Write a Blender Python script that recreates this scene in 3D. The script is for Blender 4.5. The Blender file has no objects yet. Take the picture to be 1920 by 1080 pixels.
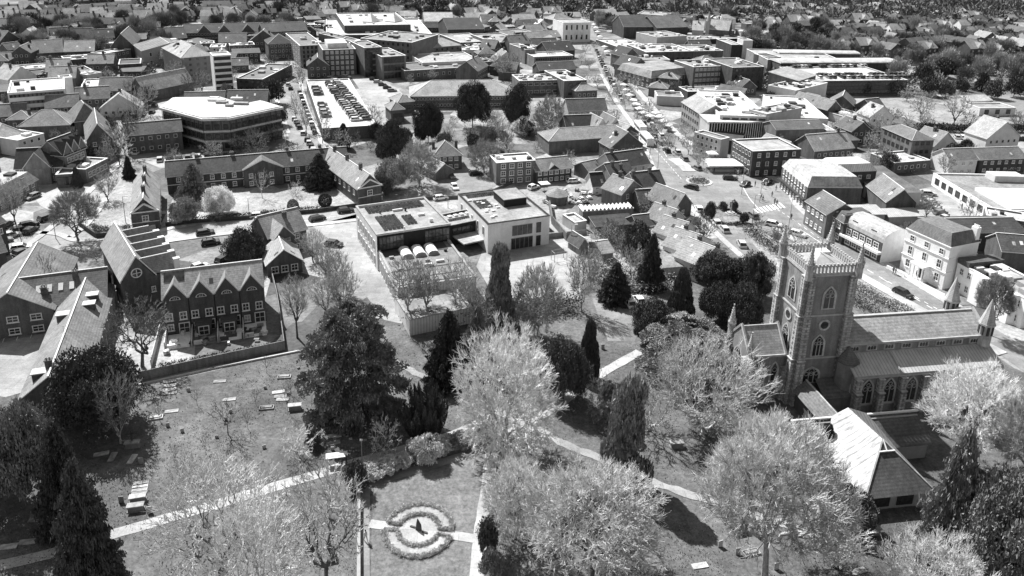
import bpy, math, random
import numpy as np
from mathutils import Vector, Matrix
R_=math.radians
sc=bpy.context.scene; col=sc.collection
# ---------------------------------------------------------------- camera
F_,CY,PT,RO,HC=1417.,290.,R_(17.3),R_(1.44),75.
cf=Vector((0,math.cos(PT),-math.sin(PT)))
_r=Vector((1,0,0)); _u=Vector((0,math.sin(PT),math.cos(PT)))
cr=math.cos(RO)*_r+math.sin(RO)*_u; cu=-math.sin(RO)*_r+math.cos(RO)*_u
cam=bpy.data.cameras.new('camera'); co=bpy.data.objects.new('camera',cam); col.objects.link(co)
M=Matrix((cr,cu,-cf)).transposed().to_4x4(); M.translation=(0,0,HC); co.matrix_world=M
cam.sensor_width=36; cam.lens=36*F_/1920; cam.shift_y=-(540-CY)/1920; cam.clip_start=1; cam.clip_end=8000
sc.camera=co
# ---------------------------------------------------------------- light
w=bpy.data.worlds.new('World'); sc.world=w; w.use_nodes=True
nt=w.node_tree; bg=nt.nodes['Background']
sky=nt.nodes.new('ShaderNodeTexSky'); sky.sky_type='NISHITA'; sky.sun_disc=False
sky.sun_elevation=R_(50); sky.sun_rotation=R_(319)
bw=nt.nodes.new('ShaderNodeRGBToBW'); nt.links.new(sky.outputs[0],bw.inputs[0]); nt.links.new(bw.outputs[0],bg.inputs[0])
bg.inputs[1].default_value=0.09
sl=bpy.data.lights.new('sun','SUN'); sl.energy=5.0; sl.angle=R_(0.5); sl.color=(1,1,1)
so=bpy.data.objects.new('sun',sl); col.objects.link(so)
sd=Vector((.66*math.cos(R_(50)),-.75*math.cos(R_(50)),-math.sin(R_(50))))
so.rotation_euler=sd.to_track_quat('-Z','Y').to_euler(); so.location=(-300,300,400)
sc.view_settings.view_transform='Standard'; sc.view_settings.look='None'; sc.view_settings.gamma=1; sc.view_settings.exposure=0.82
# ---------------------------------------------------------------- pixel of the photograph <-> place on the ground
def P(x,y,z=0.):
    d=cf*F_+cr*(x-960)+cu*(CY-y); t=(z-HC)/d.z
    return Vector((d.x*t,d.y*t))
def I(v):
    v=Vector(v)-Vector((0,0,HC)); k=v.dot(cf); return 960+F_*v.dot(cr)/k, CY-F_*v.dot(cu)/k
def hsolve(x,y,yb,mx=45):         # height of a point seen at (x,y) whose foot is seen at row yb
    lo,hi=0.,mx
    for _ in range(30):
        m=(lo+hi)/2; g=P(x,y,m)
        if I((g.x,g.y,0))[1]<yb: lo=m
        else: hi=m
    return m
def hup(g,yt,mx=45):              # height above ground point g that is seen at row yt
    lo,hi=0.,mx
    for _ in range(30):
        m=(lo+hi)/2
        if I((g.x,g.y,m))[1]>yt: lo=m
        else: hi=m
    return m
rnd=random.Random(7)
# ---------------------------------------------------------------- materials
MT={}
def mat(name,v,kind='plain',rough=.85,v2=None,sc_=1.,metal=0.,amp=.25,rv=0.):
    if name in MT: return MT[name]
    m=bpy.data.materials.new(name); m.use_nodes=True; n=m.node_tree.nodes; L=m.node_tree.links
    b=n['Principled BSDF']; b.inputs['Roughness'].default_value=rough; b.inputs['Metallic'].default_value=metal
    if rough>.6: b.inputs['Specular IOR Level'].default_value=.25
    tc=n.new('ShaderNodeTexCoord'); mp=n.new('ShaderNodeMapping'); L.new(tc.outputs['Object'],mp.inputs[0])
    def val(x): 
        q=n.new('ShaderNodeValue'); q.outputs[0].default_value=x; return q.outputs[0]
    def mul(a,bb,op='MULTIPLY'):
        q=n.new('ShaderNodeMath'); q.operation=op
        for i,s in enumerate((a,bb)):
            if isinstance(s,(int,float)): q.inputs[i].default_value=s
            else: L.new(s,q.inputs[i])
        return q.outputs[0]
    def noise(scale,det=4,rg=.6,vec=None):
        q=n.new('ShaderNodeTexNoise'); q.inputs['Scale'].default_value=scale; q.inputs['Detail'].default_value=det; q.inputs['Roughness'].default_value=rg
        L.new(vec or mp.outputs[0],q.inputs['Vector']); return q.outputs['Fac']
    def rng(s,a,bb,lo=.3,hi=.7):
        q=n.new('ShaderNodeMapRange'); q.inputs['From Min'].default_value=lo; q.inputs['From Max'].default_value=hi
        q.inputs['To Min'].default_value=a; q.inputs['To Max'].default_value=bb; L.new(s,q.inputs['Value']); return q.outputs['Result']
    x=val(v)
    if kind=='glass':
        x=mul(x,rng(noise(.9,2),.4,1.8))
    elif kind=='grass':
        x=mul(x,rng(noise(.09,5,.65),1-amp,1+amp)); x=mul(x,rng(noise(.45,5,.8),.65,1.45)); x=mul(x,rng(noise(1.9,6,.8),.5,1.55)); x=mul(x,rng(noise(.02,3),.8,1.25))
    elif kind=='plots':
        vo=n.new('ShaderNodeTexVoronoi'); vo.inputs['Scale'].default_value=sc_; L.new(mp.outputs[0],vo.inputs['Vector'])
        bw_=n.new('ShaderNodeRGBToBW'); L.new(vo.outputs['Color'],bw_.inputs[0]); x=mul(x,rng(bw_.outputs[0],.5,1.9,.2,.8)); x=mul(x,rng(noise(.15,5,.7),.6,1.5)); x=mul(x,rng(noise(1.2,5,.75),.7,1.35))
    elif kind=='leaf':
        x=mul(x,rng(noise(sc_,3,.7),.45,1.7))
    elif kind=='tile':     # courses run level, streaks run down the slope
        m2=n.new('ShaderNodeMapping'); m2.inputs['Scale'].default_value=(1.6,1.6,.18); L.new(tc.outputs['Object'],m2.inputs[0])
        x=mul(x,rng(noise(1.2,5,.7,m2.outputs[0]),.68,1.34)); x=mul(x,rng(noise(.25,4),.75,1.28)); x=mul(x,rng(noise(6,2,.8),.8,1.2))
        wv=n.new('ShaderNodeTexWave'); wv.bands_direction='Z'; wv.inputs['Scale'].default_value=1.1; wv.inputs['Distortion'].default_value=.6; L.new(mp.outputs[0],wv.inputs['Vector'])
        x=mul(x,rng(wv.outputs['Fac'],.88,1.08,0,1))
    elif kind=='seam':
        wv=n.new('ShaderNodeTexWave'); wv.bands_direction='X'; wv.inputs['Scale'].default_value=.55; wv.inputs['Distortion'].default_value=0; L.new(mp.outputs[0],wv.inputs['Vector'])
        x=mul(x,rng(wv.outputs['Fac'],.62,1.05,.0,.25)); x=mul(x,rng(noise(.5,5,.7),.8,1.2))
    elif kind=='streak':   # sheets with weather stains running down
        m2=n.new('ShaderNodeMapping'); m2.inputs['Scale'].default_value=(.5,2.2,.25); m2.inputs['Rotation'].default_value=(0,0,.5); L.new(tc.outputs['Object'],m2.inputs[0])
        x=mul(x,rng(noise(1.3,5,.7,m2.outputs[0]),.45,1.5)); x=mul(x,rng(noise(.3,4),.7,1.25))
        wv=n.new('ShaderNodeTexWave'); wv.bands_direction='Y'; wv.inputs['Scale'].default_value=.35; wv.inputs['Distortion'].default_value=.3; L.new(mp.outputs[0],wv.inputs['Vector'])
        x=mul(x,rng(wv.outputs['Fac'],.72,1.04,.0,.2))
    elif kind=='flat':     # flat roofs: puddle stains and felt joints
        x=mul(x,rng(noise(.14,6,.7),1-amp*1.7,1+amp)); x=mul(x,rng(noise(1.8,4,.7),.75,1.14)); x=mul(x,rng(noise(.35,5,.75),.72,1.12,.35,.6))
        br=n.new('ShaderNodeTexBrick'); br.inputs['Scale'].default_value=.25; br.inputs['Mortar Size'].default_value=.012; br.inputs['Color1'].default_value=(1,1,1,1); br.inputs['Color2'].default_value=(.93,.93,.93,1); br.inputs['Mortar'].default_value=(.72,.72,.72,1)
        L.new(mp.outputs[0],br.inputs['Vector']); x=mul(x,br.outputs['Color'])
    elif kind=='brick':
        m2=n.new('ShaderNodeMapping'); m2.inputs['Scale'].default_value=(1,1,.1); L.new(tc.outputs['Object'],m2.inputs[0]); x=mul(x,rng(noise(1.1,5,.7,m2.outputs[0]),.7,1.3))
        x=mul(x,rng(noise(.35,5,.7),.72,1.28)); x=mul(x,rng(noise(5,3,.8),.75,1.25))
        wv=n.new('ShaderNodeTexWave'); wv.bands_direction='Z'; wv.inputs['Scale'].default_value=1.6; wv.inputs['Distortion'].default_value=.8; L.new(mp.outputs[0],wv.inputs['Vector'])
        x=mul(x,rng(wv.outputs['Fac'],.9,1.06,0,1))
    elif kind=='road':
        x=mul(x,rng(noise(.05,4,.6),.7,1.25)); x=mul(x,rng(noise(.5,6,.75),.74,1.18)); x=mul(x,rng(noise(4,3,.8),.86,1.1))
        br=n.new('ShaderNodeTexBrick'); br.inputs['Scale'].default_value=.09; br.inputs['Mortar Size'].default_value=.004; br.inputs['Color1'].default_value=(1,1,1,1); br.inputs['Color2'].default_value=(.8,.8,.8,1); br.inputs['Mortar'].default_value=(.7,.7,.7,1); L.new(mp.outputs[0],br.inputs['Vector']); x=mul(x,br.outputs['Color'])
    else:
        m2=n.new('ShaderNodeMapping'); m2.inputs['Scale'].default_value=(1,1,.12); L.new(tc.outputs['Object'],m2.inputs[0]); x=mul(x,rng(noise(1.3,5,.7,m2.outputs[0]),1-amp*.6,1+amp*.5))
        x=mul(x,rng(noise(.5*sc_,5,.65),1-amp,1+amp)); x=mul(x,rng(noise(7*sc_,3,.7),.9,1.1))
    if rv:
        oi=n.new('ShaderNodeObjectInfo'); x=mul(x,rng(oi.outputs['Random'],1-rv,1+rv,0,1))
    cc=n.new('ShaderNodeCombineColor')
    for i in range(3): L.new(x,cc.inputs[i])
    L.new(cc.outputs[0],b.inputs['Base Color'])
    if kind in('brick','tile','grass','plain','road'):
        bp=n.new('ShaderNodeBump'); bp.inputs['Strength'].default_value=.35; bp.inputs['Distance'].default_value=.06
        L.new(noise(5 if kind!='grass' else 2.5,4,.75),bp.inputs['Height']); L.new(bp.outputs[0],b.inputs['Normal'])
    MT[name]=m; return m
def wall(v): return mat('brick_%03d'%round(v*1000),v,'brick')
def rend(v): return mat('render_%03d'%round(v*1000),v,'plain',amp=.12)
def tile(v): return mat('tile_%03d'%round(v*1000),v,'tile')
def flat(v): return mat('flat_roof_%03d'%round(v*1000),v,'flat',amp=.2)
WHITE=mat('white_paint',.7,amp=.12); GLASS=mat('window_glass',.035,'glass',rough=.12); GLASS2=mat('pale_glass',.3,'glass',rough=.15)
DARK=mat('dark_metal',.05); STONE=mat('pale_stone',.55,amp=.25,sc_=3); GREYM=mat('grey_metal',.3); TRIM=mat('trim',.62,amp=.12)
CONC=mat('concrete',.4); WOOD=mat('weathered_wood',.2,'tile'); BLK=mat('black_paint',.02)
TWIG=mat('pale_twigs',.6,'leaf',sc_=.9,rv=.15); TWIGM=mat('grey_twigs',.3,'leaf',sc_=.6,rv=.25); TWIGD=mat('dark_twigs',.13,'leaf',sc_=.6,rv=.3)
BARK=mat('bark',.34,'leaf',sc_=4,rv=.2); BARKD=mat('dark_bark',.09,'leaf',sc_=4,rv=.2)
LEAFD=mat('dark_needles',.075,'leaf',sc_=5,rv=.25); LEAFM=mat('mid_leaves',.2,'leaf',sc_=5.,rv=.2); LEAFL=mat('pale_leaves',.26,'leaf',sc_=5.,rv=.2)
BLOS=mat('blossom',.75,'leaf',sc_=2.)
# ---------------------------------------------------------------- mesh and object helpers
def link(name,data,parent=None,loc=None,rz=0.,scale=None):
    o=bpy.data.objects.new(name,data); col.objects.link(o)
    if parent is not None: o.parent=parent
    if loc is not None: o.location=(loc[0],loc[1],loc[2] if len(loc)>2 else 0)
    if rz: o.rotation_euler=(0,0,rz)
    if scale is not None: o.scale=scale if hasattr(scale,'__len__') else (scale,)*3
    return o
def tag(o,label=None,cat=None,group=None,kind=None):
    if label: o['label']=label
    if cat: o['category']=cat
    if group: o['group']=group
    if kind: o['kind']=kind
    return o
def thing(name,label,cat,loc,rz=0.,group=None):
    return tag(link(name,None,None,loc,rz),label,cat,group)
class MB:
    def __init__(s): s.v=[]; s.f=[]; s.m=[]
    def face(s,pts,m=0):
        n=len(s.v); s.v+=[tuple(p) for p in pts]; s.f.append(tuple(range(n,n+len(pts)))); s.m.append(m); return s
    def box(s,x0,x1,y0,y1,z0,z1,m=0,bot=False):
        n=len(s.v); s.v+=[(x0,y0,z0),(x1,y0,z0),(x1,y1,z0),(x0,y1,z0),(x0,y0,z1),(x1,y0,z1),(x1,y1,z1),(x0,y1,z1)]
        fs=[(0,1,5,4),(1,2,6,5),(2,3,7,6),(3,0,4,7),(4,5,6,7),(3,2,1,0)]
        for q in fs: s.f.append(tuple(n+i for i in q)); s.m.append(m)
        return s
    def prism(s,poly,z0,z1,m=0,mt=None):
        n=len(s.v); k=len(poly); s.v+=[(p[0],p[1],z0) for p in poly]+[(p[0],p[1],z1) for p in poly]
        for i in range(k): j=(i+1)%k; s.f.append((n+i,n+j,n+k+j,n+k+i)); s.m.append(m)
        s.f.append(tuple(n+k+i for i in range(k))); s.m.append(m if mt is None else mt)
        return s
    def cyl(s,x,y,z0,z1,r0,r1=None,k=8,m=0):
        r1=r0 if r1 is None else r1; n=len(s.v)
        for z,r in((z0,r0),(z1,r1)): s.v+=[(x+r*math.cos(2*math.pi*i/k),y+r*math.sin(2*math.pi*i/k),z) for i in range(k)]
        for i in range(k): j=(i+1)%k; s.f.append((n+i,n+j,n+k+j,n+k+i)); s.m.append(m)
        s.f.append(tuple(n+k+i for i in range(k))); s.m.append(m); return s
    def tube(s,a,b,r0,r1=None,k=6,m=0):
        r1=r0 if r1 is None else r1; a=Vector(a); b=Vector(b); d=(b-a).normalized(); u=d.orthogonal().normalized(); w_=d.cross(u); n=len(s.v)
        for p,r in((a,r0),(b,r1)): s.v+=[tuple(p+r*(math.cos(2*math.pi*i/k)*u+math.sin(2*math.pi*i/k)*w_)) for i in range(k)]
        for i in range(k): j=(i+1)%k; s.f.append((n+i,n+j,n+k+j,n+k+i)); s.m.append(m)
        s.f.append(tuple(n+k+i for i in range(k))); s.m.append(m); s.f.append(tuple(n+i for i in reversed(range(k)))); s.m.append(m); return s
    def data(s,name,mats):
        me=bpy.data.meshes.new(name); me.from_pydata(s.v,[],s.f); 
        for m in (mats if isinstance(mats,(list,tuple)) else [mats]): me.materials.append(m)
        me.polygons.foreach_set('material_index',s.m); me.update(); return me
    def build(s,name,mats,parent=None,loc=None,rz=0.): return link(name,s.data(name,mats),parent,loc,rz)
# ---------------------------------------------------------------- ground sheets
def sheet(name,pts,z,m,kind='structure'):
    vs=[(*P(*p),z) for p in pts]
    me=bpy.data.meshes.new(name); me.from_pydata(vs,[],[tuple(range(len(vs)))]); me.materials.append(m); me.update()
    o=link(name,me)
    if kind: o['kind']=kind
    return o
def smooth(pts,n=6):
    out=[]
    for i in range(len(pts)-1):
        p0=pts[max(i-1,0)];p1=pts[i];p2=pts[i+1];p3=pts[min(i+2,len(pts)-1)]
        for k in range(n):
            t=k/n; out.append(tuple(.5*((2*p1[j])+(-p0[j]+p2[j])*t+(2*p0[j]-5*p1[j]+4*p2[j]-p3[j])*t*t+(-p0[j]+3*p1[j]-3*p2[j]+p3[j])*t**3) for j in range(2)))
    out.append(tuple(pts[-1])); return out
def ribbon(name,pts,w_,z,m,kind='structure',thick=0.,world=False,jit=0.):
    c=[Vector(p) if world else P(*p) for p in smooth(pts)]; mb=MB(); L=[];Rr=[]
    for i,p in enumerate(c):
        d=(c[min(i+1,len(c)-1)]-c[max(i-1,0)]).normalized(); n=Vector((-d.y,d.x)); j=1+jit*rnd.uniform(-1,1)
        L.append(p+n*w_/2*j); Rr.append(p-n*w_/2*(1+jit*rnd.uniform(-1,1)))
    for i in range(len(c)-1):
        if thick:
            a=[L[i],Rr[i],Rr[i+1],L[i+1]]; mb.prism([(q.x,q.y) for q in a],z-thick,z)
        else: mb.face([(*Rr[i],z),(*Rr[i+1],z),(*L[i+1],z),(*L[i],z)])
    o=mb.build(name,m)
    if kind: o['kind']=kind
    return o
mb=MB(); mb.face([(-2500,20,0),(2500,20,0),(2500,3500,0),(-2500,3500,0)]); o=mb.build('ground',mat('ground_earth',.11,'plots',sc_=.05)); o['kind']='structure'
ASPH=mat('asphalt',.26,'road'); ASPL=mat('pale_asphalt',.36,'road'); PAV=mat('paving',.5,'road'); GRASS=mat('lawn_grass',.1,'grass',amp=.45); LAWN=mat('mown_lawn',.13,'grass',amp=.15); LAWN2=mat('pale_lawn',.24,'grass',amp=.25)
GRAV=mat('gravel_path',.45,'road'); PAINT=mat('road_paint',.8,amp=.1); TOWN=mat('yard_asphalt',.15,'plots',sc_=.075)
sheet('town_ground',[(-300,700),(-200,150),(0,60),(500,30),(1000,-10),(1400,30),(1700,120),(2200,170),(2300,760),(1900,720),(1500,560),(1250,540),(1000,575),(830,560),(700,600),(540,665),(265,725),(130,745)],.02,TOWN)
sheet('churchyard_grass',[(-300,1400),(-200,700),(45,745),(130,745),(265,725),(540,665),(640,640),(700,600),(830,565),(960,570),(1150,545),(1260,520),(1330,480),(1480,450),(1560,500),(1700,590),(1800,620),(1900,690),(2200,820),(2200,1400)],.05,GRASS)
sheet('rough_ground',[(1360,430),(1400,425),(1470,455),(1560,510),(1480,540),(1440,520)],.06,LAWN2)
sheet('high_street',smooth([(1232,335),(1212,285),(1190,240),(1155,190),(1128,140),(1108,95),(1088,50),(1072,10)],4)+smooth([(1084,10),(1108,50),(1140,100),(1176,150),(1225,200),(1268,245),(1300,270),(1345,292)],4),.06,ASPH)
sheet('junction',[(1232,330),(1290,300),(1345,290),(1420,322),(1475,345),(1480,365),(1500,392),(1560,430),(1640,482),(1800,578),(1950,668),(1950,720),(1860,655),(1740,592),(1600,512),(1490,452),(1455,428),(1440,414),(1400,420),(1330,388),(1285,372),(1240,345)],.07,ASPH)
sheet('side_street',smooth([(1272,365),(1300,395),(1350,445),(1400,490),(1440,535)],4)+[(1462,520)]+smooth([(1440,490),(1400,445),(1350,400),(1320,378)],4),.08,ASPH)
sheet('school_road',smooth([(-40,482),(60,475),(130,470),(245,462),(380,443),(520,428),(600,420),(668,412)],3)+[(668,384)]+smooth([(600,392),(520,400),(380,418),(250,442),(150,452),(110,440),(60,436),(0,452),(-40,462)],3),.06,ASPL)
sheet('corner_road',smooth([(-10,500),(40,468),(80,440),(120,405),(165,362),(205,325),(235,298),(262,275)],3)+smooth([(310,262),(285,290),(250,312),(225,345),(200,372),(160,420),(130,446),(110,470)],3),.065,ASPL)
sheet('north_road',smooth([(262,275),(268,240),(285,200),(278,160),(266,120),(268,95),(285,82)],3)+smooth([(296,84),(292,110),(300,140),(318,178),(330,190),(315,230),(312,262)],3),.07,ASPL)
sheet('far_road',[(205,18),(232,60),(246,70),(235,40),(212,8),(200,2),(192,5)],.07,ASPL)
sheet('car_park_street',smooth([(545,300),(540,250),(520,190),(505,150),(500,118)],3)+smooth([(545,112),(562,150),(575,200),(598,255),(618,300)],3),.06,ASPH)
sheet('service_street',[(655,140),(690,142),(712,150),(745,165),(762,185),(740,200),(735,245),(722,235)],.06,ASPL)
sheet('school_drive',[(585,424),(668,402),(748,556),(766,610),(720,600),(690,560),(655,510),(618,450)],.06,ASPL)
sheet('playground',[(893,500),(905,470),(1020,440),(1095,425),(1120,470),(1085,560),(960,572),(930,560)],.06,ASPL)
sheet('school_lane',[(1018,395),(1060,425),(1115,470),(1085,485),(1050,445),(1015,415)],.065,ASPL)
sheet('rear_car_park',[(790,325),(850,315),(925,312),(960,335),(880,372),(790,378)],.06,ASPH)
sheet('courtyard_lawn',[(300,425),(330,360),(460,362),(650,340),(672,385),(590,398),(480,408),(380,418)],.05,LAWN2)
sheet('verge_lawn',[(165,425),(195,375),(240,345),(262,335),(245,410),(250,435),(170,440)],.07,LAWN2)
sheet('patio',[(-20,640),(20,605),(100,598),(96,640),(48,735),(10,745),(-20,740)],.06,ASPL)
sheet('bay_yard',[(-20,612),(95,592),(98,622),(-20,648)],.065,ASPH)
sheet('lane',[(213,450),(232,450),(222,545),(178,670),(158,665),(208,545)],.06,ASPL)
sheet('lower_lawn',[(700,905),(918,845),(903,1000),(893,1150),(693,1150)],.08,LAWN)
sheet('recreation_field',[(1560,182),(1690,182),(1800,205),(1920,215),(1920,240),(1740,236),(1680,215),(1600,205)],.06,LAWN2)
sheet('pale_field',[(1568,181),(1620,180),(1690,204),(1680,212),(1600,208)],.07,ASPL)
sheet('depot_yard',[(1800,175),(1920,180),(1920,235),(1850,228),(1810,215)],.07,ASPH)
sheet('staff_car_park',[(1690,262),(1760,245),(1920,255),(1920,278),(1760,274),(1715,285)],.06,ASPL)
sheet('shop_yard',[(1725,355),(1750,350),(1870,415),(1770,410),(1715,400),(1690,380)],.06,ASPL)
sheet('yard_behind_shops',[(1650,400),(1720,405),(1700,440),(1665,440)],.06,ASPL)
sheet('car_park_of_church',[(1110,560),(1180,545),(1230,560),(1190,640),(1140,640)],.07,ASPH)
sheet('left_paving',[(60,365),(100,345),(160,345),(200,320),(235,300),(200,372),(160,420),(120,410),(75,385)],.05,ASPL)
sheet('parking_by_office',[(262,300),(420,295),(560,285),(560,305),(300,315)],.05,ASPL)
ribbon('churchyard_path',[(-60,1074),(110,1035),(230,997),(400,948),(640,876),(760,843),(860,812),(905,790)],1.8,.09,GRAV,jit=.1)
ribbon('upper_path',[(1200,660),(1120,706),(1050,757),(960,812),(915,845)],1.8,.1,GRAV,jit=.12)
ribbon('diagonal_path',[(720,668),(760,690),(830,724),(930,770),(1010,808),(1060,834),(1140,866),(1210,900),(1300,930),(1400,962),(1520,998),(1720,1036),(1800,1050)],1.35,.11,mat('worn_path',.32,'road'),jit=.3)
ribbon('garden_side_path',[(922,850),(912,930),(902,1000),(892,1100),(885,1160)],1.8,.12,GRAV,jit=.08)
ribbon('garden_inner_path',[(684,1160),(684,1000),(686,915)],1.2,.12,ASPH)
ribbon('terrace_path',[(690,908),(780,882),(912,842)],1.5,.12,ASPH)
ribbon('cross_path',[(693,983),(730,988),(764,993)],1.4,.13,GRAV); ribbon('cross_path',[(808,998),(850,1005),(894,1012)],1.4,.13,GRAV)
for pts in ([(1460,372),(1500,398),(1560,440),(1640,492),(1770,570)],):
    c=smooth(pts,20)
    for i in range(0,len(c)-2,4): ribbon('road_marking',[(c[i][0]-14,c[i][1]+14),(c[i+2][0]-14,c[i+2][1]+14)],.16,.1,PAINT)
for q in ([(1420,322),(1475,348),(1500,390),(1560,432),(1640,484),(1800,580)],[(1240,348),(1290,376)],[(1345,292),(1300,272),(1262,244),(1222,200),(1178,150)],[(1455,425),(1490,450),(1600,510),(1740,590),(1880,665)]):
    ribbon('pavement',q,2.6,.2,PAV,thick=.13)
for k in range(9):                                   # zebra crossing
    x=1413+k*6; ribbon('zebra_stripe',[(x,392-k*1.4),(x+10,400-k*1.2)],.55,.1,PAINT)
ribbon('road_marking',[(430,448-14),(660,402)],.14,.09,PAINT)
ribbon('traffic_island',[(1263,298),(1283,312),(1293,322)],4.2,.2,PAV,thick=.13)
for q in ([(1250,294),(1232,262),(1208,228)],[(1262,290),(1246,262),(1222,228)],[(1390,345),(1405,372),(1430,400)],[(1560,470),(1500,430)]): ribbon('road_marking',q,.18,.09,PAINT)
for k in range(5):
    ribbon('road_marking',[(5+k*26,643-k*4),(14+k*26,620-k*4)],.1,.1,PAINT)
for q in (smooth([(60,436),(110,440),(150,452),(250,442),(380,418),(520,400),(600,392),(668,384)],3),[(245,463),(380,444),(520,429),(600,421),(668,413)],[(200,372),(165,418),(132,446)],[(40,468),(80,440),(120,405),(165,362),(205,325),(235,298)],[(1272,365),(1300,395),(1350,445),(1400,490)],[(618,300),(598,255),(575,200),(562,150)],[(540,250),(520,190),(505,150)],[(1232,335),(1212,285),(1190,240),(1155,190),(1128,140)]):
    ribbon('pavement',q,1.7,.2,PAV,thick=.13)
for k in range(9): ribbon('road_marking',[(1648+k*17,519+k*9.5),(1655+k*17,523+k*9.5)],.16,.1,PAINT)
for k in range(14): ribbon('road_marking',[(1218+k*4.4-(k>6)*0,268+k*5.0),(1220+k*4.4,271+k*5.0)],.14,.09,PAINT)
# ---------------------------------------------------------------- windows
_WM={}
def wmesh(style,w_,h_):
    k=(style,round(w_,2),round(h_,2))
    if k in _WM: return _WM[k]
    mb=MB(); gm=GLASS; fm=WHITE
    if style in('sash','plain','dark','band','lit'):
        t={'sash':.16,'plain':.1,'dark':.08,'band':.07,'lit':.1}[style]; fm={'dark':DARK,'band':GREYM}.get(style,WHITE); gm=GLASS2 if style=='lit' else GLASS
        mb.box(-w_/2+t,w_/2-t,-.03,.02,t,h_-t,1)
        for a in((-w_/2,w_/2,0,t),(-w_/2,w_/2,h_-t,h_),(-w_/2,-w_/2+t,t,h_-t),(w_/2-t,w_/2,t,h_-t)): mb.box(a[0],a[1],-.07,.02,a[2],a[3],0)
        n={'sash':1,'plain':0,'dark':0,'band':max(1,int(w_/1.1)-1),'lit':1}[style]
        for i in range(n): x=-w_/2+w_*(i+1)/(n+1); mb.box(x-.04,x+.04,-.06,.02,t,h_-t,0)
        if style in('sash','lit'): mb.box(-w_/2+t,w_/2-t,-.062,.02,h_/2-.04,h_/2+.04,0); mb.box(-w_/2-.1,w_/2+.1,-.14,.02,-.1,0,0)
    d=mb.data('window',[fm,gm]); _WM[k]=d; return d
FR={'F':0,'R':math.pi/2,'B':math.pi,'L':-math.pi/2}
def facexf(W,D,face):
    return {'F':((0,-D/2),0,W),'R':((W/2,0),math.pi/2,D),'B':((0,D/2),math.pi,W),'L':((-W/2,0),-math.pi/2,D)}[face]
def onface(W,D,face,s):      # s along the face from its middle, seen from outside left to right
    (cx,cy),rz,Lf=facexf(W,D,face); return (cx+math.cos(rz)*s,cy+math.sin(rz)*s),rz
def win(root,W,D,face,s,z,w_,h_,style='sash',out=0.,name='window'):
    (x,y),rz=onface(W,D,face,s); nx,ny=math.sin(rz),-math.cos(rz)
    return link(name,wmesh(style,w_,h_),root,(x+nx*(.03+out),y+ny*(.03+out),z),rz)
def row(root,W,D,face,n,z,w_,h_,style='sash',mar=1.,skip=()):
    Lf=facexf(W,D,face)[2]-2*mar
    for i in range(n):
        if i in skip: continue
        win(root,W,D,face,-Lf/2+Lf*(i+.5)/n,z,w_,h_,style)
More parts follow.
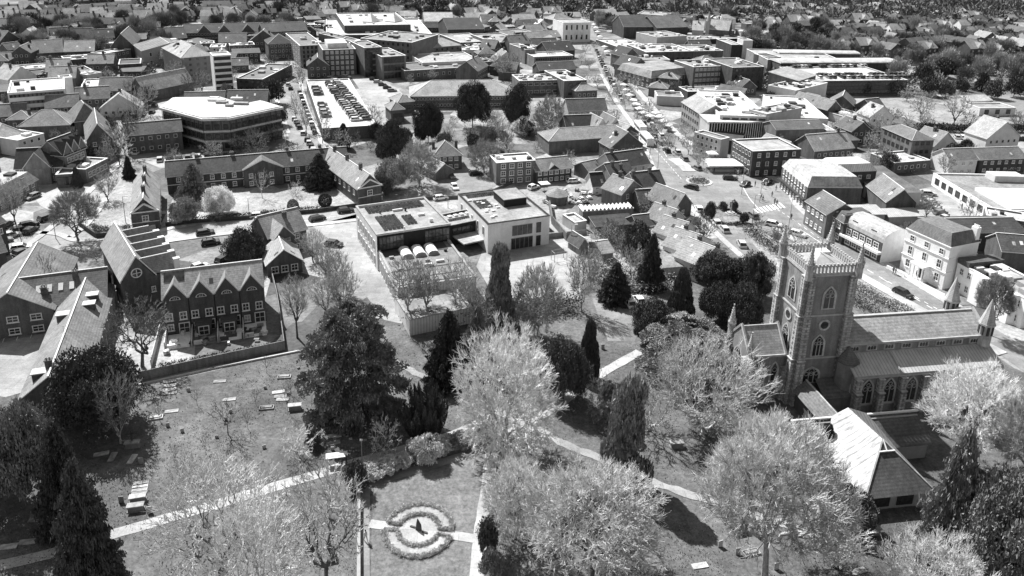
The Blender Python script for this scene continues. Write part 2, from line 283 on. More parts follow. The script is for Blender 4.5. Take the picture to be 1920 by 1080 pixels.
# ---------------------------------------------------------------- buildings
BT={}
def roofmesh(W,D,h,rh,kind,o=.35,th=.16):
    mb=MB(); w2,d2=W/2+o,D/2+o
    if kind=='x' or kind=='y':
        s=rh/((D if kind=='x' else W)/2); ez=h-o*s; rz=h+rh
        def q(a,b): return (a,b) if kind=='x' else (b,a)
        A,Bb=(w2,d2) if kind=='x' else (d2,w2)
        for sg in(-1,1):
            lo,hi=(q(-A,sg*Bb),q(A,sg*Bb)),(q(A,0),q(-A,0))
            pts=[(*lo[0],ez),(*lo[1],ez),(*hi[0],rz),(*hi[1],rz)]
            top=[(p[0],p[1],p[2]+th) for p in pts]
            if (sg<0)!=(kind=='y'): mb.face(top); mb.face(pts[::-1],1)
            else: mb.face(top[::-1]); mb.face(pts,1)
            mb.face([pts[0],pts[1],top[1],top[0]],1)
            for e in((1,2),(3,0)): mb.face([pts[e[0]],pts[e[1]],top[e[1]],top[e[0]]],1)
        a=q(-A,0);b=q(A,0); r=.12                       # ridge tiles
        if kind=='x': mb.box(-A,A,-r,r,rz+th-.02,rz+th+.1,2)
        else: mb.box(-r,r,-A,A,rz+th-.02,rz+th+.1,2)
    elif kind in('hip','mansard'):
        def ring(a,b,z): return [(-a,-b,z),(a,-b,z),(a,b,z),(-a,b,z)]
        lo=ring(w2,d2,h-.1)
        if kind=='mansard': a,b=max(w2-1.3-o,.3),max(d2-1.3-o,.3)
        else:
            m=min(w2,d2); a,b=max(w2-m,0.05),max(d2-m,.05)
        hi=ring(a,b,h+rh)
        for i in range(4): j=(i+1)%4; mb.face([lo[i],lo[j],hi[j],hi[i]])
        mb.face(hi); mb.face([(p[0],p[1],h-.25) for p in lo][::-1],1)
        for i in range(4):
            j=(i+1)%4; mb.face([(lo[i][0],lo[i][1],h-.25),(lo[j][0],lo[j][1],h-.25),lo[j],lo[i]],1)
            if kind=='hip': mb.tube((lo[i][0],lo[i][1],h-.06),(hi[i][0],hi[i][1],h+rh+.02),.1,.1,4,2)
        if kind=='hip' and abs(a-b)>.3: mb.tube((-a,-b,h+rh+.03),(a,b,h+rh+.03),.11,.11,4,2)
    elif kind=='flat':
        mb.face([(-W/2+.3,-D/2+.3,h-.35),(W/2-.3,-D/2+.3,h-.35),(W/2-.3,D/2-.3,h-.35),(-W/2+.3,D/2-.3,h-.35)])
    elif kind=='shed':
        lo=[(-w2,-d2,h),(w2,-d2,h),(w2,d2,h+rh),(-w2,d2,h+rh)]; top=[(p[0],p[1],p[2]+th) for p in lo]
        mb.face(top); mb.face(lo[::-1],1)
        for i in range(4): j=(i+1)%4; mb.face([lo[i],lo[j],top[j],top[i]],1)
    elif kind=='barrel' or kind=='barrely':
        n=12; pr=[]
        Wd=w2 if kind=='barrely' else d2; Ln=d2 if kind=='barrely' else w2
        for i in range(n+1): t=math.pi*i/n; pr.append((-Wd*math.cos(t),h-.05+rh*math.sin(t)**.8))
        for i in range(n):
            (a,za),(b,zb)=pr[i],pr[i+1]
            if kind=='barrely': mb.face([(a,-Ln,za),(b,-Ln,zb),(b,Ln,zb),(a,Ln,za)][::-1])
            else: mb.face([(-Ln,a,za),(Ln,a,za),(Ln,b,zb),(-Ln,b,zb)])
        for sg in(-1,1):
            f=[(a,sg*Ln,z) if kind=='barrely' else (sg*Ln,a,z) for a,z in pr]; mb.face(f,1)
    return mb
def bld(name,label,A=None,B=None,D=None,R=None,W=None,C=None,CA=None,h=None,yb=None,ybB=None,roof='flat',rh=None,wm=None,rm=None,trim=None,cat=None,win_=(),chim=(),units=0,o=.35,parap=True,group=None,trimw=.4):
    if h is None: h=hsolve(A[0],A[1],yb) if yb else hsolve(B[0],B[1],ybB)
    if R is not None:      # R: the two ends of the ridge, (front, back) for 'y' or (left, right) for 'x'
        p,q=P(*R[0],h+rh),P(*R[1],h+rh)
        if roof=='y': n=(q-p).normalized(); u=Vector((n.y,-n.x)); D=(q-p).length; a=p-u*W/2; b=p+u*W/2
        else: u=(q-p).normalized(); n=Vector((-u.y,u.x)); W=(q-p).length; a=p-n*D/2; b=q-n*D/2
    else: a=P(*A,h); b=P(*B,h); u=(b-a).normalized(); n=Vector((-u.y,u.x)); W=(b-a).length
    if C is not None: D=abs((P(*C,h)-b).dot(n))
    if CA is not None: D=abs((P(*CA,h)-a).dot(n))
    c=(a+b)/2+n*D/2; rz=math.atan2(u.y,u.x)
    root=thing(name,label,cat or name.split('_')[-1],(c.x,c.y,0),rz,group)
    if rh is None: rh={'x':D*.38,'y':W*.38,'hip':min(W,D)*.3,'mansard':2.4,'shed':1.,'barrel':D*.25,'barrely':W*.25}.get(roof,0)
    wm=wm or wall(.1); rm=rm or tile(.12); trim=trim or TRIM
    mb=MB(); mb2=MB()
    if roof=='flat':
        ps=[(-W/2,-D/2),(W/2,-D/2),(W/2,D/2),(-W/2,D/2)]; t=.3; pi_=[(-W/2+t,-D/2+t),(W/2-t,-D/2+t),(W/2-t,D/2-t),(-W/2+t,D/2-t)]
        for i in range(4):
            j=(i+1)%4; mb.face([(*ps[i],0),(*ps[j],0),(*ps[j],h),(*ps[i],h)]); mb.face([(*pi_[j],h-.5),(*pi_[i],h-.5),(*pi_[i],h),(*pi_[j],h)]); mb.face([(*ps[i],h),(*ps[j],h),(*pi_[j],h),(*pi_[i],h)])
    else:
        mb.box(-W/2,W/2,-D/2,D/2,0,h-.02)
        if roof in('x','y'):
            for sg in(-1,1):
                if roof=='x': f=[(sg*W/2,-D/2,h-.03),(sg*W/2,D/2,h-.03),(sg*W/2,0,h+rh-.02)]
                else: f=[(W/2,sg*D/2,h-.03),(-W/2,sg*D/2,h-.03),(0,sg*D/2,h+rh-.02)]
                mb.face(f if sg>0 else f[::-1])
        if roof=='shed':
            mb.face([(W/2,-D/2,h-.03),(W/2,D/2,h-.03),(W/2,D/2,h+rh-.02)]); mb.face([(-W/2,D/2,h-.03),(-W/2,-D/2,h-.03),(-W/2,D/2,h+rh-.02)]); mb.face([(W/2,D/2,h-.03),(-W/2,D/2,h-.03),(-W/2,D/2,h+rh-.02),(W/2,D/2,h+rh-.02)])
    mb.build('wall',wm,root)
    rf=roofmesh(W,D,h,rh,roof,o).build('roof',[rm,trim,trim],root)
    if roof=='flat' and parap:
        mb=MB(); t=trimw
        for a_ in((-W/2-.08,W/2+.08,-D/2-.08,-D/2+t),(-W/2-.08,W/2+.08,D/2-t,D/2+.08),(-W/2-.08,-W/2+t,-D/2+t,D/2-t),(W/2-t,W/2+.08,-D/2+t,D/2-t)): mb.box(*a_,h+.003,h+.16)
        mb.build('parapet',trim,root)
    for wv in win_:
        face,n_,rows=wv[0],wv[1],wv[2]; st=wv[3] if len(wv)>3 else 'sash'; ww=wv[4] if len(wv)>4 else 1.1; hh=wv[5] if len(wv)>5 else 1.35; mar=wv[6] if len(wv)>6 else .8
        fh=h/rows
        for r in range(rows): row(root,W,D,face,n_,r*fh+(fh-hh)*.55,ww,min(hh,fh-.5),st,mar)
    for cx,cy in chim:
        mb=MB(); x,y=cx*W/2,cy*D/2
        zr=h+rh*(1-abs(cy)) if roof=='x' else h+rh*(1-abs(cx)) if roof=='y' else h+rh*.5
        zb=h if roof!='flat' else h-.4
        mb.box(x-.45,x+.45,y-.35,y+.35,zb,zr+1.3); mb.box(x-.55,x+.55,y-.45,y+.45,zr+1.3,zr+1.45)
        for k in(-1,1): mb.cyl(x+k*.22,y,zr+1.45,zr+1.85,.12,.1,7,1)
        mb.build('chimney',[wall(.1),rend(.3)],rf)
    r=random.Random(label)
    for k in range(int(units*2.2)):
        x=r.uniform(-.4,.4)*W; y=r.uniform(-.38,.38)*D; s=r.uniform(.35,1.5); s2=s*r.uniform(.5,1.2); z=h-.34 if roof=='flat' else h+rh
        mb=MB(); mb.box(x-s,x+s,y-s2,y+s2,z,z+r.uniform(.4,1.3)); mb.build('roof_unit',r.choice([GREYM,TRIM,DARK,WHITE]),rf)
    if roof in('x','y') and W>4 and D>4:
        for k in range(r.randrange(1,4)):
            tt=r.uniform(.25,.7); s_=-1 if r.random()<.7 else 1; al=r.uniform(-.42,.42)*(W if roof=='x' else D); hf=(D if roof=='x' else W)/2; c1=hf*(1-tt)*s_; z1=h+rh*tt+.19; e_=.45; dz=e_*rh/hf*s_
            q=[(al-.35,c1-e_,z1+dz*1),(al+.35,c1-e_,z1+dz),(al+.35,c1+e_,z1-dz),(al-.35,c1+e_,z1-dz)]
            if roof=='y': q=[(p[1],p[0],p[2]) for p in q]
            MB().face(q).build('rooflight',r.choice([GLASS2,DARK,TRIM]),rf)
        if r.random()<.5:
            x=r.uniform(-.3,.3)*W if roof=='x' else 0; y=0 if roof=='x' else r.uniform(-.3,.3)*D
            MB().tube((x,y,h+rh),(x,y,h+rh+1.6),.03,k=4).tube((x-.5,y,h+rh+1.5),(x+.5,y,h+rh+1.5),.025,k=4).build('aerial',GREYM,rf)
    BT[label]=(root,W,D,h,rh,rf); return root,W,D,h,rh,rf
def boxpart(root,name,x0,x1,y0,y1,z0,z1,m):
    return MB().box(x0,x1,y0,y1,z0,z1).build(name,m,root)
def dormer(b,face,s,zoff,w_=1.3,hh=1.3,m=None,inn=.6):
    root,W,D,h,rh,rf=b; (x,y),rz=onface(W,D,face,s); nx,ny=math.sin(rz),-math.cos(rz)
    mb=MB(); mb.box(-w_/2,w_/2,0,2.2,0,hh); mb.box(-w_/2-.12,w_/2+.12,-.15,2.3,hh,hh+.14,1)
    d=mb.build('dormer',[m or rend(.5),tile(.1)],rf,(x-nx*inn,y-ny*inn,h+zoff),rz)
    link('window',wmesh('sash',w_*.72,hh*.8),d,(0,-.03,.12)); return d
def gabledormer(b,face,s,w_,hh,rh2,depth,wm,rm,z0=None,outm=0.02):
    root,W,D,h,rh,rf=b; (x,y),rz=onface(W,D,face,s); nx,ny=math.sin(rz),-math.cos(rz); z0=h-.1 if z0 is None else z0
    mb=MB(); a=w_/2; z1=z0+hh; z2=z1+rh2
    mb.face([(-a,0,z0),(a,0,z0),(a,0,z1),(0,0,z2),(-a,0,z1)]); mb.face([(-a,depth,z0),(-a,0,z0),(-a,0,z1),(-a,depth,z1)]); mb.face([(a,0,z0),(a,depth,z0),(a,depth,z1),(a,0,z1)])
    o_=.25; e=z1-o_*rh2/a; t=.12
    for sg in(-1,1):
        f=[(sg*(a+o_),-o_,e),(0,-o_,z2+.02),(0,depth,z2+.02),(sg*(a+o_),depth,e)]; f2=[(p[0],p[1],p[2]+t) for p in f]
        if sg<0: mb.face(f2[::-1],1); mb.face(f,2)
        else: mb.face(f2,1); mb.face(f[::-1],2)
        mb.face([f[0],f[1],(f[1][0],f[1][1],f[1][2]+.3),(f[0][0],f[0][1],f[0][2]+.3)],2)
        mb.face([f[0],f[3],f2[3],f2[0]],2)
    d=mb.build('gable',[wm,rm,TRIM],root,(x+nx*outm,y+ny*outm,0),rz); return d
# ================================================================ near and middle buildings
G=lambda v:wall(v)
# --- four-gabled brick terrace
b=bld('terrace_house','four-gabled dark brick terrace with walled patios beside the churchyard',(303,563),(495,538),D=8.6,yb=630,roof='x',rh=3.6,o=.08,wm=G(.085),rm=tile(.27),cat='terrace')
root,W,D,h,rh,rf=b
for i in range(4):
    s=-W/2+W*(i+.5)/4; g=gabledormer(b,'F',s,W/4*.86,.35,2.7,4.2,G(.085),tile(.27),outm=.14)
    mb=MB(); k=8; rr=.95
    mb.face([(rr*math.cos(math.pi*j/k),-.05,.1+rr*.8*math.sin(math.pi*j/k)) for j in range(k+1)],0); rr=.78
    mb.face([(rr*math.cos(math.pi*j/k),-.08,.18+rr*.75*math.sin(math.pi*j/k)) for j in range(k+1)],1)
    for j in(-.28,0,.28): mb.box(j-.03,j+.03,-.1,-.05,.15,.65,0)
    mb.build('window',[WHITE,GLASS],root,(s,-D/2-.16,h-.35))
    gabledormer(b,'B',-s,W/4*.45,.3,1.3,3.,G(.085),tile(.27))
    for q in(-.27,.22): win(root,W,D,'F',s+q*W/4*1.1,h*.4,1.3,1.6)
    win(root,W,D,'F',s-W*.068,.9 if i in(0,) else .6,1.1,1.4,'sash' if i%2==0 else 'lit')
    win(root,W,D,'F',s+W*.06,.1,1.9,2.2,'sash')
    x=-W/2+W*i/4
    if i: MB().tube((x,-D/2-.12,0),(x,-D/2-.12,h-.2),.07).build('drainpipe',BLK,root)
    MB().box(x+.1,x+.28,-D/2-5.4,-D/2-.1,0,1.7).build('garden_wall',rend(.5),root)
    mb=MB().box(x+.35,x+W/4-.2,-D/2-5.2,-D/2-.1,.02,.12); mb.build('patio',rend([.85,.2,.82,.8][i]),root)
    if i>0: MB().box(x+1.2,x+W/4-1.,-D/2-4.2,-D/2-1.8,.12,.17).build('lawn_panel',mat('panel_lawn',.1,'grass'),root)
    MB().box(x+.5,x+2.,-D/2-5.1,-D/2-4.6,.12,.8).build('planter',rend([.85,.7,.08,.6][i]),root)
mb=MB(); mb.box(.3,3.2,-.06,.06,0,1.7); 
sp=MB(); s_=rh/(D/2)
sp.face([(-W/2+.4,-1.9,h+rh-1.9*s_+.25),(-W/2+3.9,-1.9,h+rh-1.9*s_+.25),(-W/2+3.9,-.35,h+rh-.35*s_+.25),(-W/2+.4,-.35,h+rh-.35*s_+.25)]); sp.build('solar_panel',GLASS,rf)
for s in(-1,1):
    mb=MB().box(s*W/8-1.3,s*W/8+1.3,-D/2-1.9,-D/2-.02,0,h*.33); mb.box(s*W/8-1.5,s*W/8+1.5,-D/2-2.,-D/2,h*.33,h*.33+.15,1); q=mb.build('porch',[G(.085),tile(.09)],root)
    link('window',wmesh('sash',1.9,1.9),q,(s*W/8,-D/2-1.95,.15))
    MB().tube((W/2-.1,-D/2,0),(W/2-.1,-D/2,.1),.01).v
# --- sawtooth house behind it
b=bld('gabled_house','brick apartment house with a row of stepped cross roofs and a round gable window',(228,530),(322,508),D=20.5,h=7.6,roof='x',rh=.4,wm=G(.095),rm=tile(.25),cat='apartment house')
root,W,D,h,rh,rf=b; [bpy.data.objects.remove(x) for x in list(rf.children)]; bpy.data.objects.remove(rf)
mb=MB(); hw=W*.36; zr=h+4.6; x0=-W/2-.3; xm=x0+hw; x1=xm+hw
for sg,xa in((1,x0),(-1,x1)):
    f=[(xa,-D/2-.3,h-.1),(xm,-D/2-.3,zr),(xm,D/2+.3,zr),(xa,D/2+.3,h-.1)]; mb.face(f); mb.face([(xa,-D/2-.3,h-.1),(xm,-D/2-.3,zr),(xm,-D/2-.3,zr+.35),(xa,-D/2-.3,h+.25)],1)
mb.face([(x0+.3,-D/2,h-.1),(x1-.3,-D/2,h-.1),(xm,-D/2,zr-.1)],2); mb.box(xm-.12,xm+.12,-D/2-.3,D/2+.3,zr-.02,zr+.15,1)
rf=mb.build('roof',[tile(.27),TRIM,G(.095)],root)
for i in range(5):
    yc=-D/2+D*(i+.5)/5; a=D/10*.92; mb=MB(); z0=h+.2; z1=h+3.1
    mb.face([(xm+.4,yc-a,z0),(W/2+1.4,yc-a,z0),(W/2+1.4,yc,z1),(xm+.4,yc,z1)]); mb.face([(xm+.4,yc,z1),(W/2+1.4,yc,z1),(W/2+1.4,yc+a,z0),(xm+.4,yc+a,z0)])
    mb.face([(W/2+1.42,yc-a,z0),(W/2+1.42,yc+a,z0),(W/2+1.42,yc,z1)],2); mb.box(xm+.4,W/2+.1,yc-.1,yc+.1,z1,z1+.14,1); mb.box(W/2-.1,W/2+1.4,yc-a-.02,yc+a+.02,0,z0+.1,2)
    c=mb.build('cross_roof',[tile(.2),TRIM,G(.095)],root); MB().box(W/2+.6,W/2+1.6,yc-a-.3,yc-a+.4,h,h+2.3).box(W/2+.5,W/2+1.7,yc-a-.4,yc-a+.5,h+2.3,h+2.5,1).build('chimney',[rend(.55),WHITE],c)
mb=MB(); mb.cyl(0,0,0,.1,1.0,k=20); mb.cyl(0,0,.1,.14,.8,k=20,m=1); mb.box(-.8,.8,-.06,.06,.14,.2); mb.box(-.06,.06,-.8,.8,.14,.2)
o=mb.build('window',[WHITE,GLASS],root,(xm-.2,-D/2-.03,h+1.3)); o.rotation_euler=(math.pi/2,0,0)
win(root,W,D,'F',W*.1,h*.55,.8,1.2); row(root,W,D,'R',8,h*.55,1.1,1.5); row(root,W,D,'R',8,h*.1,1.1,1.5)
# --- left brick range: three wings
b1=bld('school_house','west gable wing of the old brick schoolhouse with white barge boards over the parking bays',R=((14,549),(70,456)),W=13.2,h=4.8,roof='y',rh=4.2,wm=G(.12),rm=tile(.17),win_=(('F',3,2,'sash',1.9,1.3,1.),),chim=((.75,-.7),),cat='house')
b2=bld('school_house','middle range of the old brick schoolhouse with five rooflights in a dark slope',R=((34,523),(198,502)),D=10,h=4.8,roof='x',rh=3.9,wm=G(.11),rm=tile(.13),chim=((.3,-.2),(-.4,-.6)),cat='house')
root,W,D,h,rh,rf=b2
for i in range(5): 
    x=-W/2+1.2+i*W/8; s_=rh/(D/2); mb=MB(); y0,y1=-D*.3,-D*.18
    mb.face([(x,y0,h+rh+y0*s_+.3),(x+.8,y0,h+rh+y0*s_+.3),(x+.8,y1,h+rh+y1*s_+.3),(x,y1,h+rh+y1*s_+.3)]); mb.build('rooflight',WHITE,rf)
b3=bld('school_house','long brick schoolhouse wing with a sagging tiled roof and two roof hatches beside the yew',R=((90.5,705.7),(164,514)),W=8.4,h=4.4,roof='y',rh=3.2,wm=G(.11),rm=tile(.2),chim=((-.12,-.82),),cat='house')
root,W,D,h,rh,rf=b3
for k,(yy,sg) in enumerate(((-.35,1),(.18,1),(-.42,-1),(.1,-1),(.28,1))):
    mb=MB(); x0=sg*W*.22; mb.box(x0-.9,x0+.9,yy*D/1.-.7,yy*D+.7,h+1.2,h+2.6); mb.box(x0-1.05,x0+1.05,yy*D-.85,yy*D+.85,h+2.6,h+2.75,1); mb.build('dormer',[G(.1),rend(.5)],rf)
row(root,W,D,'R',13,1.2,1.5,2.2,'sash')
for i in range(12):
    y=-D/2+D*(i+.5)/12; MB().box(W/2,W/2+.55,y-.2,y+.2,0,h-.3).build('buttress',rend(.3),root)
MB().box(-1.1,1.1,-D/2-2.8,-D/2,0,2.2).box(-1.3,1.3,-D/2-3,-D/2,2.2,2.35,1).build('porch',[G(.11),rend(.35)],root)
bld('shed','small pale pyramid-roofed lobby in the corner of the schoolhouse yard',(84,592),(106,589),D=4.,h=3.2,roof='hip',rh=1.4,wm=rend(.35),rm=tile(.3),cat='lobby')
# --- almshouses
b=bld('almshouse_range','long two-storey brick range with a dark roof closing the courtyard lawn',(312,331),(652,301),D=8.6,h=5.2,roof='x',rh=3.0,wm=G(.075),rm=tile(.075),win_=(('F',16,2,'sash',1.15,1.35,1.5),),chim=((-.68,.1),(-.3,.1),(.32,.1),(.7,.1)),cat='housing range')
root,W,D,h,rh,rf=b
MB().box(-W/2,W/2,-D/2-.12,-D/2-.01,h*.48,h*.48+.22).build('string_course',WHITE,root)
gabledormer(b,'F',.6,10.8,.25,2.6,5.,G(.085),tile(.14),outm=1.2); MB().box(-4.8,6.,-D/2-1.2,-D/2,0,h).build('bay',G(.085),root)
row(root,10.4,D+2.4,'F',3,h*.56,1.15,1.35); row(root,10.4,D+2.4,'F',3,h*.12,1.15,1.35)
for nm,A_,B_,kw,yb in (('left',(245,400),(297,394),dict(C=(314,332)),426),('right',(671,354),(715,346),dict(CA=(646,292)),383)):
    lb={'left':'west gabled wing of the brick courtyard range with a white pedimented gable','right':'east gabled wing of the brick courtyard range with tall chimneys by the school'}[nm]
    b=bld('almshouse_wing',lb,A_,B_,h=5.,roof='y',rh=3.5,wm=G(.095),rm=tile(.25),chim=((.0,-.6),(.0,.05),(0,.7)),cat='housing wing',**kw)
    root,W,D,h,rh,rf=b
    for sg in(-1,1): MB().tube((sg*W*.5,-D/2-.3,h+.05),(0,-D/2-.3,h+rh*.62),.28,.28,4).build('pediment_moulding',WHITE,root)
    MB().tube((-W/2,-D/2-.3,h+.05),(W/2,-D/2-.3,h+.05),.2,.2,4).build('cornice',WHITE,root)
    win(root,W,D,'F',0,h*.5,1.5,1.6); MB().box(-W/2,W/2,-D/2-.1,-D/2,h*.45,h*.45+.15).build('string_course',WHITE,root); row(root,W,D,'R',8,h*.5,1.1,1.4); row(root,W,D,'R',8,.5,1.1,1.4); row(root,W,D,'L',8,h*.5,1.1,1.4)
# --- modern school
SCH=mat('timber_cladding',.6,'seam')
b=bld('school_hall','grey flat-roofed school hall block with rows of solar panels and a black glazed front',(706,441),(845,420),C=None,CA=(667,387),h=8.6,roof='flat',wm=rend(.6),rm=flat(.36),trim=GREYM,cat='school block')
root,W,D,h,rh,rf=b
MB().box(-W/2+.1,W/2,-D/2-.08,-D/2-.01,4.6,h-.3).build('black_front',mat('black_cladding',.025),root)
for s,wd in((-W*.31,W*.32),(W*.31,W*.34)):
    mb=MB(); x0,x1=s-wd/2,s+wd/2; mb.box(x0,x1,-D/2-.14,-D/2-.08,5.,h-.7,1)
    for i in range(8): x=x0+(x1-x0)*i/7; mb.box(x-.05,x+.05,-D/2-.2,-D/2-.14,5.,h-.7)
    for z in(5.,6.2,h-.7): mb.box(x0,x1,-D/2-.2,-D/2-.14,z-.05,z+.05)
    mb.build('window',[DARK,mat('tinted_glazing',.09,'glass',rough=.1)],root)
row(root,W,D,'L',7,.6,1.3,2.4,'plain'); row(root,W,D,'L',7,4.2,1.3,2.4,'plain')
def solar(rf,x0,x1,y0,y1,nx,ny,z):
    mb=MB()
    for i in range(nx):
        for j in range(ny):
            x=x0+(x1-x0)*i/nx; y=y0+(y1-y0)*j/ny; w_=(x1-x0)/nx*.86; d_=(y1-y0)/ny*.55
            mb.face([(x,y,z+.1),(x+w_,y,z+.1),(x+w_,y+d_,z+.5),(x,y+d_,z+.5)]); mb.face([(x,y+d_,z),(x+w_,y+d_,z),(x+w_,y+d_,z+.5),(x,y+d_,z+.5)],1)
    mb.build('solar_panel_array',[mat('solar_cell',.07,'glass',rough=.2),GREYM],rf)
z=h-.34
solar(rf,-W*.4,W*.4,D*.22,D*.44,16,4,z); solar(rf,-W*.36,-W*.08,-D*.38,D*.08,5,8,z); solar(rf,-W*.02,W*.12,-D*.3,0,3,5,z)
for x,y,a,b_,hh,m in((.25,-.05,1.6,.7,.5,WHITE),(0,.2,2.4,.35,.5,TRIM),(.3,-.3,.8,.5,.8,WHITE),(-.25,.19,.3,.3,.8,DARK),(.1,.16,.4,.3,.9,DARK),(-.1,-.4,.3,.3,.6,TRIM)): MB().box(x*W-a/2,x*W+a/2,y*D-b_/2,y*D+b_/2,z,z+hh).build('roof_unit',m,rf)
b=bld('school_hall','lower school hall with three white barrel skylights on its grey roof',(746,541),(893,519),CA=(711,462),h=4.9,roof='flat',wm=SCH,rm=flat(.27),trim=GREYM,cat='school block')
root,W,D,h,rh,rf=b; z=h-.34
row(root,W,D,'L',9,.5,1.2,3.2,'plain')
MB().box(-W*.45,W*.42,D*.25,D*.49,z+.005,z+.04).build('dark_roofing',mat('dark_roofing',.07),rf)
for i in range(3):
    x=-W*.17+i*W*.175; mb=MB(); mb.box(x-1.25,x+1.25,D*.14,D*.37,z+.04,z+.35,1); k=8
    for j in range(k):
        a0,a1=math.pi*j/k,math.pi*(j+1)/k; mb.face([(x-1.15*math.cos(a0),D*.15,z+.35+.7*math.sin(a0)),(x-1.15*math.cos(a1),D*.15,z+.35+.7*math.sin(a1)),(x-1.15*math.cos(a1),D*.36,z+.35+.7*math.sin(a1)),(x-1.15*math.cos(a0),D*.36,z+.35+.7*math.sin(a0))])
    for yy in(.15,.36): mb.face([(x-1.15*math.cos(math.pi*j/k),D*yy,z+.35+.7*math.sin(math.pi*j/k)) for j in range(k+1)],1)
    mb.build('barrel_skylight',[WHITE,GREYM],rf)
for x,y,a in((-.38,.2,.5),(.05,.02,.5),(-.12,-.02,.6),(.02,-.08,.9),(.2,-.03,.9),(-.35,-.1,.6),(.36,.2,.3)): MB().box(x*W-a,x*W+a,y*D-.25,y*D+.25,z,z+.5).build('roof_unit',rnd.choice([DARK,TRIM,GREYM]),rf)
for y in(-.12,-.3,-.42): MB().box(-W/2+.4,W/2-.4,y*D,y*D+.12,z,z+.1).build('roof_rail',DARK,rf)
b=bld('school_hall','lower gymnasium of the school with grey felt roof behind the bare trees',(768,600),(884,577),D=10,h=3.4,roof='flat',wm=SCH,rm=flat(.3),trim=GREYM,cat='school block')
b=bld('school_link','glazed school link corridor with white rooflights between the two blocks',(842,424),(905,411),D=7.5,h=5.2,roof='flat',wm=mat('black_cladding',.025),rm=flat(.38),trim=GREYM,cat='school block')
root,W,D,h,rh,rf=b; row(root,W,D,'F',6,2.6,1.4,1.8,'dark')
MB().box(-W/2+1,W/2,-D/2-5.5,-D/2,2.2,2.5).build('canopy_roof',flat(.42),root); solar(rf,-W*.35,W*.3,-D*.1,D*.05,10,1,h-.34)
for k in range(5): MB().box(-W*.4+k*W*.18,-W*.4+k*W*.18+.9,D*.2,D*.32,h-.34,h+.05).build('rooflight',WHITE,rf)
b=bld('school_classrooms','white-walled school classroom block with dark eaves and a raised roof storey',(915,421),(1031,405),CA=(860,364),h=7.4,roof='flat',wm=rend(.72),rm=flat(.36),trim=mat('black_cladding',.025),cat='school block')
root,W,D,h,rh,rf=b; z=h-.34
mb=MB(); mb.box(W*.0,W*.38,-D*.05,D*.28,z,z+1.9); mb.box(-.15,W*.38+.15,-D*.05-.15,D*.28+.15,z+1.9,z+2.05,1); mb.build('penthouse',[mat('black_cladding',.025),flat(.34)],rf)
solar(rf,-W*.4,W*.2,D*.36,D*.46,16,2,z); solar(rf,-W*.38,-W*.15,D*.0,D*.25,5,4,z)
for k in range(12): 
    x,y=rnd.uniform(-.45,-.03)*W,rnd.uniform(-.4,.33)*D; MB().box(x-.45,x+.45,y-.3,y+.3,z,z+.35).build('rooflight',WHITE,rf)
win(root,W,D,'F',W*.05,3.6,5.2,2.6,'band'); win(root,W,D,'F',W*.05,.1,5.6,2.9,'band'); win(root,W,D,'F',W*.32,3.6,1.2,2.6,'dark'); win(root,W,D,'F',W*.32,.2,1.2,2.6,'dark'); win(root,W,D,'F',-W*.28,.2,1.4,1.8,'dark'); row(root,W,D,'L',5,3.6,1.,2.2,'plain')
MB().box(W/2,W/2+4,-D*.1,D*.2,2.6,2.75).build('canopy',WHITE,root)
# --- gabled houses by the school road
b=bld('villa','brick villa with crossed gables and two chimneys by the school road',(503,446),(574,428),D=9.5,h=5.2,roof='x',rh=3.6,wm=G(.1),rm=tile(.2),win_=(('F',3,2,'sash',1.1,1.3,1.2),),chim=((.2,-.3),(-.6,.2)),cat='house')
gabledormer(b,'F',-1.8,4.6,.2,2.7,6.,G(.1),tile(.3),outm=2.2)
b=bld('annexe','low gabled annexe with a pale roof in front of the brick villa',(500,497),(566,487),D=8,h=3.,roof='y',rh=3.,wm=G(.09),rm=tile(.33),win_=(('F',3,1,'sash',1.5,1.6,.6),),cat='annexe')
b=bld('hipped_house','hipped house with a dark lead flat and twin chimneys behind the courtyard',(812,293),(866,290),D=10,h=4.8,roof='hip',rh=3.4,wm=G(.1),rm=tile(.17),win_=(('F',4,2,'sash',1.1,1.2),),chim=((-.8,0),(.8,0)),cat='house')
bld('garage','small gabled brick garage beside the rear car park',(816,324),(850,317),D=9,h=2.7,roof='y',rh=2.2,wm=G(.13),rm=tile(.3),cat='garage')
bld('flats','three-storey brown flats with a white flat roof and white windows',(931,306),(1004,301),D=8,yb=347,win_=(('F',4,3,'sash',1.5,1.5),),wm=G(.15),rm=flat(.6),trim=WHITE,units=2,cat='flats')
b=bld('cottage_row','dark tile-hung cottages with a small central gable beside the brown flats',(1005,321),(1072,314),D=8,yb=345,roof='x',rh=2.4,wm=G(.07),rm=tile(.2),win_=(('F',6,2,'sash',1.2,1.1,.4),),cat='cottages')
gabledormer(b,'F',0,3.6,.1,1.4,3,G(.05),tile(.2))
bld('hipped_hall','long hall with a pale hipped roof and a blank brick wall above the cottages',(1030,264),(1198,253),D=11,yb=291,roof='hip',rh=2.6,wm=G(.13),rm=tile(.22),cat='hall')
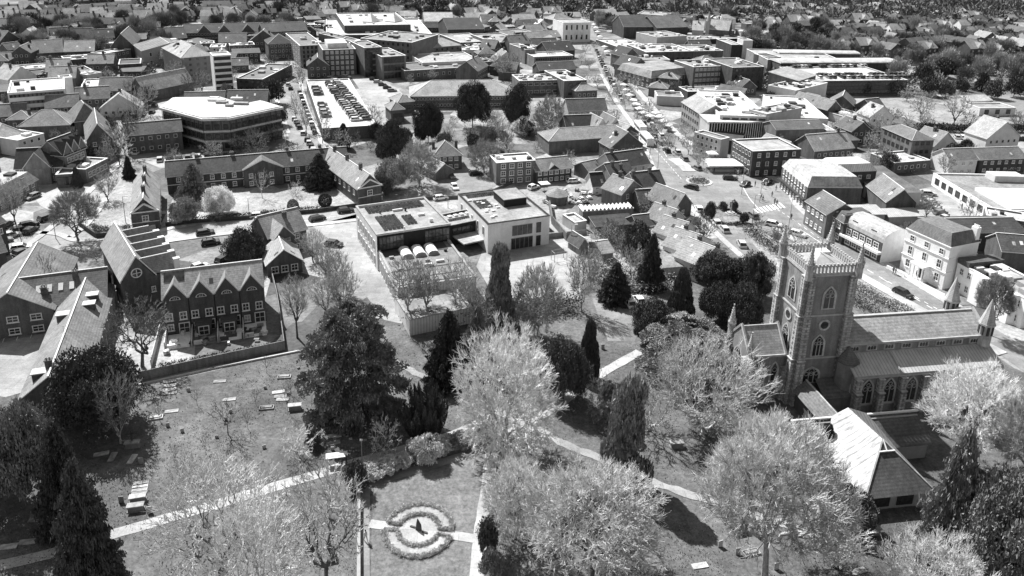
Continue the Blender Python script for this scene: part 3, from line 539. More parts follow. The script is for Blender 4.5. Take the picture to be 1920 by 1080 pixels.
# --- pub and old houses by the roundabout
bld('cottage','white-gabled cottage with a black roof beside the terrace of the pub garden',(1112,349),(1140,347),D=6,yb=365,roof='x',rh=3.,wm=rend(.6),rm=tile(.05),win_=(('F',2,2,'sash',1.1,1.1,.3),),cat='cottage')
bld('pub_house','dark hipped roof of the old inn nearest the roundabout',(1193,351),(1246,345),D=7.5,h=4.6,roof='x',rh=3.,wm=rend(.4),rm=tile(.07),win_=(('F',4,2),),chim=((-.9,-.2),(.3,-.1)),cat='inn')
bld('pub_house','inn wing with crossing gables under a black chimney behind the pub garden',(1150,338),(1192,332),D=10,h=5,roof='x',rh=3.4,wm=G(.2),rm=tile(.07),chim=((-.5,-.2),(.1,-.4)),win_=(('F',3,2),),cat='inn')
bld('pub_house','pale gabled inn wing with worn tiles facing the pub garden',(1165,365),(1205,352),D=7,h=4.4,roof='y',rh=3.,wm=G(.2),rm=tile(.2),win_=(('F',2,2),),chim=((.0,.3),),cat='inn')
bld('pub_house','inn wing with a dark roof and white gable facing the high street',(1150,316),(1218,306),D=9,h=5,roof='x',rh=3.3,wm=rend(.5),rm=tile(.06),win_=(('F',4,2),),chim=((-.7,0),),cat='inn')
bld('pub_house','low inn stable with a mottled roof behind the cottage',(1105,322),(1150,312),D=7,h=3,roof='x',rh=2,wm=G(.15),rm=tile(.16),cat='inn')
bld('coach_house','brick coach house with a dark roof and pale gable end by the long shed',(1200,380),(1241,377),D=6,yb=398,roof='x',rh=2.6,wm=G(.16),rm=tile(.09),win_=(('F',2,1,'sash',1.1,1.2,1.5),),cat='coach house')
bld('barn','steep barn with a broad mottled roof at the mouth of the side street',(1265,391),(1297,381),CA=(1237,364),h=3.6,roof='y',rh=3.4,wm=G(.1),rm=tile(.19),win_=(('F',1,1,'sash',1.,1.1),),cat='barn')
bld('outhouse','dark-roofed outhouse under the coach house',(1197,425),(1255,418),D=6,h=3,roof='x',rh=1.8,wm=G(.12),rm=tile(.06),win_=(('F',2,1,'sash',1,1),),cat='outhouse')
for i,(A_,B_,wv,lb) in enumerate((((1252,420),(1283,407),.5,'uppermost'),((1270,448),(1306,428),.62,'second'),((1290,475),(1333,450),.7,'third'),((1310,498),(1362,474),.55,'lowest'))):
    b=bld('cottage',lb+' of the four stepped white cottages along the side street',A_,B_,D=6.5,h=4.2,roof='y',rh=2.8,wm=rend(wv),rm=tile(.22+.02*i),win_=(('F',2,2,'sash',.9,1.,.3),),chim=((.75,-.5),(.1,.3)),group='stepped cottages along the side street',cat='cottage')
for A_,B_,D_,lb in(((1230,452),(1262,450),4.5,'upper of three lean-to outbuildings behind the white cottages'),((1238,478),(1280,475),4.5,'middle lean-to outbuilding with mottled tiles behind the white cottages'),((1244,502),(1298,498),4,'lowest lean-to outbuilding beside the tall dark conifer')):
    bld('lean_to',lb,A_,B_,D=D_,h=2.6,roof='shed',rh=1.,wm=rend(.55),rm=tile(.27),cat='outbuilding',group='outbuildings behind the cottages')
bld('garden_wall_shed','long low shed with a zigzag glass roof between the pub garden and the yard',(1093,397),(1188,391),D=3,h=2.9,roof='flat',wm=G(.17),rm=flat(.5),cat='shed')
root,W,D,h,rh,rf=BT['long low shed with a zigzag glass roof between the pub garden and the yard']
for i in range(13):
    x=-W/2+W*i/13; a=W/13; mb=MB(); mb.face([(x,-D/2,h),(x+a/2,-D/2,h+.8),(x+a/2,D/2,h+.8),(x,D/2,h)]); mb.face([(x+a/2,-D/2,h+.8),(x+a,-D/2,h),(x+a,D/2,h),(x+a/2,D/2,h+.8)]); mb.build('roof_bay',rend(.6),rf)
bld('yard_wall_house','dark lean-to along the yard wall below the zigzag shed',(1118,425),(1190,419),D=4.5,h=2.2,roof='shed',rh=.8,wm=G(.16),rm=tile(.05),cat='lean-to')
bld('shed','pale flat shed with a white door at the corner of the yard',(1078,418),(1100,414),D=6,h=2.6,roof='flat',wm=rend(.45),rm=flat(.45),cat='shed')
bld('shed','small steep-roofed garden shed below the school lane',(1086,462),(1103,458),D=4.5,h=2.2,roof='y',rh=1.8,wm=WOOD,rm=tile(.09),cat='shed')
bld('shed','weathered timber shed in the overgrown garden',(1130,475),(1150,472),D=7,h=2.4,roof='x',rh=1.4,wm=WOOD,rm=tile(.24),cat='shed')
c=P(1044,380); g=thing('summer_house','octagonal summer house with a conical tiled roof in the pub garden','summer house',(c.x,c.y,0)); MB().cyl(0,0,0,2.6,3.,k=8).build('wall',G(.12),g); MB().cyl(0,0,2.55,2.7,3.5,k=8).cyl(0,0,2.7,4.3,3.5,.1,k=8).build('roof',tile(.22),g)
for x,y,s,lb in((1020,357,2.6,'white square parasol near the corner of the pub garden'),(1145,378,3.,'white square parasol beside the inn wall'),(1128,428,2.4,'white square gazebo top in the yard below the lean-to')):
    c=P(x,y); g=thing('parasol',lb,'parasol',(c.x,c.y,0),R_(20)); MB().tube((0,0,0),(0,0,2.6),.05).build('pole',DARK,g); mb=MB()
    for i in range(4): a0,a1=math.pi/4+i*math.pi/2,math.pi/4+(i+1)*math.pi/2; mb.face([(s*math.cos(a0)*.8,s*math.sin(a0)*.8,2.3),(s*math.cos(a1)*.8,s*math.sin(a1)*.8,2.3),(0,0,2.8)])
    mb.build('canopy',WHITE,g)
# --- east side of the junction
b=bld('brick_shop','dark flat-roofed brick shop with white windows facing the junction',(1412,284),(1502,280),CA=(1366,262),yb=333,roof='flat',wm=G(.06),rm=flat(.42),win_=(('F',5,3,'sash',1.1,1.4),('L',6,3,'plain',1.2,1.5)),cat='shop')
b=bld('shop_row','pale row of shops with a parapet behind the market awning',(1352,262),(1368,258),D=11,h=7,roof='flat',wm=rend(.45),rm=flat(.3),win_=(('L',5,3,'plain',1.1,1.3),),cat='shops')
b=bld('department_store','brick store under a great pale vaulted roof at the corner of the junction',(1467,311),(1515,350),C=(1606,343),yb=352,roof='mansard',rh=2.6,wm=G(.09),rm=mat('white_sheet_roof',.52,'flat',amp=.2),trim=TRIM,win_=(('F',8,3,'sash',.9,1.5,.8),),o=.1,cat='store')
root,W,D,h,rh,rf=b; MB().box(-W/2,W/2,-D/2-.9,-D/2,2.8,3.2).build('shop_canopy',DARK,root)
b=bld('office_wing','brick wing on stilts with a pale ribbed mansard behind the corner store',(1567,322),(1644,319),D=9,h=8,roof='mansard',rh=1.8,wm=G(.07),rm=mat('ribbed_white_roof',.6,'seam'),win_=(('F',4,2,'sash',1.2,1.1,1.),),o=.1,cat='office')
bld('gabled_shop','brown gabled shop with a white ground floor beside the corner store',(1512,377),(1550,402),D=9,h=6.5,roof='x',rh=2.6,wm=G(.15),rm=tile(.13),win_=(('F',4,2,'sash',1.,1.3,.6),),cat='shop')
b=bld('brick_shop','small dark brick shop with two roof dormers between the gabled shop and the vaulted one',(1556,400),(1583,417),D=9,h=6,roof='mansard',rh=1.8,wm=G(.07),rm=tile(.1),win_=(('F',2,2,'sash',1.4,1.5,.6),),cat='shop')
dormer(b,'F',-1.5,.2); dormer(b,'F',1.5,.2)
b=bld('vaulted_shop','shop with a curved pale roof and white rounded gable end over a white fascia',(1583,420),(1656,456),D=8.5,h=5.2,roof='barrel',rh=2.8,wm=G(.08),rm=tile(.36),trim=WHITE,win_=(('F',5,2,'sash',1.6,1.5,.8),),o=.05,cat='shop')
root,W,D,h,rh,rf=b
MB().box(-W/2,W/2,-D/2-1.1,-D/2,2.3,2.9).build('shop_fascia',WHITE,root); MB().box(W/2,W/2+.06,-D/2,D/2,0,h).build('end_wall',WHITE,root); dormer(b,'F',-W*.28,.3); dormer(b,'F',W*.2,.3)
bld('hall','old gabled hall with a lead-capped roof in the yard behind the shops',(1663,378),(1718,380),D=13,h=4.6,roof='y',rh=3.6,wm=G(.1),rm=tile(.18),cat='hall')
bld('warehouse','low warehouse with a dark roof and small rooflights behind the old hall',(1650,362),(1728,361),D=20,h=4,roof='shed',rh=1.2,wm=rend(.6),rm=tile(.12),units=0,cat='warehouse')
bld('store_shed','pale corrugated store shed behind the vaulted shop',(1578,403),(1660,402),D=5,h=3,roof='shed',rh=.6,wm=rend(.35),rm=mat('corrugated',.4,'seam'),cat='shed')
bld('store_shed','white roofed lean-to in the yard beside the parked row of cars',(1668,407),(1730,405),D=4,h=2.6,roof='shed',rh=.6,wm=rend(.35),rm=mat('corrugated',.4,'seam'),cat='shed')
bld('white_shop','long white single-storey showroom beside the shop yard',(1750,325),(1867,395),D=30,h=3.8,roof='flat',wm=WHITE,rm=flat(.3),trim=WHITE,win_=(('F',8,1,'dark',2.2,1.9,1.),),cat='showroom')
root,W,D,h,rh,rf=BT['long white single-storey showroom beside the shop yard']; MB().box(-W*.05,W*.48,-D*.35,D*.3,h-.3,h+.5).build('raised_roof',WHITE,rf); MB().box(-W*.45,-W*.3,D*.0,D*.3,h-.3,h+1.6).build('plant_room',rend(.5),rf)
bld('long_shed','long black-roofed brick shed behind the white hotel',(1772,437),(1922,434),D=10,h=5,roof='x',rh=1.6,wm=G(.07),rm=tile(.055),win_=(('F',8,1,'plain',1.,1.1,1.),),cat='shed')
HOT=mat('white_stucco',.8,'plain',amp=.07)
b=bld('hotel','tall white stucco hotel with a grey mansard and pillared porch',(1701,427),(1783,463),D=8.8,h=10.2,roof='mansard',rh=2.5,wm=HOT,rm=tile(.14),trim=HOT,win_=(),o=.05,cat='hotel')
root,W,D,h,rh,rf=b
for r,(z,hh) in enumerate(((1.4,1.9),(4.5,2.),(7.7,1.4))):
    for i in range(3):
        if r==0 and i==1: continue
        win(root,W,D,'F',-W/2+W*(i+.5)/3,z,1.25,hh,'sash')
for z in(3.9,7.2,h-.25): MB().box(-W/2-.15,W/2+.15,-D/2-.2,D/2+.1,z,z+.2).build('cornice',HOT,root)
mb=MB().box(-1.8,1.8,-D/2-2,-D/2,3.4,3.9); [mb.cyl(x,-D/2-1.8,.3,3.4,.16) for x in(-1.6,-.6,.6,1.6)]; mb.box(-1.8,1.8,-D/2-2.3,-D/2,0,.3); mb.build('porch',HOT,root); MB().box(-.6,.6,-D/2-.08,-D/2,.3,2.6).build('door',DARK,root)
for x in(-2.2,0,2.): 
    mb=MB(); mb.box(x-.45,x+.45,-.04,.06,0,1.1); o=mb.build('rooflight',WHITE,rf,(0,-D/2+.75,h+.7)); o.rotation_euler=(-R_(28),0,0)
mb=MB().box(W/2-1.6,W/2-.2,D/2-1.2,D/2,h,h+3.2); [mb.cyl(W/2-1.4+.35*k,D/2-.6,h+3.2,h+3.7,.13) for k in range(4)]; mb.build('chimney',HOT,root)
MB().box(-W/2-1,-W/2+W*.35,-D/2-3.,-D/2-2.8,0,.9).box(W*.2,W/2+3,-D/2-3.,-D/2-2.8,0,.9).build('forecourt_wall',HOT,root)
b=bld('white_terrace','white stucco terrace with bay fronts on the right edge beyond the church',(1796,492),(1925,562),D=9,h=6.4,roof='flat',wm=HOT,rm=flat(.32),trim=WHITE,units=9,win_=(('F',8,2,'sash',1.1,1.6,.5),),cat='terrace')
root,W,D,h,rh,rf=b
for x in(-W*.12,W*.3): MB().prism([(x-2,-D/2),(x-1.2,-D/2-1.2),(x+1.2,-D/2-1.2),(x+2,-D/2)],0,h+.1).build('bay',HOT,root)
MB().box(-W/2,-W/2+3,-D/2-.1,D/2,h,h+1.2).build('roof_lantern',tile(.08),root)
bld('house','dark gabled house with a light verge behind the white terrace',(1880,470),(1930,474),D=8,h=5,roof='x',rh=2.6,wm=G(.09),rm=tile(.08),cat='house')
bld('house','pale gabled cottage with a white timber gable behind the showroom',(1782,301),(1833,299),D=8,h=5,roof='x',rh=2.6,wm=rend(.6),rm=tile(.16),win_=(('F',3,2,'lit',1.4,1.),),cat='cottage')
bld('house','dark brick semi-detached pair on the right edge behind the showroom',(1838,299),(1925,296),D=9,h=5,roof='x',rh=2.4,wm=G(.07),rm=tile(.14),win_=(('F',6,2,'sash',1.1,1.1),),cat='house')
bld('brick_office','brick office with a grey hipped roof near the staff car park',(1655,238),(1711,262),C=(1744,258),h=8.6,roof='hip',rh=2.,wm=G(.13),rm=tile(.14),win_=(('F',6,3,'dark',1.4,1.5,1.),('R',3,3,'dark',1.2,1.3,1.)),cat='office')
bld('brick_office','plain brown shed-like office with one dark hatch behind the high street',(1456,243),(1546,240),D=9,h=8,roof='x',rh=1.8,wm=G(.15),rm=tile(.12),win_=(('F',1,1,'dark',1.2,1.5,6),),cat='office')
bld('small_block','narrow white render end block beside the plain brown office',(1550,245),(1566,245),D=9,h=7,wm=rend(.6),rm=flat(.4),cat='block')
bld('house','small hipped brick house between the plain office and the pale yard',(1570,264),(1610,261),D=9,h=4,roof='hip',wm=G(.12),rm=tile(.15),cat='house')
bld('house','low brick house with two white windows behind the brick office',(1614,248),(1655,245),D=8,h=3.6,roof='hip',wm=G(.05),rm=tile(.1),win_=(('F',2,1),),cat='house')
bld('boundary_shed','lean brick workshop beside the flat store roof',(1565,232),(1592,243),D=10,h=4,roof='x',wm=G(.13),rm=tile(.2),cat='workshop')
bld('barn','upper grey-roofed barn beside the pale field',(1527,192),(1545,189),D=16,h=4,roof='y',wm=G(.1),rm=tile(.16),cat='barn')
bld('barn','lower grey-roofed barn with a brick gable beside the pale field',(1551,206),(1577,202),D=18,h=4.4,roof='y',wm=G(.1),rm=tile(.18),cat='barn')
bld('market_hall','wide white flat roof of the store behind the plain brown office',(1470,219),(1553,223),D=38,h=6,wm=rend(.6),rm=flat(.62),trim=WHITE,win_=(('F',4,1,'dark',1.8,2.),),units=6,cat='store')
# glazed library corner with fins
h=8.; pts=[(1312,213),(1331,230),(1400,231),(1440,228),(1448,206),(1330,196)]; W_=[P(*p,h) for p in pts]; cx=sum(W_,Vector((0,0)))/6
g=thing('glazed_hall','curved dark glass hall with white vertical fins under a pale roof','hall',(cx.x,cx.y,0)); q=[(p.x-cx.x,p.y-cx.y) for p in W_]
MB().prism(q,0,h).build('wall',mat('dark_glazing',.03,'glass',rough=.1),g)
q2=[(p[0]*1.06,p[1]*1.06) for p in q]; MB().prism(q2,h,h+.5).build('roof',[flat(.6)],g)
for i in range(3):
    a,b_=Vector(q[i]),Vector(q[i+1]); n_=int((b_-a).length/.9)
    for k in range(n_): 
        p=a.lerp(b_,k/n_)*1.02; MB().box(p.x-.1,p.x+.1,p.y-.35,p.y+.1,.5,h).build('fin',WHITE,g)
bld('library_wing','pale brick wing with a gabled grey roof beside the glass hall',(1279,191),(1313,213),D=11,h=8.5,roof='x',rh=3,wm=G(.24),rm=tile(.27),win_=(('F',8,3,'dark',1.,1.3,.6),),cat='library')
bld('library_block','white-roofed upper storey behind the glass hall with long windows',(1350,216),(1442,219),D=42,h=10,wm=rend(.55),rm=flat(.6),trim=WHITE,win_=(('F',5,3,'dark',2.4,1.6),),units=14,cat='library')
bld('library_block','three-storey pale block with tall bays east of the glass hall',(1404,205),(1438,214),D=20,h=11,wm=rend(.42),rm=flat(.5),trim=TRIM,win_=(('F',3,3,'plain',2.,1.8),),units=6,cat='library')
# --- curved office and neighbours
h=11.; pts=[(298,203),(378,224.5),(431,223),(532,202),(492,190),(458,197),(413,183),(324,184)]; W_=[P(*p,h) for p in pts]; cx=sum(W_,Vector((0,0)))/8
g=thing('office_building','large faceted office with an overhanging white roof and bands of windows','office',(cx.x,cx.y,0)); q=[Vector((p.x-cx.x,p.y-cx.y)) for p in W_]
MB().prism([tuple(v*.95) for v in q],0,h-.3).build('wall',G(.13),g); 
rf=MB().prism([tuple(v) for v in q],h-.5,h+.25).prism([tuple(v*.95) for v in q],h+.25,h+.5).build('roof',mat('white_membrane',.6,'flat',amp=.15),g)
for i in range(3):
    a,b_=q[i]*.955,q[i+1]*.955; u=(b_-a).normalized(); L_=(b_-a).length; rz=math.atan2(u.y,u.x); n_=int(L_/2.1)
    for r in range(3):
        for k in range(n_):
            p=a+u*L_*(k+.5)/n_; link('window',wmesh('dark',1.5,1.7),g,(p.x,p.y,1.+r*3.2),rz)
    for z in(3.3,6.6): 
        nn=Vector((u.y,-u.x))*.18; MB().prism([tuple(a+nn),tuple(b_+nn),tuple(b_),tuple(a)],z-.2,z+.45).build('spandrel_band',rend(.5),g)
    for k in range(n_+1):
        p=a+u*L_*k/n_+Vector((u.y,-u.x))*.1; MB().tube((p.x,p.y,.2),(p.x,p.y,h-.5),.09,k=4).build('mullion',DARK,g)
for x,y,a in((-4,6,3),(-1,3,2),(2,9,2),(6,2,2.4),(-6,9,1.6),(3,-1,1.2)): MB().box(x-a,x+a,y-.8,y+.8,h+.5,h+1.3).build('roof_unit',rnd.choice([GREYM,TRIM]),rf)
T=[ # name,label,A,B,D,h or -yb,roof,rh,wall,roofv,wins,units,cat
('office_block','white banded office on the left edge with dark ribbon windows',(14,175),(121,167),24,-228,'flat',0,'r.7','f.8',(('F',12,4,'band',2.2,1.2),),2,'office'),
('stair_tower','plain pale stair tower rising beside the white banded office',(112,147),(135,145),6,-186,'flat',0,'r.6','f.7',(),0,'tower'),
('brick_block','square brick block with a bright white roof and small penthouse',(150,167),(204,164),20,-193,'flat',0,'b.07','f.85',(('F',2,2,'plain',1.,1.2,4),),3,'block'),
('brick_block','lower brick block with a pale flat roof beside the north road',(208,167),(241,163),25,-180,'flat',0,'b.1','f.5',(),3,'block'),
('chapel','pale-roofed chapel beside the north road',(243,166),(271,171),24,5,'y',5,'b.13','t.4',(),0,'chapel'),
('long_range','long low range with a white parapet behind the banded office',(-5,148),(109,136),14,-158,'flat',0,'b.06','f.12',(('F',18,1,'dark',1.6,1.4),),2,'range'),
('flat_store','white roofed store in the left distance',(12,132),(121,124),12,-143,'flat',0,'b.1','f.75',(),3,'store'),
('flat_store','dark walled store with a white skylit roof left of the north road',(121,113),(174,109),12,6,'flat',0,'b.06','f.8',(),3,'store'),
('workshop','workshop with a gabled parapet between the two white roofs on the left',(125,136),(173,131),12,4,'flat',0,'b.12','f.2',(('F',4,1,'plain'),),2,'workshop'),
('terrace_row','brick terrace with white windows on the far left edge',(0,113),(62,110),10,-121,'x',3,'b.09','t.16',(('F',9,1,'plain',1.8,1.3),),0,'terrace'),
('terrace_row','darker terrace next along from the far left edge terrace',(65,117),(126,112),10,-122,'x',3,'b.07','t.12',(('F',8,1,'plain',1.8,1.3),),0,'terrace'),
('meeting_hall','brick hall with tall arched windows left of the north road',(120,97),(176,95),16,7,'x',4,'b.08','t.17',(('F',5,1,'plain',1.6,4),),0,'hall'),
('meeting_hall','broad gabled hall with a low pale porch roof on the left',(62,100),(118,97),18,5,'x',5,'b.09','t.12',(),0,'hall'),
('terrace_row','mock-tudor terrace with two white gables in the left distance',(131,69),(173,68),10,6,'x',4,'b.07','t.08',(('F',5,2,'plain',1.2,1.2),),0,'terrace'),
('terrace_row','terrace with a row of white windows right of the mock-tudor one',(175,71),(214,69),10,6,'x',4,'b.06','t.09',(('F',6,2,'plain',1.4,1.1),),0,'terrace'),
('terrace_row','low terrace left of the mock-tudor one',(97,68),(130,66),10,6,'x',4,'b.07','t.1',(('F',5,2,'plain',1.2,1.),),0,'terrace'),
('gabled_hall','big dark gabled building at the bend of the north road',(208,86),(250,85),28,8,'y',6,'b.07','t.13',(),0,'hall'),
('gabled_hall','pale flat-fronted building beside the bend of the north road',(250,84),(266,96),26,8,'x',3,'r.3','t.15',(('R',4,2,'plain',1.2,2),),0,'hall'),
('brick_block','plain dark brick store facing the north road',(222,121),(264,119),14,6,'flat',0,'b.08','f.13',(),0,'store'),
('institution','long dark institution with two rows of windows behind the concrete office',(345,62),(494,58),14,-84,'x',4,'b.06','t.08',(('F',26,3,'plain',1.2,1.1),),0,'institution'),
('institution','west wing of the long institution with a dark slate roof',(315,72),(350,70),14,8,'x',5,'b.06','t.1',(),0,'institution'),
('institution','lower front block of the long institution with lit windows',(436,68),(492,66),12,-88,'flat',0,'b.06','f.1',(('F',8,3,'plain',1.6,1.2),),2,'institution'),
('institution','eastern range of the long institution with white dormers',(494,60),(576,56),14,9,'x',4,'b.06','t.1',(('F',14,3,'plain',1.1,1.1),),0,'institution'),
('concrete_office','grey concrete office with a pyramid roof beside the glass stair',(340,108),(399,103),32,-158,'hip',4,'r.17','t.3',(('F',3,5,'dark',1.,1.,2),),2,'office'),
('glass_stair','tall white gridded glass stair on the concrete office',(399,105),(433,103),9,-172,'flat',0,'r.75','f.85',(('F',5,6,'dark',1.4,1.5,.3),),0,'stair tower'),
('brick_block','brick block with a wide grey deck roof beside the glass stair',(443,147),(492,149),36,-170,'flat',0,'b.07','f.28',(('F',4,2,'dark',1.4,1.),),3,'block'),
('house_row','dark slate houses with a small white gable behind the curved office',(345,192),(420,190),9,4,'x',3,'b.08','t.09',(),0,'houses'),
('house_row','dark house with a pedimented gable at the shoulder of the curved office',(426,190),(500,189),9,4.5,'x',3.4,'b.08','t.09',(('F',5,1,'plain',1.1,1.2),),0,'house'),
('villa','hipped grey villa with two small dormers behind the gabled mansion',(33,237),(130,233),12,5,'hip',4,'b.12','t.2',(),0,'villa'),
('villa','gabled brick villa with a dormer under the bare trees on the left',(162,264),(210,259),22,6,'y',5,'b.13','t.17',(('F',2,2,'sash',1.1,1.4),),0,'villa'),
('villa','pale hipped villa on the left edge',(-10,262),(50,250),14,5,'hip',3.5,'b.15','t.33',(),0,'villa'),
('villa','dark hipped villa behind the gabled one on the left',(140,228),(190,222),14,5.5,'hip',5,'b.12','t.14',(),0,'villa'),
('mansion','turreted mansion with steep dark roofs and white windows on the left',(28,316),(116,311),9,-346,'x',4.4,'b.2','t.05',(('F',7,2,'sash',1.1,1.4),),0,'mansion'),
('mansion_wing','steep gabled mansion wing with three pointed gables',(120,292),(160,276),9,7.5,'x',4,'b.17','t.05',(('F',5,2,'sash',1.1,1.6),),0,'mansion'),
('mansion_wing','low flat-roofed wing with skylights joined to the mansion',(160,318),(202,297),13,4.2,'flat',0,'b.2','f.5',(('F',5,1,'sash',1.4,1.6),),3,'mansion'),
('mansion_wing','low link with dark arches at the foot of the mansion',(104,328),(136,326),11,4,'flat',0,'b.15','f.45',(('F',3,1,'dark',1.8,2.4,.5),),0,'mansion'),
('guest_house','brick guest house with white dormers and a pale roof on the left edge',(-8,378),(69,336),12,-400,'mansard',2.6,'b.2','f.7',(('F',6,2,'sash',1.3,1.6),),2,'guest house'),
('end_house','dark steep house cut by the left edge',(-30,480),(10,470),8,5,'x',3,'b.07','t.14',(),0,'house'),
('end_house','tall dark house at the left edge above the lane of parked cars',(-30,430),(8,415),8,8,'x',3,'b.08','t.1',(('F',3,2,'sash'),),0,'house'),
('apartment_block','pale apartment block with deep bays behind the cube block',(562,86),(607,84),45,-127,'flat',0,'b.2','f.3',(('F',5,5,'dark',1.,1.5),('L',6,5,'plain',1.2,1.2)),3,'apartments'),
('apartment_block','cube-shaped brick block with striped windows and a white penthouse',(605,94),(667,92),22,-143,'flat',0,'b.1','f.3',(('F',6,5,'lit',1.4,1.5),),0,'apartments'),
('apartment_block','narrow brick block in the alley behind the stepped blocks',(668,80),(688,78),40,-122,'flat',0,'b.2','f.3',(('F',2,4,'dark',1.2,1.5),),2,'apartments'),
('apartment_block','tall brick block with a black glazed corner facing the roof car park',(683,90),(716,88),22,-145,'flat',0,'b.17','f.4',(('F',3,5,'dark',2.2,1.9),),2,'apartments'),
('apartment_block','brick block with white sunshades and black glass beside the long theatre',(716,107),(761,104),24,-150,'flat',0,'b.2','f.5',(('F',6,3,'dark',1.6,2.8),),2,'apartments'),
('apartment_block','rear apartment block with stepped roofs behind the black glazed ones',(676,72),(772,80),32,13,'flat',0,'b.15','f.4',(('F',10,4,'dark',1.2,1.4),),5,'apartments'),
('white_hall','two-tier white hall with roof plant behind the long theatre',(792,100),(843,97),34,-114,'flat',0,'r.65','f.65',(('F',7,1,'dark',.8,3),),8,'hall'),
('white_hall','low pale wing of the two-tier white hall',(768,102),(792,118),30,6,'flat',0,'r.55','f.6',(),2,'hall'),
('theatre','long grey flat-roofed theatre with a blank brick front',(759,133),(890,125),20,-152,'flat',0,'b.13','f.3',(('F',10,1,'plain',1.2,1.5,2),),4,'theatre'),
('tiled_office','low office with a long hipped tile roof and ribbon windows behind the dark trees',(770,180),(966,178),18,-204,'hip',4.6,'b.12','t.3',(('F',30,2,'plain',1.,1.1),),0,'office'),
('tiled_office','small hipped pavilion at the near corner of the tiled office',(733,206),(758,204),8,5,'hip',2.2,'b.12','t.24',(('F',5,1,'dark',1.,1.5),),0,'pavilion'),
('tiled_office','second hipped pavilion stepping up to the tiled office',(746,192),(776,189),9,5,'hip',2.2,'b.12','t.24',(('F',5,1,'dark',1.,1.5),),0,'pavilion'),
('shopping_centre','vast pale flat roof of the shopping centre',(612,66),(810,64),70,9,'flat',0,'b.1','f.75',(),14,'shopping centre'),
('shopping_centre','upper white roof of the shopping centre with two small pyramids',(646,48),(770,46),60,13,'flat',0,'b.07','f.8',(),6,'shopping centre'),
('hipped_range','dark hipped range with tall windows left of the apartment blocks',(503,82),(550,80),14,-112,'hip',4,'b.12','t.06',(('F',6,3,'plain',1.,1.4),),0,'range'),
('gabled_store','light-roofed gabled store right of the shopping centre',(812,88),(865,84),16,7,'hip',3.5,'b.15','t.3',(('F',5,2,'dark',1.1,1.2),),0,'store'),
('flat_store','flat white store with a dark side wall north of the avenue trees',(864,80),(922,77),34,-98,'flat',0,'b.12','f.6',(('F',4,1,'dark',1.,1.2),),2,'store'),
('flat_store','pale store stepping behind the bare trees',(925,80),(985,77),34,7,'flat',0,'b.14','f.5',(),4,'store'),
('dark_roof_store','huge dark pitched roof right of the shopping centre',(840,55),(908,54),34,7,'x',5,'b.06','t.05',(),0,'store'),
('gabled_store','pale gabled warehouse roof beyond the huge dark roof',(796,40),(850,40),20,6,'x',5,'b.1','t.4',(),0,'warehouse'),
('town_hall','white classical town hall with tall pilasters at the end of the high street',(1056,43),(1108,42),18,-80,'flat',0,'r.72','f.6',(('F',5,2,'dark',1.2,3.),),0,'town hall'),
('bank','white-roofed bank with a row of small windows below the town hall',(1002,107),(1075,104),14,-128,'flat',0,'b.2','f.85',(('F',16,2,'dark',1.,1.1),),0,'bank'),
('store','narrow pale shop left of the white-roofed bank',(985,93),(1003,92),20,8,'flat',0,'b.2','f.45',(),2,'shop'),
('store','gabled shop with a dark upper floor left of the town hall',(990,72),(1052,68),12,-83,'x',3,'b.12','t.2',(('F',8,1,'plain',1.,1.2),),0,'shop'),
('store','flat shop with two round windows further left of the town hall',(950,62),(996,59),14,6,'flat',0,'b.1','f.4',(('F',2,1,'plain',1.6,1.6,3),),0,'shop'),
('store','black pitched roof between the bank and the town hall',(1027,96),(1078,93),14,5,'x',4,'b.08','t.05',(),0,'shop'),
('store','low dark roof in front of the white-roofed bank',(1012,132),(1080,129),10,4,'x',3,'b.08','t.08',(),0,'shop'),
('clinic','pale clinic with white parapets and long windows by the avenue',(974,152),(1050,150),14,-180,'flat',0,'b.13','f.65',(('F',6,2,'plain',2.2,1.3),),8,'clinic'),
('clinic','bright flat-roofed wing of the clinic nearest the avenue',(1058,152),(1100,150),24,8,'flat',0,'b.1','f.75',(('F',2,2,'dark',2.,1.3),),3,'clinic'),
('cottage','grey hipped cottage in front of the clinic wing',(1080,170),(1120,168),11,4.5,'hip',3,'b.12','t.28',(('F',4,1,'plain'),),0,'cottage'),
('old_house','dark roofed old house with crossed gables beside the high street',(1066,208),(1138,206),9,5,'x',3.6,'r.3','t.1',(('F',6,2,'sash',1,1.1),),0,'house'),
('old_house','black roofed old house with two chimneys above the long hall',(1064,244),(1115,242),10,5,'x',4,'b.12','t.04',(('F',3,1),),0,'house'),
('old_house','white twin-gabled old house above the long hall',(1117,241),(1140,239),9,6,'y',3.2,'r.65','t.2',(('F',1,2),),0,'house'),
('old_house','second white gable of the twin-gabled old house, nearer the street',(1141,239),(1165,237),9,6,'y',3.2,'r.65','t.15',(('F',1,2),),0,'house'),
('old_house','slanting tiled roof between the white gables and the buses',(1163,254),(1198,248),12,5,'y',3,'b.1','t.27',(),0,'house'),
('store','hipped shop beyond the town hall on the far left of the high street',(1037,37),(1074,35),12,8,'hip',3.5,'b.12','t.25',(),0,'shop'),
('store','white-roofed shop at the far end of the high street row',(1158,88),(1214,86),30,-98,'flat',0,'b.07','f.75',(),3,'shop'),
('store','broad flat store with a pale wall in the right distance',(1232,70),(1288,67),22,8,'flat',0,'r.4','f.5',(),4,'store'),
('store','long dark parade with white roof plant in the right distance',(1245,75),(1394,72),16,-84,'flat',0,'b.04','f.5',(),10,'store'),
('store','wide white roof scattered with plant above the mansard block',(1212,98),(1300,96),26,9,'flat',0,'b.1','f.7',(('F',8,1,'dark',1.4,1.8),),12,'store'),
('store','brown walled store between the plant roof and the tall shaft',(1300,96),(1356,95),20,9,'flat',0,'b.12','f.6',(),6,'store'),
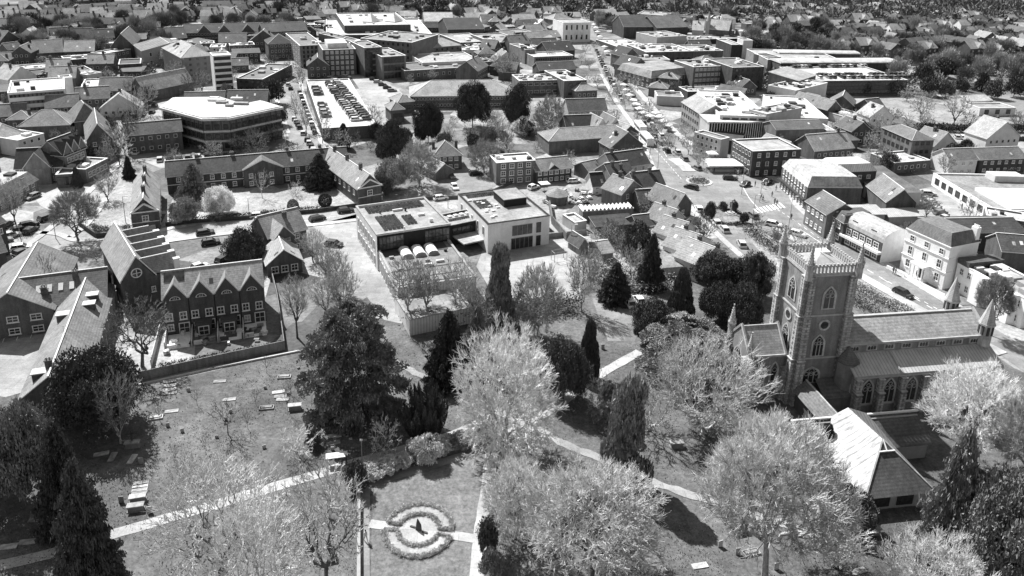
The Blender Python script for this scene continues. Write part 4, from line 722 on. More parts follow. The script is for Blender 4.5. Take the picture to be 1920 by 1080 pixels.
('lift_shaft','tall pale shaft standing over the right-hand stores',(1394,76),(1412,76),8,-112,'flat',0,'r.5','f.6',(),0,'tower'),
('store','dark narrow store left of the tall shaft',(1372,84),(1392,84),22,-112,'flat',0,'b.05','f.6',(),0,'store'),
('corner_house','gabled corner house with a black roof on the high street',(1170,106),(1198,104),12,7,'y',4,'b.12','t.05',(),0,'house'),
('corner_house','second gabled corner house lower on the high street',(1186,126),(1214,122),12,7,'y',4,'b.15','t.07',(),0,'house'),
('pale_shop','low pale rendered shop behind the corner houses',(1196,112),(1256,112),12,7,'flat',0,'r.45','f.45',(),2,'shop'),
('mansard_block','brick block with a slate mansard and dormer windows on the high street',(1221,146),(1300,137),24,-168,'mansard',3,'b.13','f.5',(('F',9,2,'sash',1.1,1.4),('L',7,2,'sash',1.1,1.3)),0,'block'),
('brick_block','four-storey brick block with pale glazed bays right of the mansard one',(1301,126),(1373,123),18,-166,'flat',0,'b.12','f.5',(('F',9,4,'lit',1.6,1.3),),6,'block'),
('brick_block','dark brick block with a grey roof at the end of the long row',(1374,127),(1433,125),24,-172,'flat',0,'b.07','f.3',(('F',5,4,'dark',1.3,1.3),),3,'block'),
('low_store','low white-parapet store at the foot of the long brick row',(1290,172),(1375,170),10,4,'flat',0,'b.06','f.6',(),5,'store'),
('low_store','small pale garage yard building beside the avenue trees',(1232,180),(1282,182),10,4,'flat',0,'r.4','f.4',(),1,'garage'),
('parade','church hall with a steep pale roof and rooflights in the right distance',(1330,54),(1366,57),12,7,'x',6,'b.1','t.35',(),0,'church hall'),
('sports_hall','wide dark many-gabled roof in the right distance',(1170,50),(1230,50),26,8,'x',6,'b.06','t.07',(),0,'hall'),
('sports_hall','second wide dark gabled roof in the right distance, nearer the steeple',(1232,52),(1290,50),26,8,'x',6,'b.06','t.12',(),0,'hall'),
('sports_hall','pale curved flat roof beyond the wide dark gables',(1195,26),(1330,35),24,7,'flat',0,'b.12','f.5',(),3,'hall'),
('long_store','white barrel-roofed store beyond the rooftop car park',(1462,100),(1612,102),9,8,'barrel',1.1,'b.1','w',(),0,'store'),
('long_store','nearer white barrel-roofed store behind the rooftop car park',(1465,119),(1686,118),12,8,'barrel',1.2,'b.07','w',(),0,'store'),
('stair_block','pale folded-roof stair block at the corner of the rooftop car park',(1497,152),(1530,141),14,9,'shed',2,'b.12','f.6',(),0,'stair block'),
('stair_block','dark brick stair tower left of the barrel-roofed stores',(1440,108),(1464,107),12,-136,'flat',0,'b.07','f.25',(),0,'tower'),
('flat_store','white roofed store with dark plant right of the long brick row',(1440,160),(1492,170),28,8,'flat',0,'r.55','f.75',(),16,'store'),
('flat_store','narrow white store roof running to the market roof',(1400,92),(1440,112),40,8,'flat',0,'b.2','f.6',(),4,'store'),
('depot','pale depot shed in the yard on the right edge',(1815,190),(1860,188),9,3.5,'x',1.5,'r.55','t.4',(('F',3,1,'dark',1.5,1.5),),0,'depot'),
('depot','second pale depot shed with a dark door on the right edge',(1838,203),(1905,202),9,3.5,'flat',0,'r.55','f.55',(('F',3,1,'dark',2,2),),0,'depot'),
('bungalow','flat dark bungalow among the depot trees',(1855,235),(1880,234),7,3,'flat',0,'b.1','f.12',(),0,'bungalow'),
]
FS=.66
def wmk(s): 
    if s[0]=='b': return wall(float(s[1:]))
    return rend(float(s[1:]))
for (nm,lb,A_,B_,D_,hh,rf_,rh_,wv,rv,ws,un,ct) in T:
    kw=dict(h=hh) if hh>0 else dict(yb=-hh)
    rm_=mat('white_sheet_roof',.52,'flat',amp=.2) if rv=='w' else flat(float(rv[1:])*FS) if rv[0]=='f' else tile(float(rv[1:]))
    bld(nm,lb,A_,B_,D=D_,roof=rf_,rh=rh_ or None,wm=wmk(wv),rm=rm_,win_=ws,units=un,cat=ct,trim=WHITE if rv[0]=='f' and float(rv[1:])>.35 else TRIM,**kw)
b=BT['cube-shaped brick block with striped windows and a white penthouse']; MB().box(-b[1]*.3,b[1]*.3,-b[2]*.2,b[2]*.4,b[3]-.4,b[3]+2.2).build('penthouse',WHITE,b[0])
b=BT['tall brick block with a black glazed corner facing the roof car park']; MB().box(-b[1]*.5,-b[1]*.05,-b[2]/2-.2,-b[2]/2-.05,0,b[3]-1).build('glazed_corner',GLASS,b[0])
b=BT['turreted mansion with steep dark roofs and white windows on the left']; gabledormer(b,'F',0,6.5,.6,4.2,5,wall(.2),tile(.08),outm=1.6); MB().box(-3.2,3.2,-b[2]/2-1.6,-b[2]/2,0,b[3]).build('bay',wall(.2),b[0])
b=BT['mock-tudor terrace with two white gables in the left distance']; [gabledormer(b,'F',s,4.5,.3,3.4,5,rend(.6),tile(.08),outm=.5) for s in(-b[1]*.4,b[1]*.33)]
b=BT['long dark institution with two rows of windows behind the concrete office']; [gabledormer(b,'F',s,7,.3,4,6,wall(.1),tile(.1),outm=.8) for s in(-b[1]*.25,0,b[1]*.3)]
b=BT['steep gabled mansion wing with three pointed gables']; [gabledormer(b,'F',s,3.6,.4,3.2,4,wall(.17),tile(.05)) for s in(-b[1]*.33,0,b[1]*.33)]
b=BT['brick guest house with white dormers and a pale roof on the left edge']; [dormer(b,'F',s,.3,1.6,1.5) for s in(-5,-2,1,4)]
b=BT['white classical town hall with tall pilasters at the end of the high street']
for i in range(6): x=-b[1]*.25+b[1]*.1*i; MB().box(x-.3,x+.3,-b[2]/2-.4,-b[2]/2-.05,3.5,b[3]-1).build('pilaster',WHITE,b[0])
MB().box(-b[1]/2-.3,b[1]/2+.3,-b[2]/2-.5,-b[2]/2,b[3]-.9,b[3]-.3).build('cornice',WHITE,b[0])
b=BT['upper white roof of the shopping centre with two small pyramids']; [MB().cyl(x,-b[2]*.2,b[3],b[3]+5,6,.1,k=4).build('pyramid_rooflight',WHITE,b[0]) for x in(-2,12)]
b=BT['church hall with a steep pale roof and rooflights in the right distance']; MB().box(-b[1]/2-2.5,-b[1]/2,-b[2]/2,-b[2]/2+2.5,0,12).cyl(-b[1]/2-1.25,-b[2]/2+1.25,12,19,1.7,.05,k=8).build('steeple',rend(.35),b[0])
# decks with parking
b=bld('roof_car_park','white concrete parking deck crowded with cars',(605,241),(706,235),CA=(566,151),h=4.6,roof='flat',wm=wall(.12),rm=mat('white_deck',.52,'flat',amp=.15),trim=TRIM,cat='parking deck'); DK1=b
b=bld('roof_car_park','multi-storey car park with a glazed brick front on the right',(1530,152),(1702,150),D=34,yb=181,roof='flat',wm=wall(.09),rm=mat('white_deck',.52,'flat',amp=.15),trim=TRIM,win_=(('F',26,2,'dark',1.9,2.),),cat='car park'); DK2=b
# ================================================================ church
CH=(46.65,106.88); CA_=R_(9.4); FL=mat('flint_wall',.21,'brick'); FL2=mat('patched_render',.2,'plain',amp=.3); ST=mat('ashlar',.4,'plain',amp=.45,sc_=1.2); SLATE=mat('lichened_slate',.26,'tile'); LEAD=mat('lead_seam',.45,'seam'); COP=mat('coping_stone',.38,'plain',amp=.2,sc_=2)
ch=thing('church','flint parish church with a tall pinnacled tower and a long lichened nave roof','church',(CH[0],CH[1],0),CA_)
def arch(w_,h_,n=6):
    pts=[(-w_/2,0),(w_/2,0),(w_/2,h_*.55)]; R2=h_*.45
    for i in range(1,n): t=i/n; pts.append((w_/2*(1-t**1.7),h_*.55+R2*t**.8))
    pts.append((0,h_))
    for i in range(n-1,0,-1): t=i/n; pts.append((-w_/2*(1-t**1.7),h_*.55+R2*t**.8))
    pts.append((-w_/2,h_*.55)); return pts
_AW={}
def awin(par,x,y,z,rz,w_,h_,lights=2,name='window'):
    k=(w_,h_,lights)
    if k not in _AW:
        mb=MB(); o=arch(w_+.7,h_+.5); g=arch(w_,h_)
        mb.face([(p[0],-.10,p[1]-.2) for p in o],0); mb.face([(p[0],-.13,p[1]) for p in g],1)
        n=len(o)
        for i in range(n): a=o[i];b_=o[(i+1)%n]; mb.face([(a[0],0,a[1]-.2),(b_[0],0,b_[1]-.2),(b_[0],-.1,b_[1]-.2),(a[0],-.1,a[1]-.2)],0)
        for i in range(1,lights): xx=-w_/2+w_*i/lights; mb.box(xx-.06,xx+.06,-.2,-.12,0,h_*.72)
        for i in range(lights):
            xx=-w_/2+w_*(i+.5)/lights; r=w_/lights/2*.8; zz=h_*.62
            for j in range(8): a0,a1=math.pi*2*j/8,math.pi*2*(j+1)/8; mb.tube((xx+r*math.cos(a0),-.16,zz+r*math.sin(a0)),(xx+r*math.cos(a1),-.16,zz+r*math.sin(a1)),.05,k=4)
        if lights>1:
            for j in range(8): a0,a1=math.pi*2*j/8,math.pi*2*(j+1)/8; r=w_*.18; mb.tube((r*math.cos(a0),-.16,h_*.8+r*math.sin(a0)),(r*math.cos(a1),-.16,h_*.8+r*math.sin(a1)),.05,k=4)
        _AW[k]=mb.data('church_window',[ST,GLASS])
    return link(name,_AW[k],par,(x,y,z),rz)
TW,TD,TH=8.,8.,23.2
tw=MB().box(0,TW,0,TD,0,TH).build('tower',FL,ch)
MB().face([(0.05,-.03,0),(TW-.05,-.03,0),(TW-.05,-.03,8.2),(.05,-.03,8.2)]).build('rendered_base',FL2,tw)
def quoined(par,x,y,sx,sy,z0,z1,name='buttress'):
    mb=MB(); mb.box(min(x,x+sx),max(x,x+sx),min(y,y+sy),max(y,y+sy),z0,z1); z=z0+.2; k=0
    x0,x1=min(x,x+sx),max(x,x+sx); y0,y1=min(y,y+sy),max(y,y+sy)
    while z<z1-.4:
        e=.28 if k%2 else .45; t=.05
        for (a,b_) in((x0-t,x0+e*min(1,x1-x0)),(x1-e*min(1,x1-x0),x1+t)): mb.box(a,b_,y0-t,y0+.3,z,z+.34,1); 
        for (a,b_) in((y0-t-.002,y0+e),(y1-e,y1+t)): mb.box(x0-t-.003,x0+.25,a,b_,z+.002,z+.342,1)
        z+=.46; k+=1
    mb.box(x0-.1,x1+.1,y0-.1,y1+.1,z1,z1+.15,1); return mb.build(name,[FL,ST],par)
for (bx,by,sx,sy) in ((-.2,-.9,1.2,1.2),(TW-1.,-.9,1.2,1.2),(-1.,-.25,1.2,1.2),(-1.,TD-1,1.2,1.2),(-.25,TD-.2,1.2,1.1),(TW-.2,-.25,1.1,1.2),(TW-.2,TD-1,1.1,1.2)):
    zs=(0,8.4,16.,TH-.3); 
    for i in range(3): f=1-.18*i; quoined(tw,bx+(sx-sx*f if bx<0 else 0),by+(sy-sy*f if by<0 else 0),sx*f,sy*f,zs[i],zs[i+1])
for z in(8.3,16.,TH-.2): MB().box(-.15,TW+.15,-.15,TD+.15,z,z+.28).build('string_course',COP,tw)
# parapet with quatrefoil openings
mb=MB()
for (x0,x1,y0,y1) in((0,TW,-.1,.2),(0,TW,TD-.2,TD+.1),(-.1,.2,.2,TD-.2),(TW-.2,TW+.1,.2,TD-.2)):
    mb.box(x0,x1,y0,y1,TH+.1,TH+.4,0); mb.box(x0,x1,y0,y1,TH+1.35,TH+1.6,0)
    n=13
    for i in range(n):
        if x1-x0>1: a=x0+.3+(x1-x0-.6)*i/(n-1); mb.box(a-.17,a+.17,y0+.05,y1-.05,TH+.4,TH+1.35,0); mb.box(a-.17,a+.17,y0,y1,TH+1.6,TH+1.85,0)
        else: a=y0+.3+(y1-y0-.6)*i/(n-1); mb.box(x0+.05,x1-.05,a-.17,a+.17,TH+.4,TH+1.35,0); mb.box(x0,x1,a-.17,a+.17,TH+1.6,TH+1.85,0)
mb.build('parapet',[COP,ST],tw)
mb=MB(); c=TW/2; q=[(.3,.3),(TW-.3,.3),(TW-.3,TD-.3),(.3,TD-.3)]
for i in range(4): a,b_=q[i],q[(i+1)%4]; mb.face([(a[0],a[1],TH+.3),(b_[0],b_[1],TH+.3),(c,TD/2,TH+1.9)])
mb.build('tower_roof',[mat('lead_roof',.35,'plain')],tw)
MB().box(4.6,6.4,5.,6.6,TH+.3,TH+1.5).build('hatch',WHITE,tw)
MB().tube((c,TD/2,TH+1.8),(c,TD/2,TH+8.2),.07,.04).build('flagpole',GREYM,tw)
def pinnacle(par,x,y,z,h_,r,name='pinnacle'):
    mb=MB(); mb.cyl(x,y,z,z+h_*.45,r,r*.92,8); mb.cyl(x,y,z+h_*.45,z+h_*.5,r*1.2,r*1.2,8,1)
    for k in range(8):
        a=k*math.pi/4+.39; mb.tube((x+r*math.cos(a),y+r*math.sin(a),z+h_*.3),(x+r*1.05*math.cos(a),y+r*1.05*math.sin(a),z+h_*.62),.07,.02,4,1)
    mb.cyl(x,y,z+h_*.5,z+h_,r*.85,.05,8); mb.cyl(x,y,z+h_*.97,z+h_*1.04,.14,.14,6,1)
    for j in range(6):
        t=j/6; rr=r*.85*(1-t)+.05
        for k in range(4): a=k*math.pi/2+.39; mb.box(x+rr*math.cos(a)-.07,x+rr*math.cos(a)+.07,y+rr*math.sin(a)-.07,y+rr*math.sin(a)+.07,z+h_*(.52+.46*t),z+h_*(.52+.46*t)+.16,1)
    return mb.build(name,[ST,COP],par)
for x,y in((-.2,-.2),(TW+.2,-.2),(-.2,TD+.2),(TW+.2,TD+.2)): pinnacle(tw,x,y,TH-.6,5.6,.62)
L90=-math.pi/2
for x,y,rz,zz in((TW/2,0,0,0),(0,TD/2,L90,0)):
    nx,ny=math.sin(rz),-math.cos(rz)
    awin(tw,x+nx*.02,y+ny*.02,17.4,rz,1.7,3.6,2); awin(tw,x+nx*.02-(.6 if rz==0 else 0),y+ny*.02,8.9,rz,1.7,3.6,3)
    mb=MB(); mb.cyl(0,0,0,.14,1.0,k=20); mb.cyl(0,0,.14,.17,.66,k=16,m=1)
    o=mb.build('round_window',[ST,GLASS],tw,(x+nx*.02-(.1 if rz==0 else 0),y+ny*.02,14.4)); o.rotation_euler=(math.pi/2,0,rz)
awin(tw,2.9,-.06,4.,0,2.6,2.6,3,'window')
mb=MB(); mb.cyl(8.4,-1.0,0,8.2,1.7,1.7,8); mb.cyl(8.4,-1.,8.2,8.45,1.9,1.9,8,1); mb.cyl(8.4,-1.,8.45,10.7,1.8,.1,8,1); mb.build('stair_turret',[FL2,mat('stone_tile',.13,'tile')],ch)
# nave, aisle
nx0,nx1=7.9,33.6
mb=MB(); mb.box(nx0,nx1,-.2,7.6,0,10.8); mb.face([(nx1,-.2,10.8),(nx1,7.6,10.8),(nx1,3.7,13)]); mb.build('nave_wall',FL,ch)
mb=MB(); 
for sg,y in((-1,-.6),(1,8.)): f=[(nx0,y,10.9),(nx1-.1,y,10.9),(nx1-.1,3.7,13.3),(nx0,3.7,13.3)]; mb.face(f if sg<0 else f[::-1])
mb.box(nx0,nx1,3.55,3.85,13.25,13.42,1); mb.box(nx0,nx1,-.75,-.5,10.6,10.95,1); mb.box(nx0,nx1,7.9,8.15,10.6,10.95,1); mb.build('nave_roof',[SLATE,COP],ch)
for sg in(-1,1): MB().tube((nx1,3.7+sg*4.5,10.9),(nx1,3.7,13.7),.28,.28,4).build('gable_coping',COP,ch)
MB().box(nx0,nx1,-.32,-.2,8.9,9.05).build('string_course',COP,ch)
for i in range(8):
    x=nx0+1.9+(nx1-nx0-2.6)*i/7.4; mb=MB(); mb.box(x-.95,x+.95,-.3,-.2,9.25,10.25,0)
    for k in range(3): mb.face([(x-.72+k*.5,-.31,9.4),(x-.28+k*.5,-.31,9.4),(x-.28+k*.5,-.31,9.9),(x-.5+k*.5,-.31,10.12),(x-.72+k*.5,-.31,9.9)],1)
    mb.build('clerestory_window',[ST,GLASS],ch)
mb=MB(); mb.box(nx0+.6,34.4,-3.7,-.25,0,7.); mb.face([(nx0+.6,-3.7,7),(nx0+.6,-.25,7),(nx0+.6,-.25,8.7)][::-1]); mb.build('aisle_wall',FL,ch)
mb=MB(); mb.face([(nx0,-4.05,7.15),(34.6,-4.05,7.15),(34.6,-.2,8.95),(nx0,-.2,8.95)]); mb.face([(nx0,-4.05,6.95),(34.6,-4.05,6.95),(34.6,-4.05,7.15),(nx0,-4.05,7.15)],1)
for x in(16.2,25.6): mb.tube((x,-4.05,7.2),(x,-.2,9.),.1,k=4,m=1)
mb.build('aisle_roof',[LEAD,COP],ch)
MB().box(nx0+.4,34.6,-4.1,-3.72,6.6,6.9).build('string_course',COP,ch); MB().box(nx0+.5,34.5,-3.9,-3.72,1.5,1.7).build('string_course',COP,ch)
for i in range(7):
    x=nx0+.9+i*3.9; quoined(ch,x-.45,-4.9,.9,1.3,0,4.2,'buttress'); quoined(ch,x-.38,-4.5,.76,.9,4.3,6.4,'buttress')
    if i<6: awin(ch,x+1.95,-3.72,1.9,0,1.75,4.2,2)
awin(ch,nx0+.58,-2.,2.4,L90,1.,3.,1)
for x,y in((nx1-.4,-.4),(nx1-.4,7.8)): 
    mb=MB(); mb.cyl(x,y,9,12.8,1.05,1.05,8); mb.cyl(x,y,12.8,13.1,1.3,1.3,8,1); mb.cyl(x,y,13.1,17.4,1.2,.05,8,2)
    for k in range(8): a=k*math.pi/4+.39; mb.box(x+.98*math.cos(a)-.16,x+.98*math.cos(a)+.16,y+.98*math.sin(a)-.16,y+.98*math.sin(a)+.16,11.1,12.6,3)
    mb.build('corner_turret',[ST,COP,mat('stone_spire',.34,'tile'),DARK],ch)
MB().box(8.6,14.5,-2.6,-.3,0,3.4).box(nx0+4,nx1,7.6,12,0,6.5).build('north_aisle_wall',FL,ch)
mb=MB(); mb.face([(nx0+3,12.3,6.4),(nx1,12.3,6.4),(nx1,7.6,8.6),(nx0+3,7.6,8.6)][::-1]); mb.build('north_aisle_roof',LEAD,ch)
# west end
mb=MB(); mb.box(-7.4,-.1,1.7,8.3,0,8.6); mb.face([(-7.4,1.7,8.6),(-7.4,8.3,8.6),(-7.4,5,12.2)]); mb.build('west_wall',FL,ch)
mb=MB()
for sg,y in((-1,1.4),(1,8.6)): f=[(-7.2,y,8.5),(-.9,y,8.5),(-.9,5,12.),(-7.2,5,12.)]; mb.face(f if sg<0 else f[::-1])
mb.box(-7.2,-.9,4.9,5.1,11.95,12.12,1); mb.box(-7.3,-.9,1.25,1.45,8.25,8.6,1); mb.build('west_roof',[SLATE,COP],ch)
for x in(-7.4,-1.1):
    for sg in(-1,1): MB().tube((x,5+sg*3.7,8.5),(x,5,12.4),.25,.25,4).build('gable_coping',COP,ch)
for x in(-4.9,-2.6): awin(ch,x,1.68,3.6,0,.95,3.3,1)
awin(ch,-7.42,5,3.5,L90,2.6,4.8,3)
quoined(ch,-7.8,.9,1.,1.,0,8.2); quoined(ch,-8.1,1.5,.9,1.,0,7.8); quoined(ch,-1.4,1.,.8,.8,0,6.)
pinnacle(ch,-7.2,1.7,8.,4.6,.5); pinnacle(ch,-7.4,8.4,8.,6.,.6)
# covered link and lean-to
mb=MB(); mb.box(.2,3.2,-11.2,-1,0,3.3); mb.face([(.2,-1,3.3),(3.2,-1,3.3),(1.7,-1,4.9)]); mb.build('link_wall',mat('dark_render',.08),ch)
mb=MB()
for sg,x in((-1,-.4),(1,3.8)): f=[(x,-11.6,3.2),(x,-.9,3.2),(1.7,-.9,5.),(1.7,-11.6,5.)]; mb.face(f if sg<0 else f[::-1])
mb.box(1.6,1.8,-11.6,-.9,4.95,5.15,1); mb.build('link_roof',[mat('dark_tile_link',.14,'tile'),ST],ch)
mb=MB(); mb.box(3.9,8.6,-3.3,-.2,0,2.9); mb.face([(3.7,-3.5,3.),(8.6,-3.5,3.),(8.6,-.2,4.6),(3.7,-.2,4.6)],1); mb.build('vestry',[FL2,mat('vestry_roof',.13,'tile')],ch)
# parish hall
hx,hy=6.,-17.; P0=Vector(CH); uu=Vector((math.cos(CA_),math.sin(CA_))); vv=Vector((-uu.y,uu.x)); hp=P0+uu*hx+vv*hy
ph=thing('parish_hall','parish hall with a sweeping pale prow roof and dark wings before the church','hall',(hp.x,hp.y,0),CA_)
def T_(x,y,z): return (x-hx,y-hy,z)
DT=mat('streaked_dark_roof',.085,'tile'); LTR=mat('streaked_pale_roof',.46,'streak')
mb=MB(); mb.box(-6.2-hx,13.6-hx,-14.9-hy,-11.6-hy,0,2.9); mb.face([T_(-6.2,-14.9,2.9),T_(-6.2,-11.6,2.9),T_(-6.2,-11.6,5.4)]); mb.box(-6.2-hx,13.6-hx,-11.9-hy,-11.6-hy,0,5.3); mb.build('wing_wall',rend(.25),ph)
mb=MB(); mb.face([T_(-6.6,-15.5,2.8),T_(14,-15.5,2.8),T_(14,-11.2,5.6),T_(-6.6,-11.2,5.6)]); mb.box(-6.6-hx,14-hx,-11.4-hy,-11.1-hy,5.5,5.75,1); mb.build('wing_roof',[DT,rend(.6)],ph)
mb=MB(); mb.prism([T_(-2.2,-23.6,0)[:2],T_(7.4,-23.6,0)[:2],T_(7.4,-15,0)[:2],T_(-2.2,-15,0)[:2]],0,2.7); mb.build('hall_wall',rend(.3),ph)
a,b_,c_,d_=T_(-2.8,-15.6,2.75),T_(-2.7,-24.3,2.6),T_(2.9,-18.6,7.2),T_(2.3,-11.2,7.1); e_=T_(-.2,-11.2,5.8); f_=T_(7.9,-24.3,2.6); g_=T_(8.,-15.6,2.75); h2=T_(5.6,-11.2,5.8)
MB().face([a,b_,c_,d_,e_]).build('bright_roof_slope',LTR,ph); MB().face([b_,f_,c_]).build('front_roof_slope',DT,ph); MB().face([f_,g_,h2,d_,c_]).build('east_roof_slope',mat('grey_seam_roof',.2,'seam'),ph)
MB().tube(b_,c_,.14,k=4).build('ridge_flashing',ST,ph); MB().tube(f_,c_,.14,k=4).build('ridge_flashing',ST,ph)
k_=Vector(b_).lerp(Vector(c_),.78); l_=Vector(f_).lerp(Vector(c_),.78); MB().tube(k_+Vector((0,-.1,.1)),l_+Vector((0,-.1,.1)),.12,k=4).build('gablet_bar',WHITE,ph); m_=(k_+l_)/2; MB().tube(Vector(c_)+Vector((0,-.1,0)),m_+Vector((0,-.1,.1)),.1,k=4).build('gablet_bar',WHITE,ph)
for x,w_ in((-.2,2.6),(3.4,2.4)): link('window',wmesh('dark',w_,1.7),ph,(x-hx+.5,-23.63-hy,.5))
for k in range(5): link('window',wmesh('dark',.9,1.5),ph,(-2.23-hx,-16.4-hy-k*1.5,.7),L90)
# ================================================================ round flower garden
gc=P(785,995); ga=-R_(6)
def arcpoly(r0,r1,a0,a1,n=18): return [(r1*math.cos(a0+(a1-a0)*i/n),r1*math.sin(a0+(a1-a0)*i/n)) for i in range(n+1)]+[(r0*math.cos(a1-(a1-a0)*i/n),r0*math.sin(a1-(a1-a0)*i/n)) for i in range(n+1)]
g=MB().cyl(0,0,0,.02,2.4,k=32).build('paved_circle',mat('pale_slabs',.4,'road'),None,(gc.x,gc.y,.13)); g['kind']='structure'
BED=mat('flower_border',.4,'leaf',sc_=3.); 
def clumps(cs,s,m,name,par,tri=None,seed=1,up=.6):
    r=np.random.RandomState(seed); cs=np.array(cs,float); return leafobj(name,cs,s,m,par,r,up)
def leafmesh(name,cs,s,m,r,up=.0,asp=.5,dirs=None):
    n=len(cs); d=r.normal(size=(n,3)) if dirs is None else dirs+r.normal(size=(n,3))*.35; d[:,2]+=up*np.abs(r.normal(size=n)); d/=np.linalg.norm(d,axis=1)[:,None]
    q=r.normal(size=(n,3)); q=np.cross(d,q); q/=np.linalg.norm(q,axis=1)[:,None]; s_=(np.ones(n)*s*r.uniform(.6,1.4,n))[:,None]
    v=np.stack([cs-q*s_*asp*.6,cs+q*s_*asp*.6,cs+d*s_+q*s_*asp*.25,cs+d*s_-q*s_*asp*.25],1).reshape(-1,3)
    me=bpy.data.meshes.new(name); me.vertices.add(4*n); me.vertices.foreach_set('co',v.astype(np.float32).ravel()); me.loops.add(4*n); me.loops.foreach_set('vertex_index',np.arange(4*n,dtype=np.int32))
    me.polygons.add(n); me.polygons.foreach_set('loop_start',np.arange(0,4*n,4,dtype=np.int32)); me.polygons.foreach_set('loop_total',np.full(n,4,dtype=np.int32)); me.materials.append(m); me.update(); return me
def leafobj(name,cs,s,m,par,r,up): return link(name,leafmesh(name,cs,s,m,r,up),par)
for k,(a0,a1,lb) in enumerate(((R_(9),R_(171),'upper crescent flower bed with a planted edge around pale soil'),(R_(189),R_(351),'lower crescent flower bed with a planted edge around pale soil'))):
    f=thing('flower_bed',lb,'flower bed',(gc.x,gc.y,0),ga); MB().prism(arcpoly(2.45,4.55,a0,a1),0.05,.22).build('soil',mat('pale_soil',.38,'road'),f)
    cs=[]
    for i in range(17000):
        t=rnd.random(); a=a0+(a1-a0)*t; z=rnd.uniform(.15,.5); q=rnd.random()
        if q<.52: r=4.3+rnd.gauss(0,.17)
        elif q<.86: r=2.65+rnd.gauss(0,.16)
        else: r=rnd.uniform(2.6,4.4); a=(a0 if rnd.random()<.5 else a1)+rnd.gauss(0,.04)
        r+=.08*math.sin(a*23); cs.append((r*math.cos(a),r*math.sin(a),z))
    clumps(cs,.1,BED,'planting',f,seed=k)
mo=thing('sundial_stone','dark pointed standing stone at the centre of the round garden','monument',(gc.x,gc.y,.15),R_(-20)); mb=MB()
mb.v=[(-.42,-.2,0),(.42,-.2,0),(.42,.2,0),(-.42,.2,0),(-.3,-.16,1.3),(.38,-.16,.9),(.38,.16,.9),(-.3,.16,1.3),(-.18,-.05,2.0),(-.1,-.05,1.95),(-.1,.05,1.95),(-.18,.05,2.)]
mb.f=[(0,1,5,4),(1,2,6,5),(2,3,7,6),(3,0,4,7),(4,5,9,8),(5,6,10,9),(6,7,11,10),(7,4,8,11),(8,9,10,11)]; mb.m=[0]*9; mb.v=[(x*.85,y*.85,z*.85) for x,y,z in mb.v]; mb.build('stone',mat('dark_stone',.07),mo)
mb=MB(); [mb.box(x-.35,x+.35,y-.12,y+.12,0,.14) for x,y in((-.9,.1),(.95,-.15))]; mb.build('foot_slab',mat('dark_stone',.07),mo)
# ================================================================ walls, fences
def wallrun(name,label,pts,h_,t,m,cat,cap=None,dy=0):
    w_=[P(*p) for p in pts]; c=sum(w_,Vector((0,0)))/len(w_); o=thing(name,label,cat,(c.x,c.y,0)); mb=MB()
    for a,b_ in zip(w_,w_[1:]):
        d=(b_-a).normalized(); n=Vector((-d.y,d.x))*t/2; e=d*t/2; q=[a-n-e-c,b_-n+e-c,b_+n+e-c,a+n-e-c]; mb.prism([(p.x,p.y) for p in q],0,h_)
        if cap: q=[a-n*1.4-e-c,b_-n*1.4+e-c,b_+n*1.4+e-c,a+n*1.4-e-c]; mb.prism([(p.x,p.y) for p in q],h_+.003,h_+.12,1)
    mb.build('panel',[m,cap or m],o); return o
FEN=mat('fence_boards',.22,'tile')
wallrun('timber_fence','tall close-boarded fence between the terrace patios and the graves',[(262,716),(400,685),(534,656)],1.9,.12,FEN,'fence')
wallrun('brick_wall','low brick wall with pale coping under the timber fence',[(262,723),(400,692),(560,660)],.35,.3,rend(.5),'wall')
wallrun('timber_fence','side fence between the oak yard and the terrace patios',[(284,690),(302,618)],1.6,.12,rend(.5),'fence')
wallrun('timber_fence','side fence on the right of the terrace patios',[(534,656),(520,560),(505,500)],1.7,.12,FEN,'fence')
wallrun('brick_wall','stone edged wall along the lane beside the oak yard',[(186,672),(207,590),(228,500)],1.2,.25,rend(.42),'wall')
wallrun('brick_wall','dark brick wall around the corner lawn',[(150,425),(182,447),(246,440)],1.3,.3,wall(.06),'wall')
wallrun('brick_wall','long low wall between the courtyard lawn and the school road',[(312,424),(480,410),(600,398),(668,388)],1.1,.3,wall(.06),'wall')
wallrun('garden_wall','low wall on the left side of the sunken lawn',[(673,1160),(673,1000),(674,898)],.9,.3,wall(.07),'wall',rend(.3))
wallrun('garden_wall','low wall behind the benches at the top of the sunken lawn',[(674,898),(760,874),(912,836)],.8,.3,wall(.08),'wall',rend(.3))
wallrun('timber_fence','dark fence behind the two white parked cars',[(1135,552),(1230,545)],1.8,.12,FEN,'fence')
wallrun('railing','thin railing round the school playground',[(985,452),(1100,440)],1.4,.05,GREYM,'railing')
wallrun('brick_wall','low wall below the long brick range right of the lawn',[(790,375),(900,372),(960,345)],1.,.25,wall(.1),'wall')
# yard wall by pub
wallrun('brick_wall','tall curved wall round the pub garden corner',[(1030,390),(1035,420),(1062,452)],2.2,.3,wall(.14),'wall')


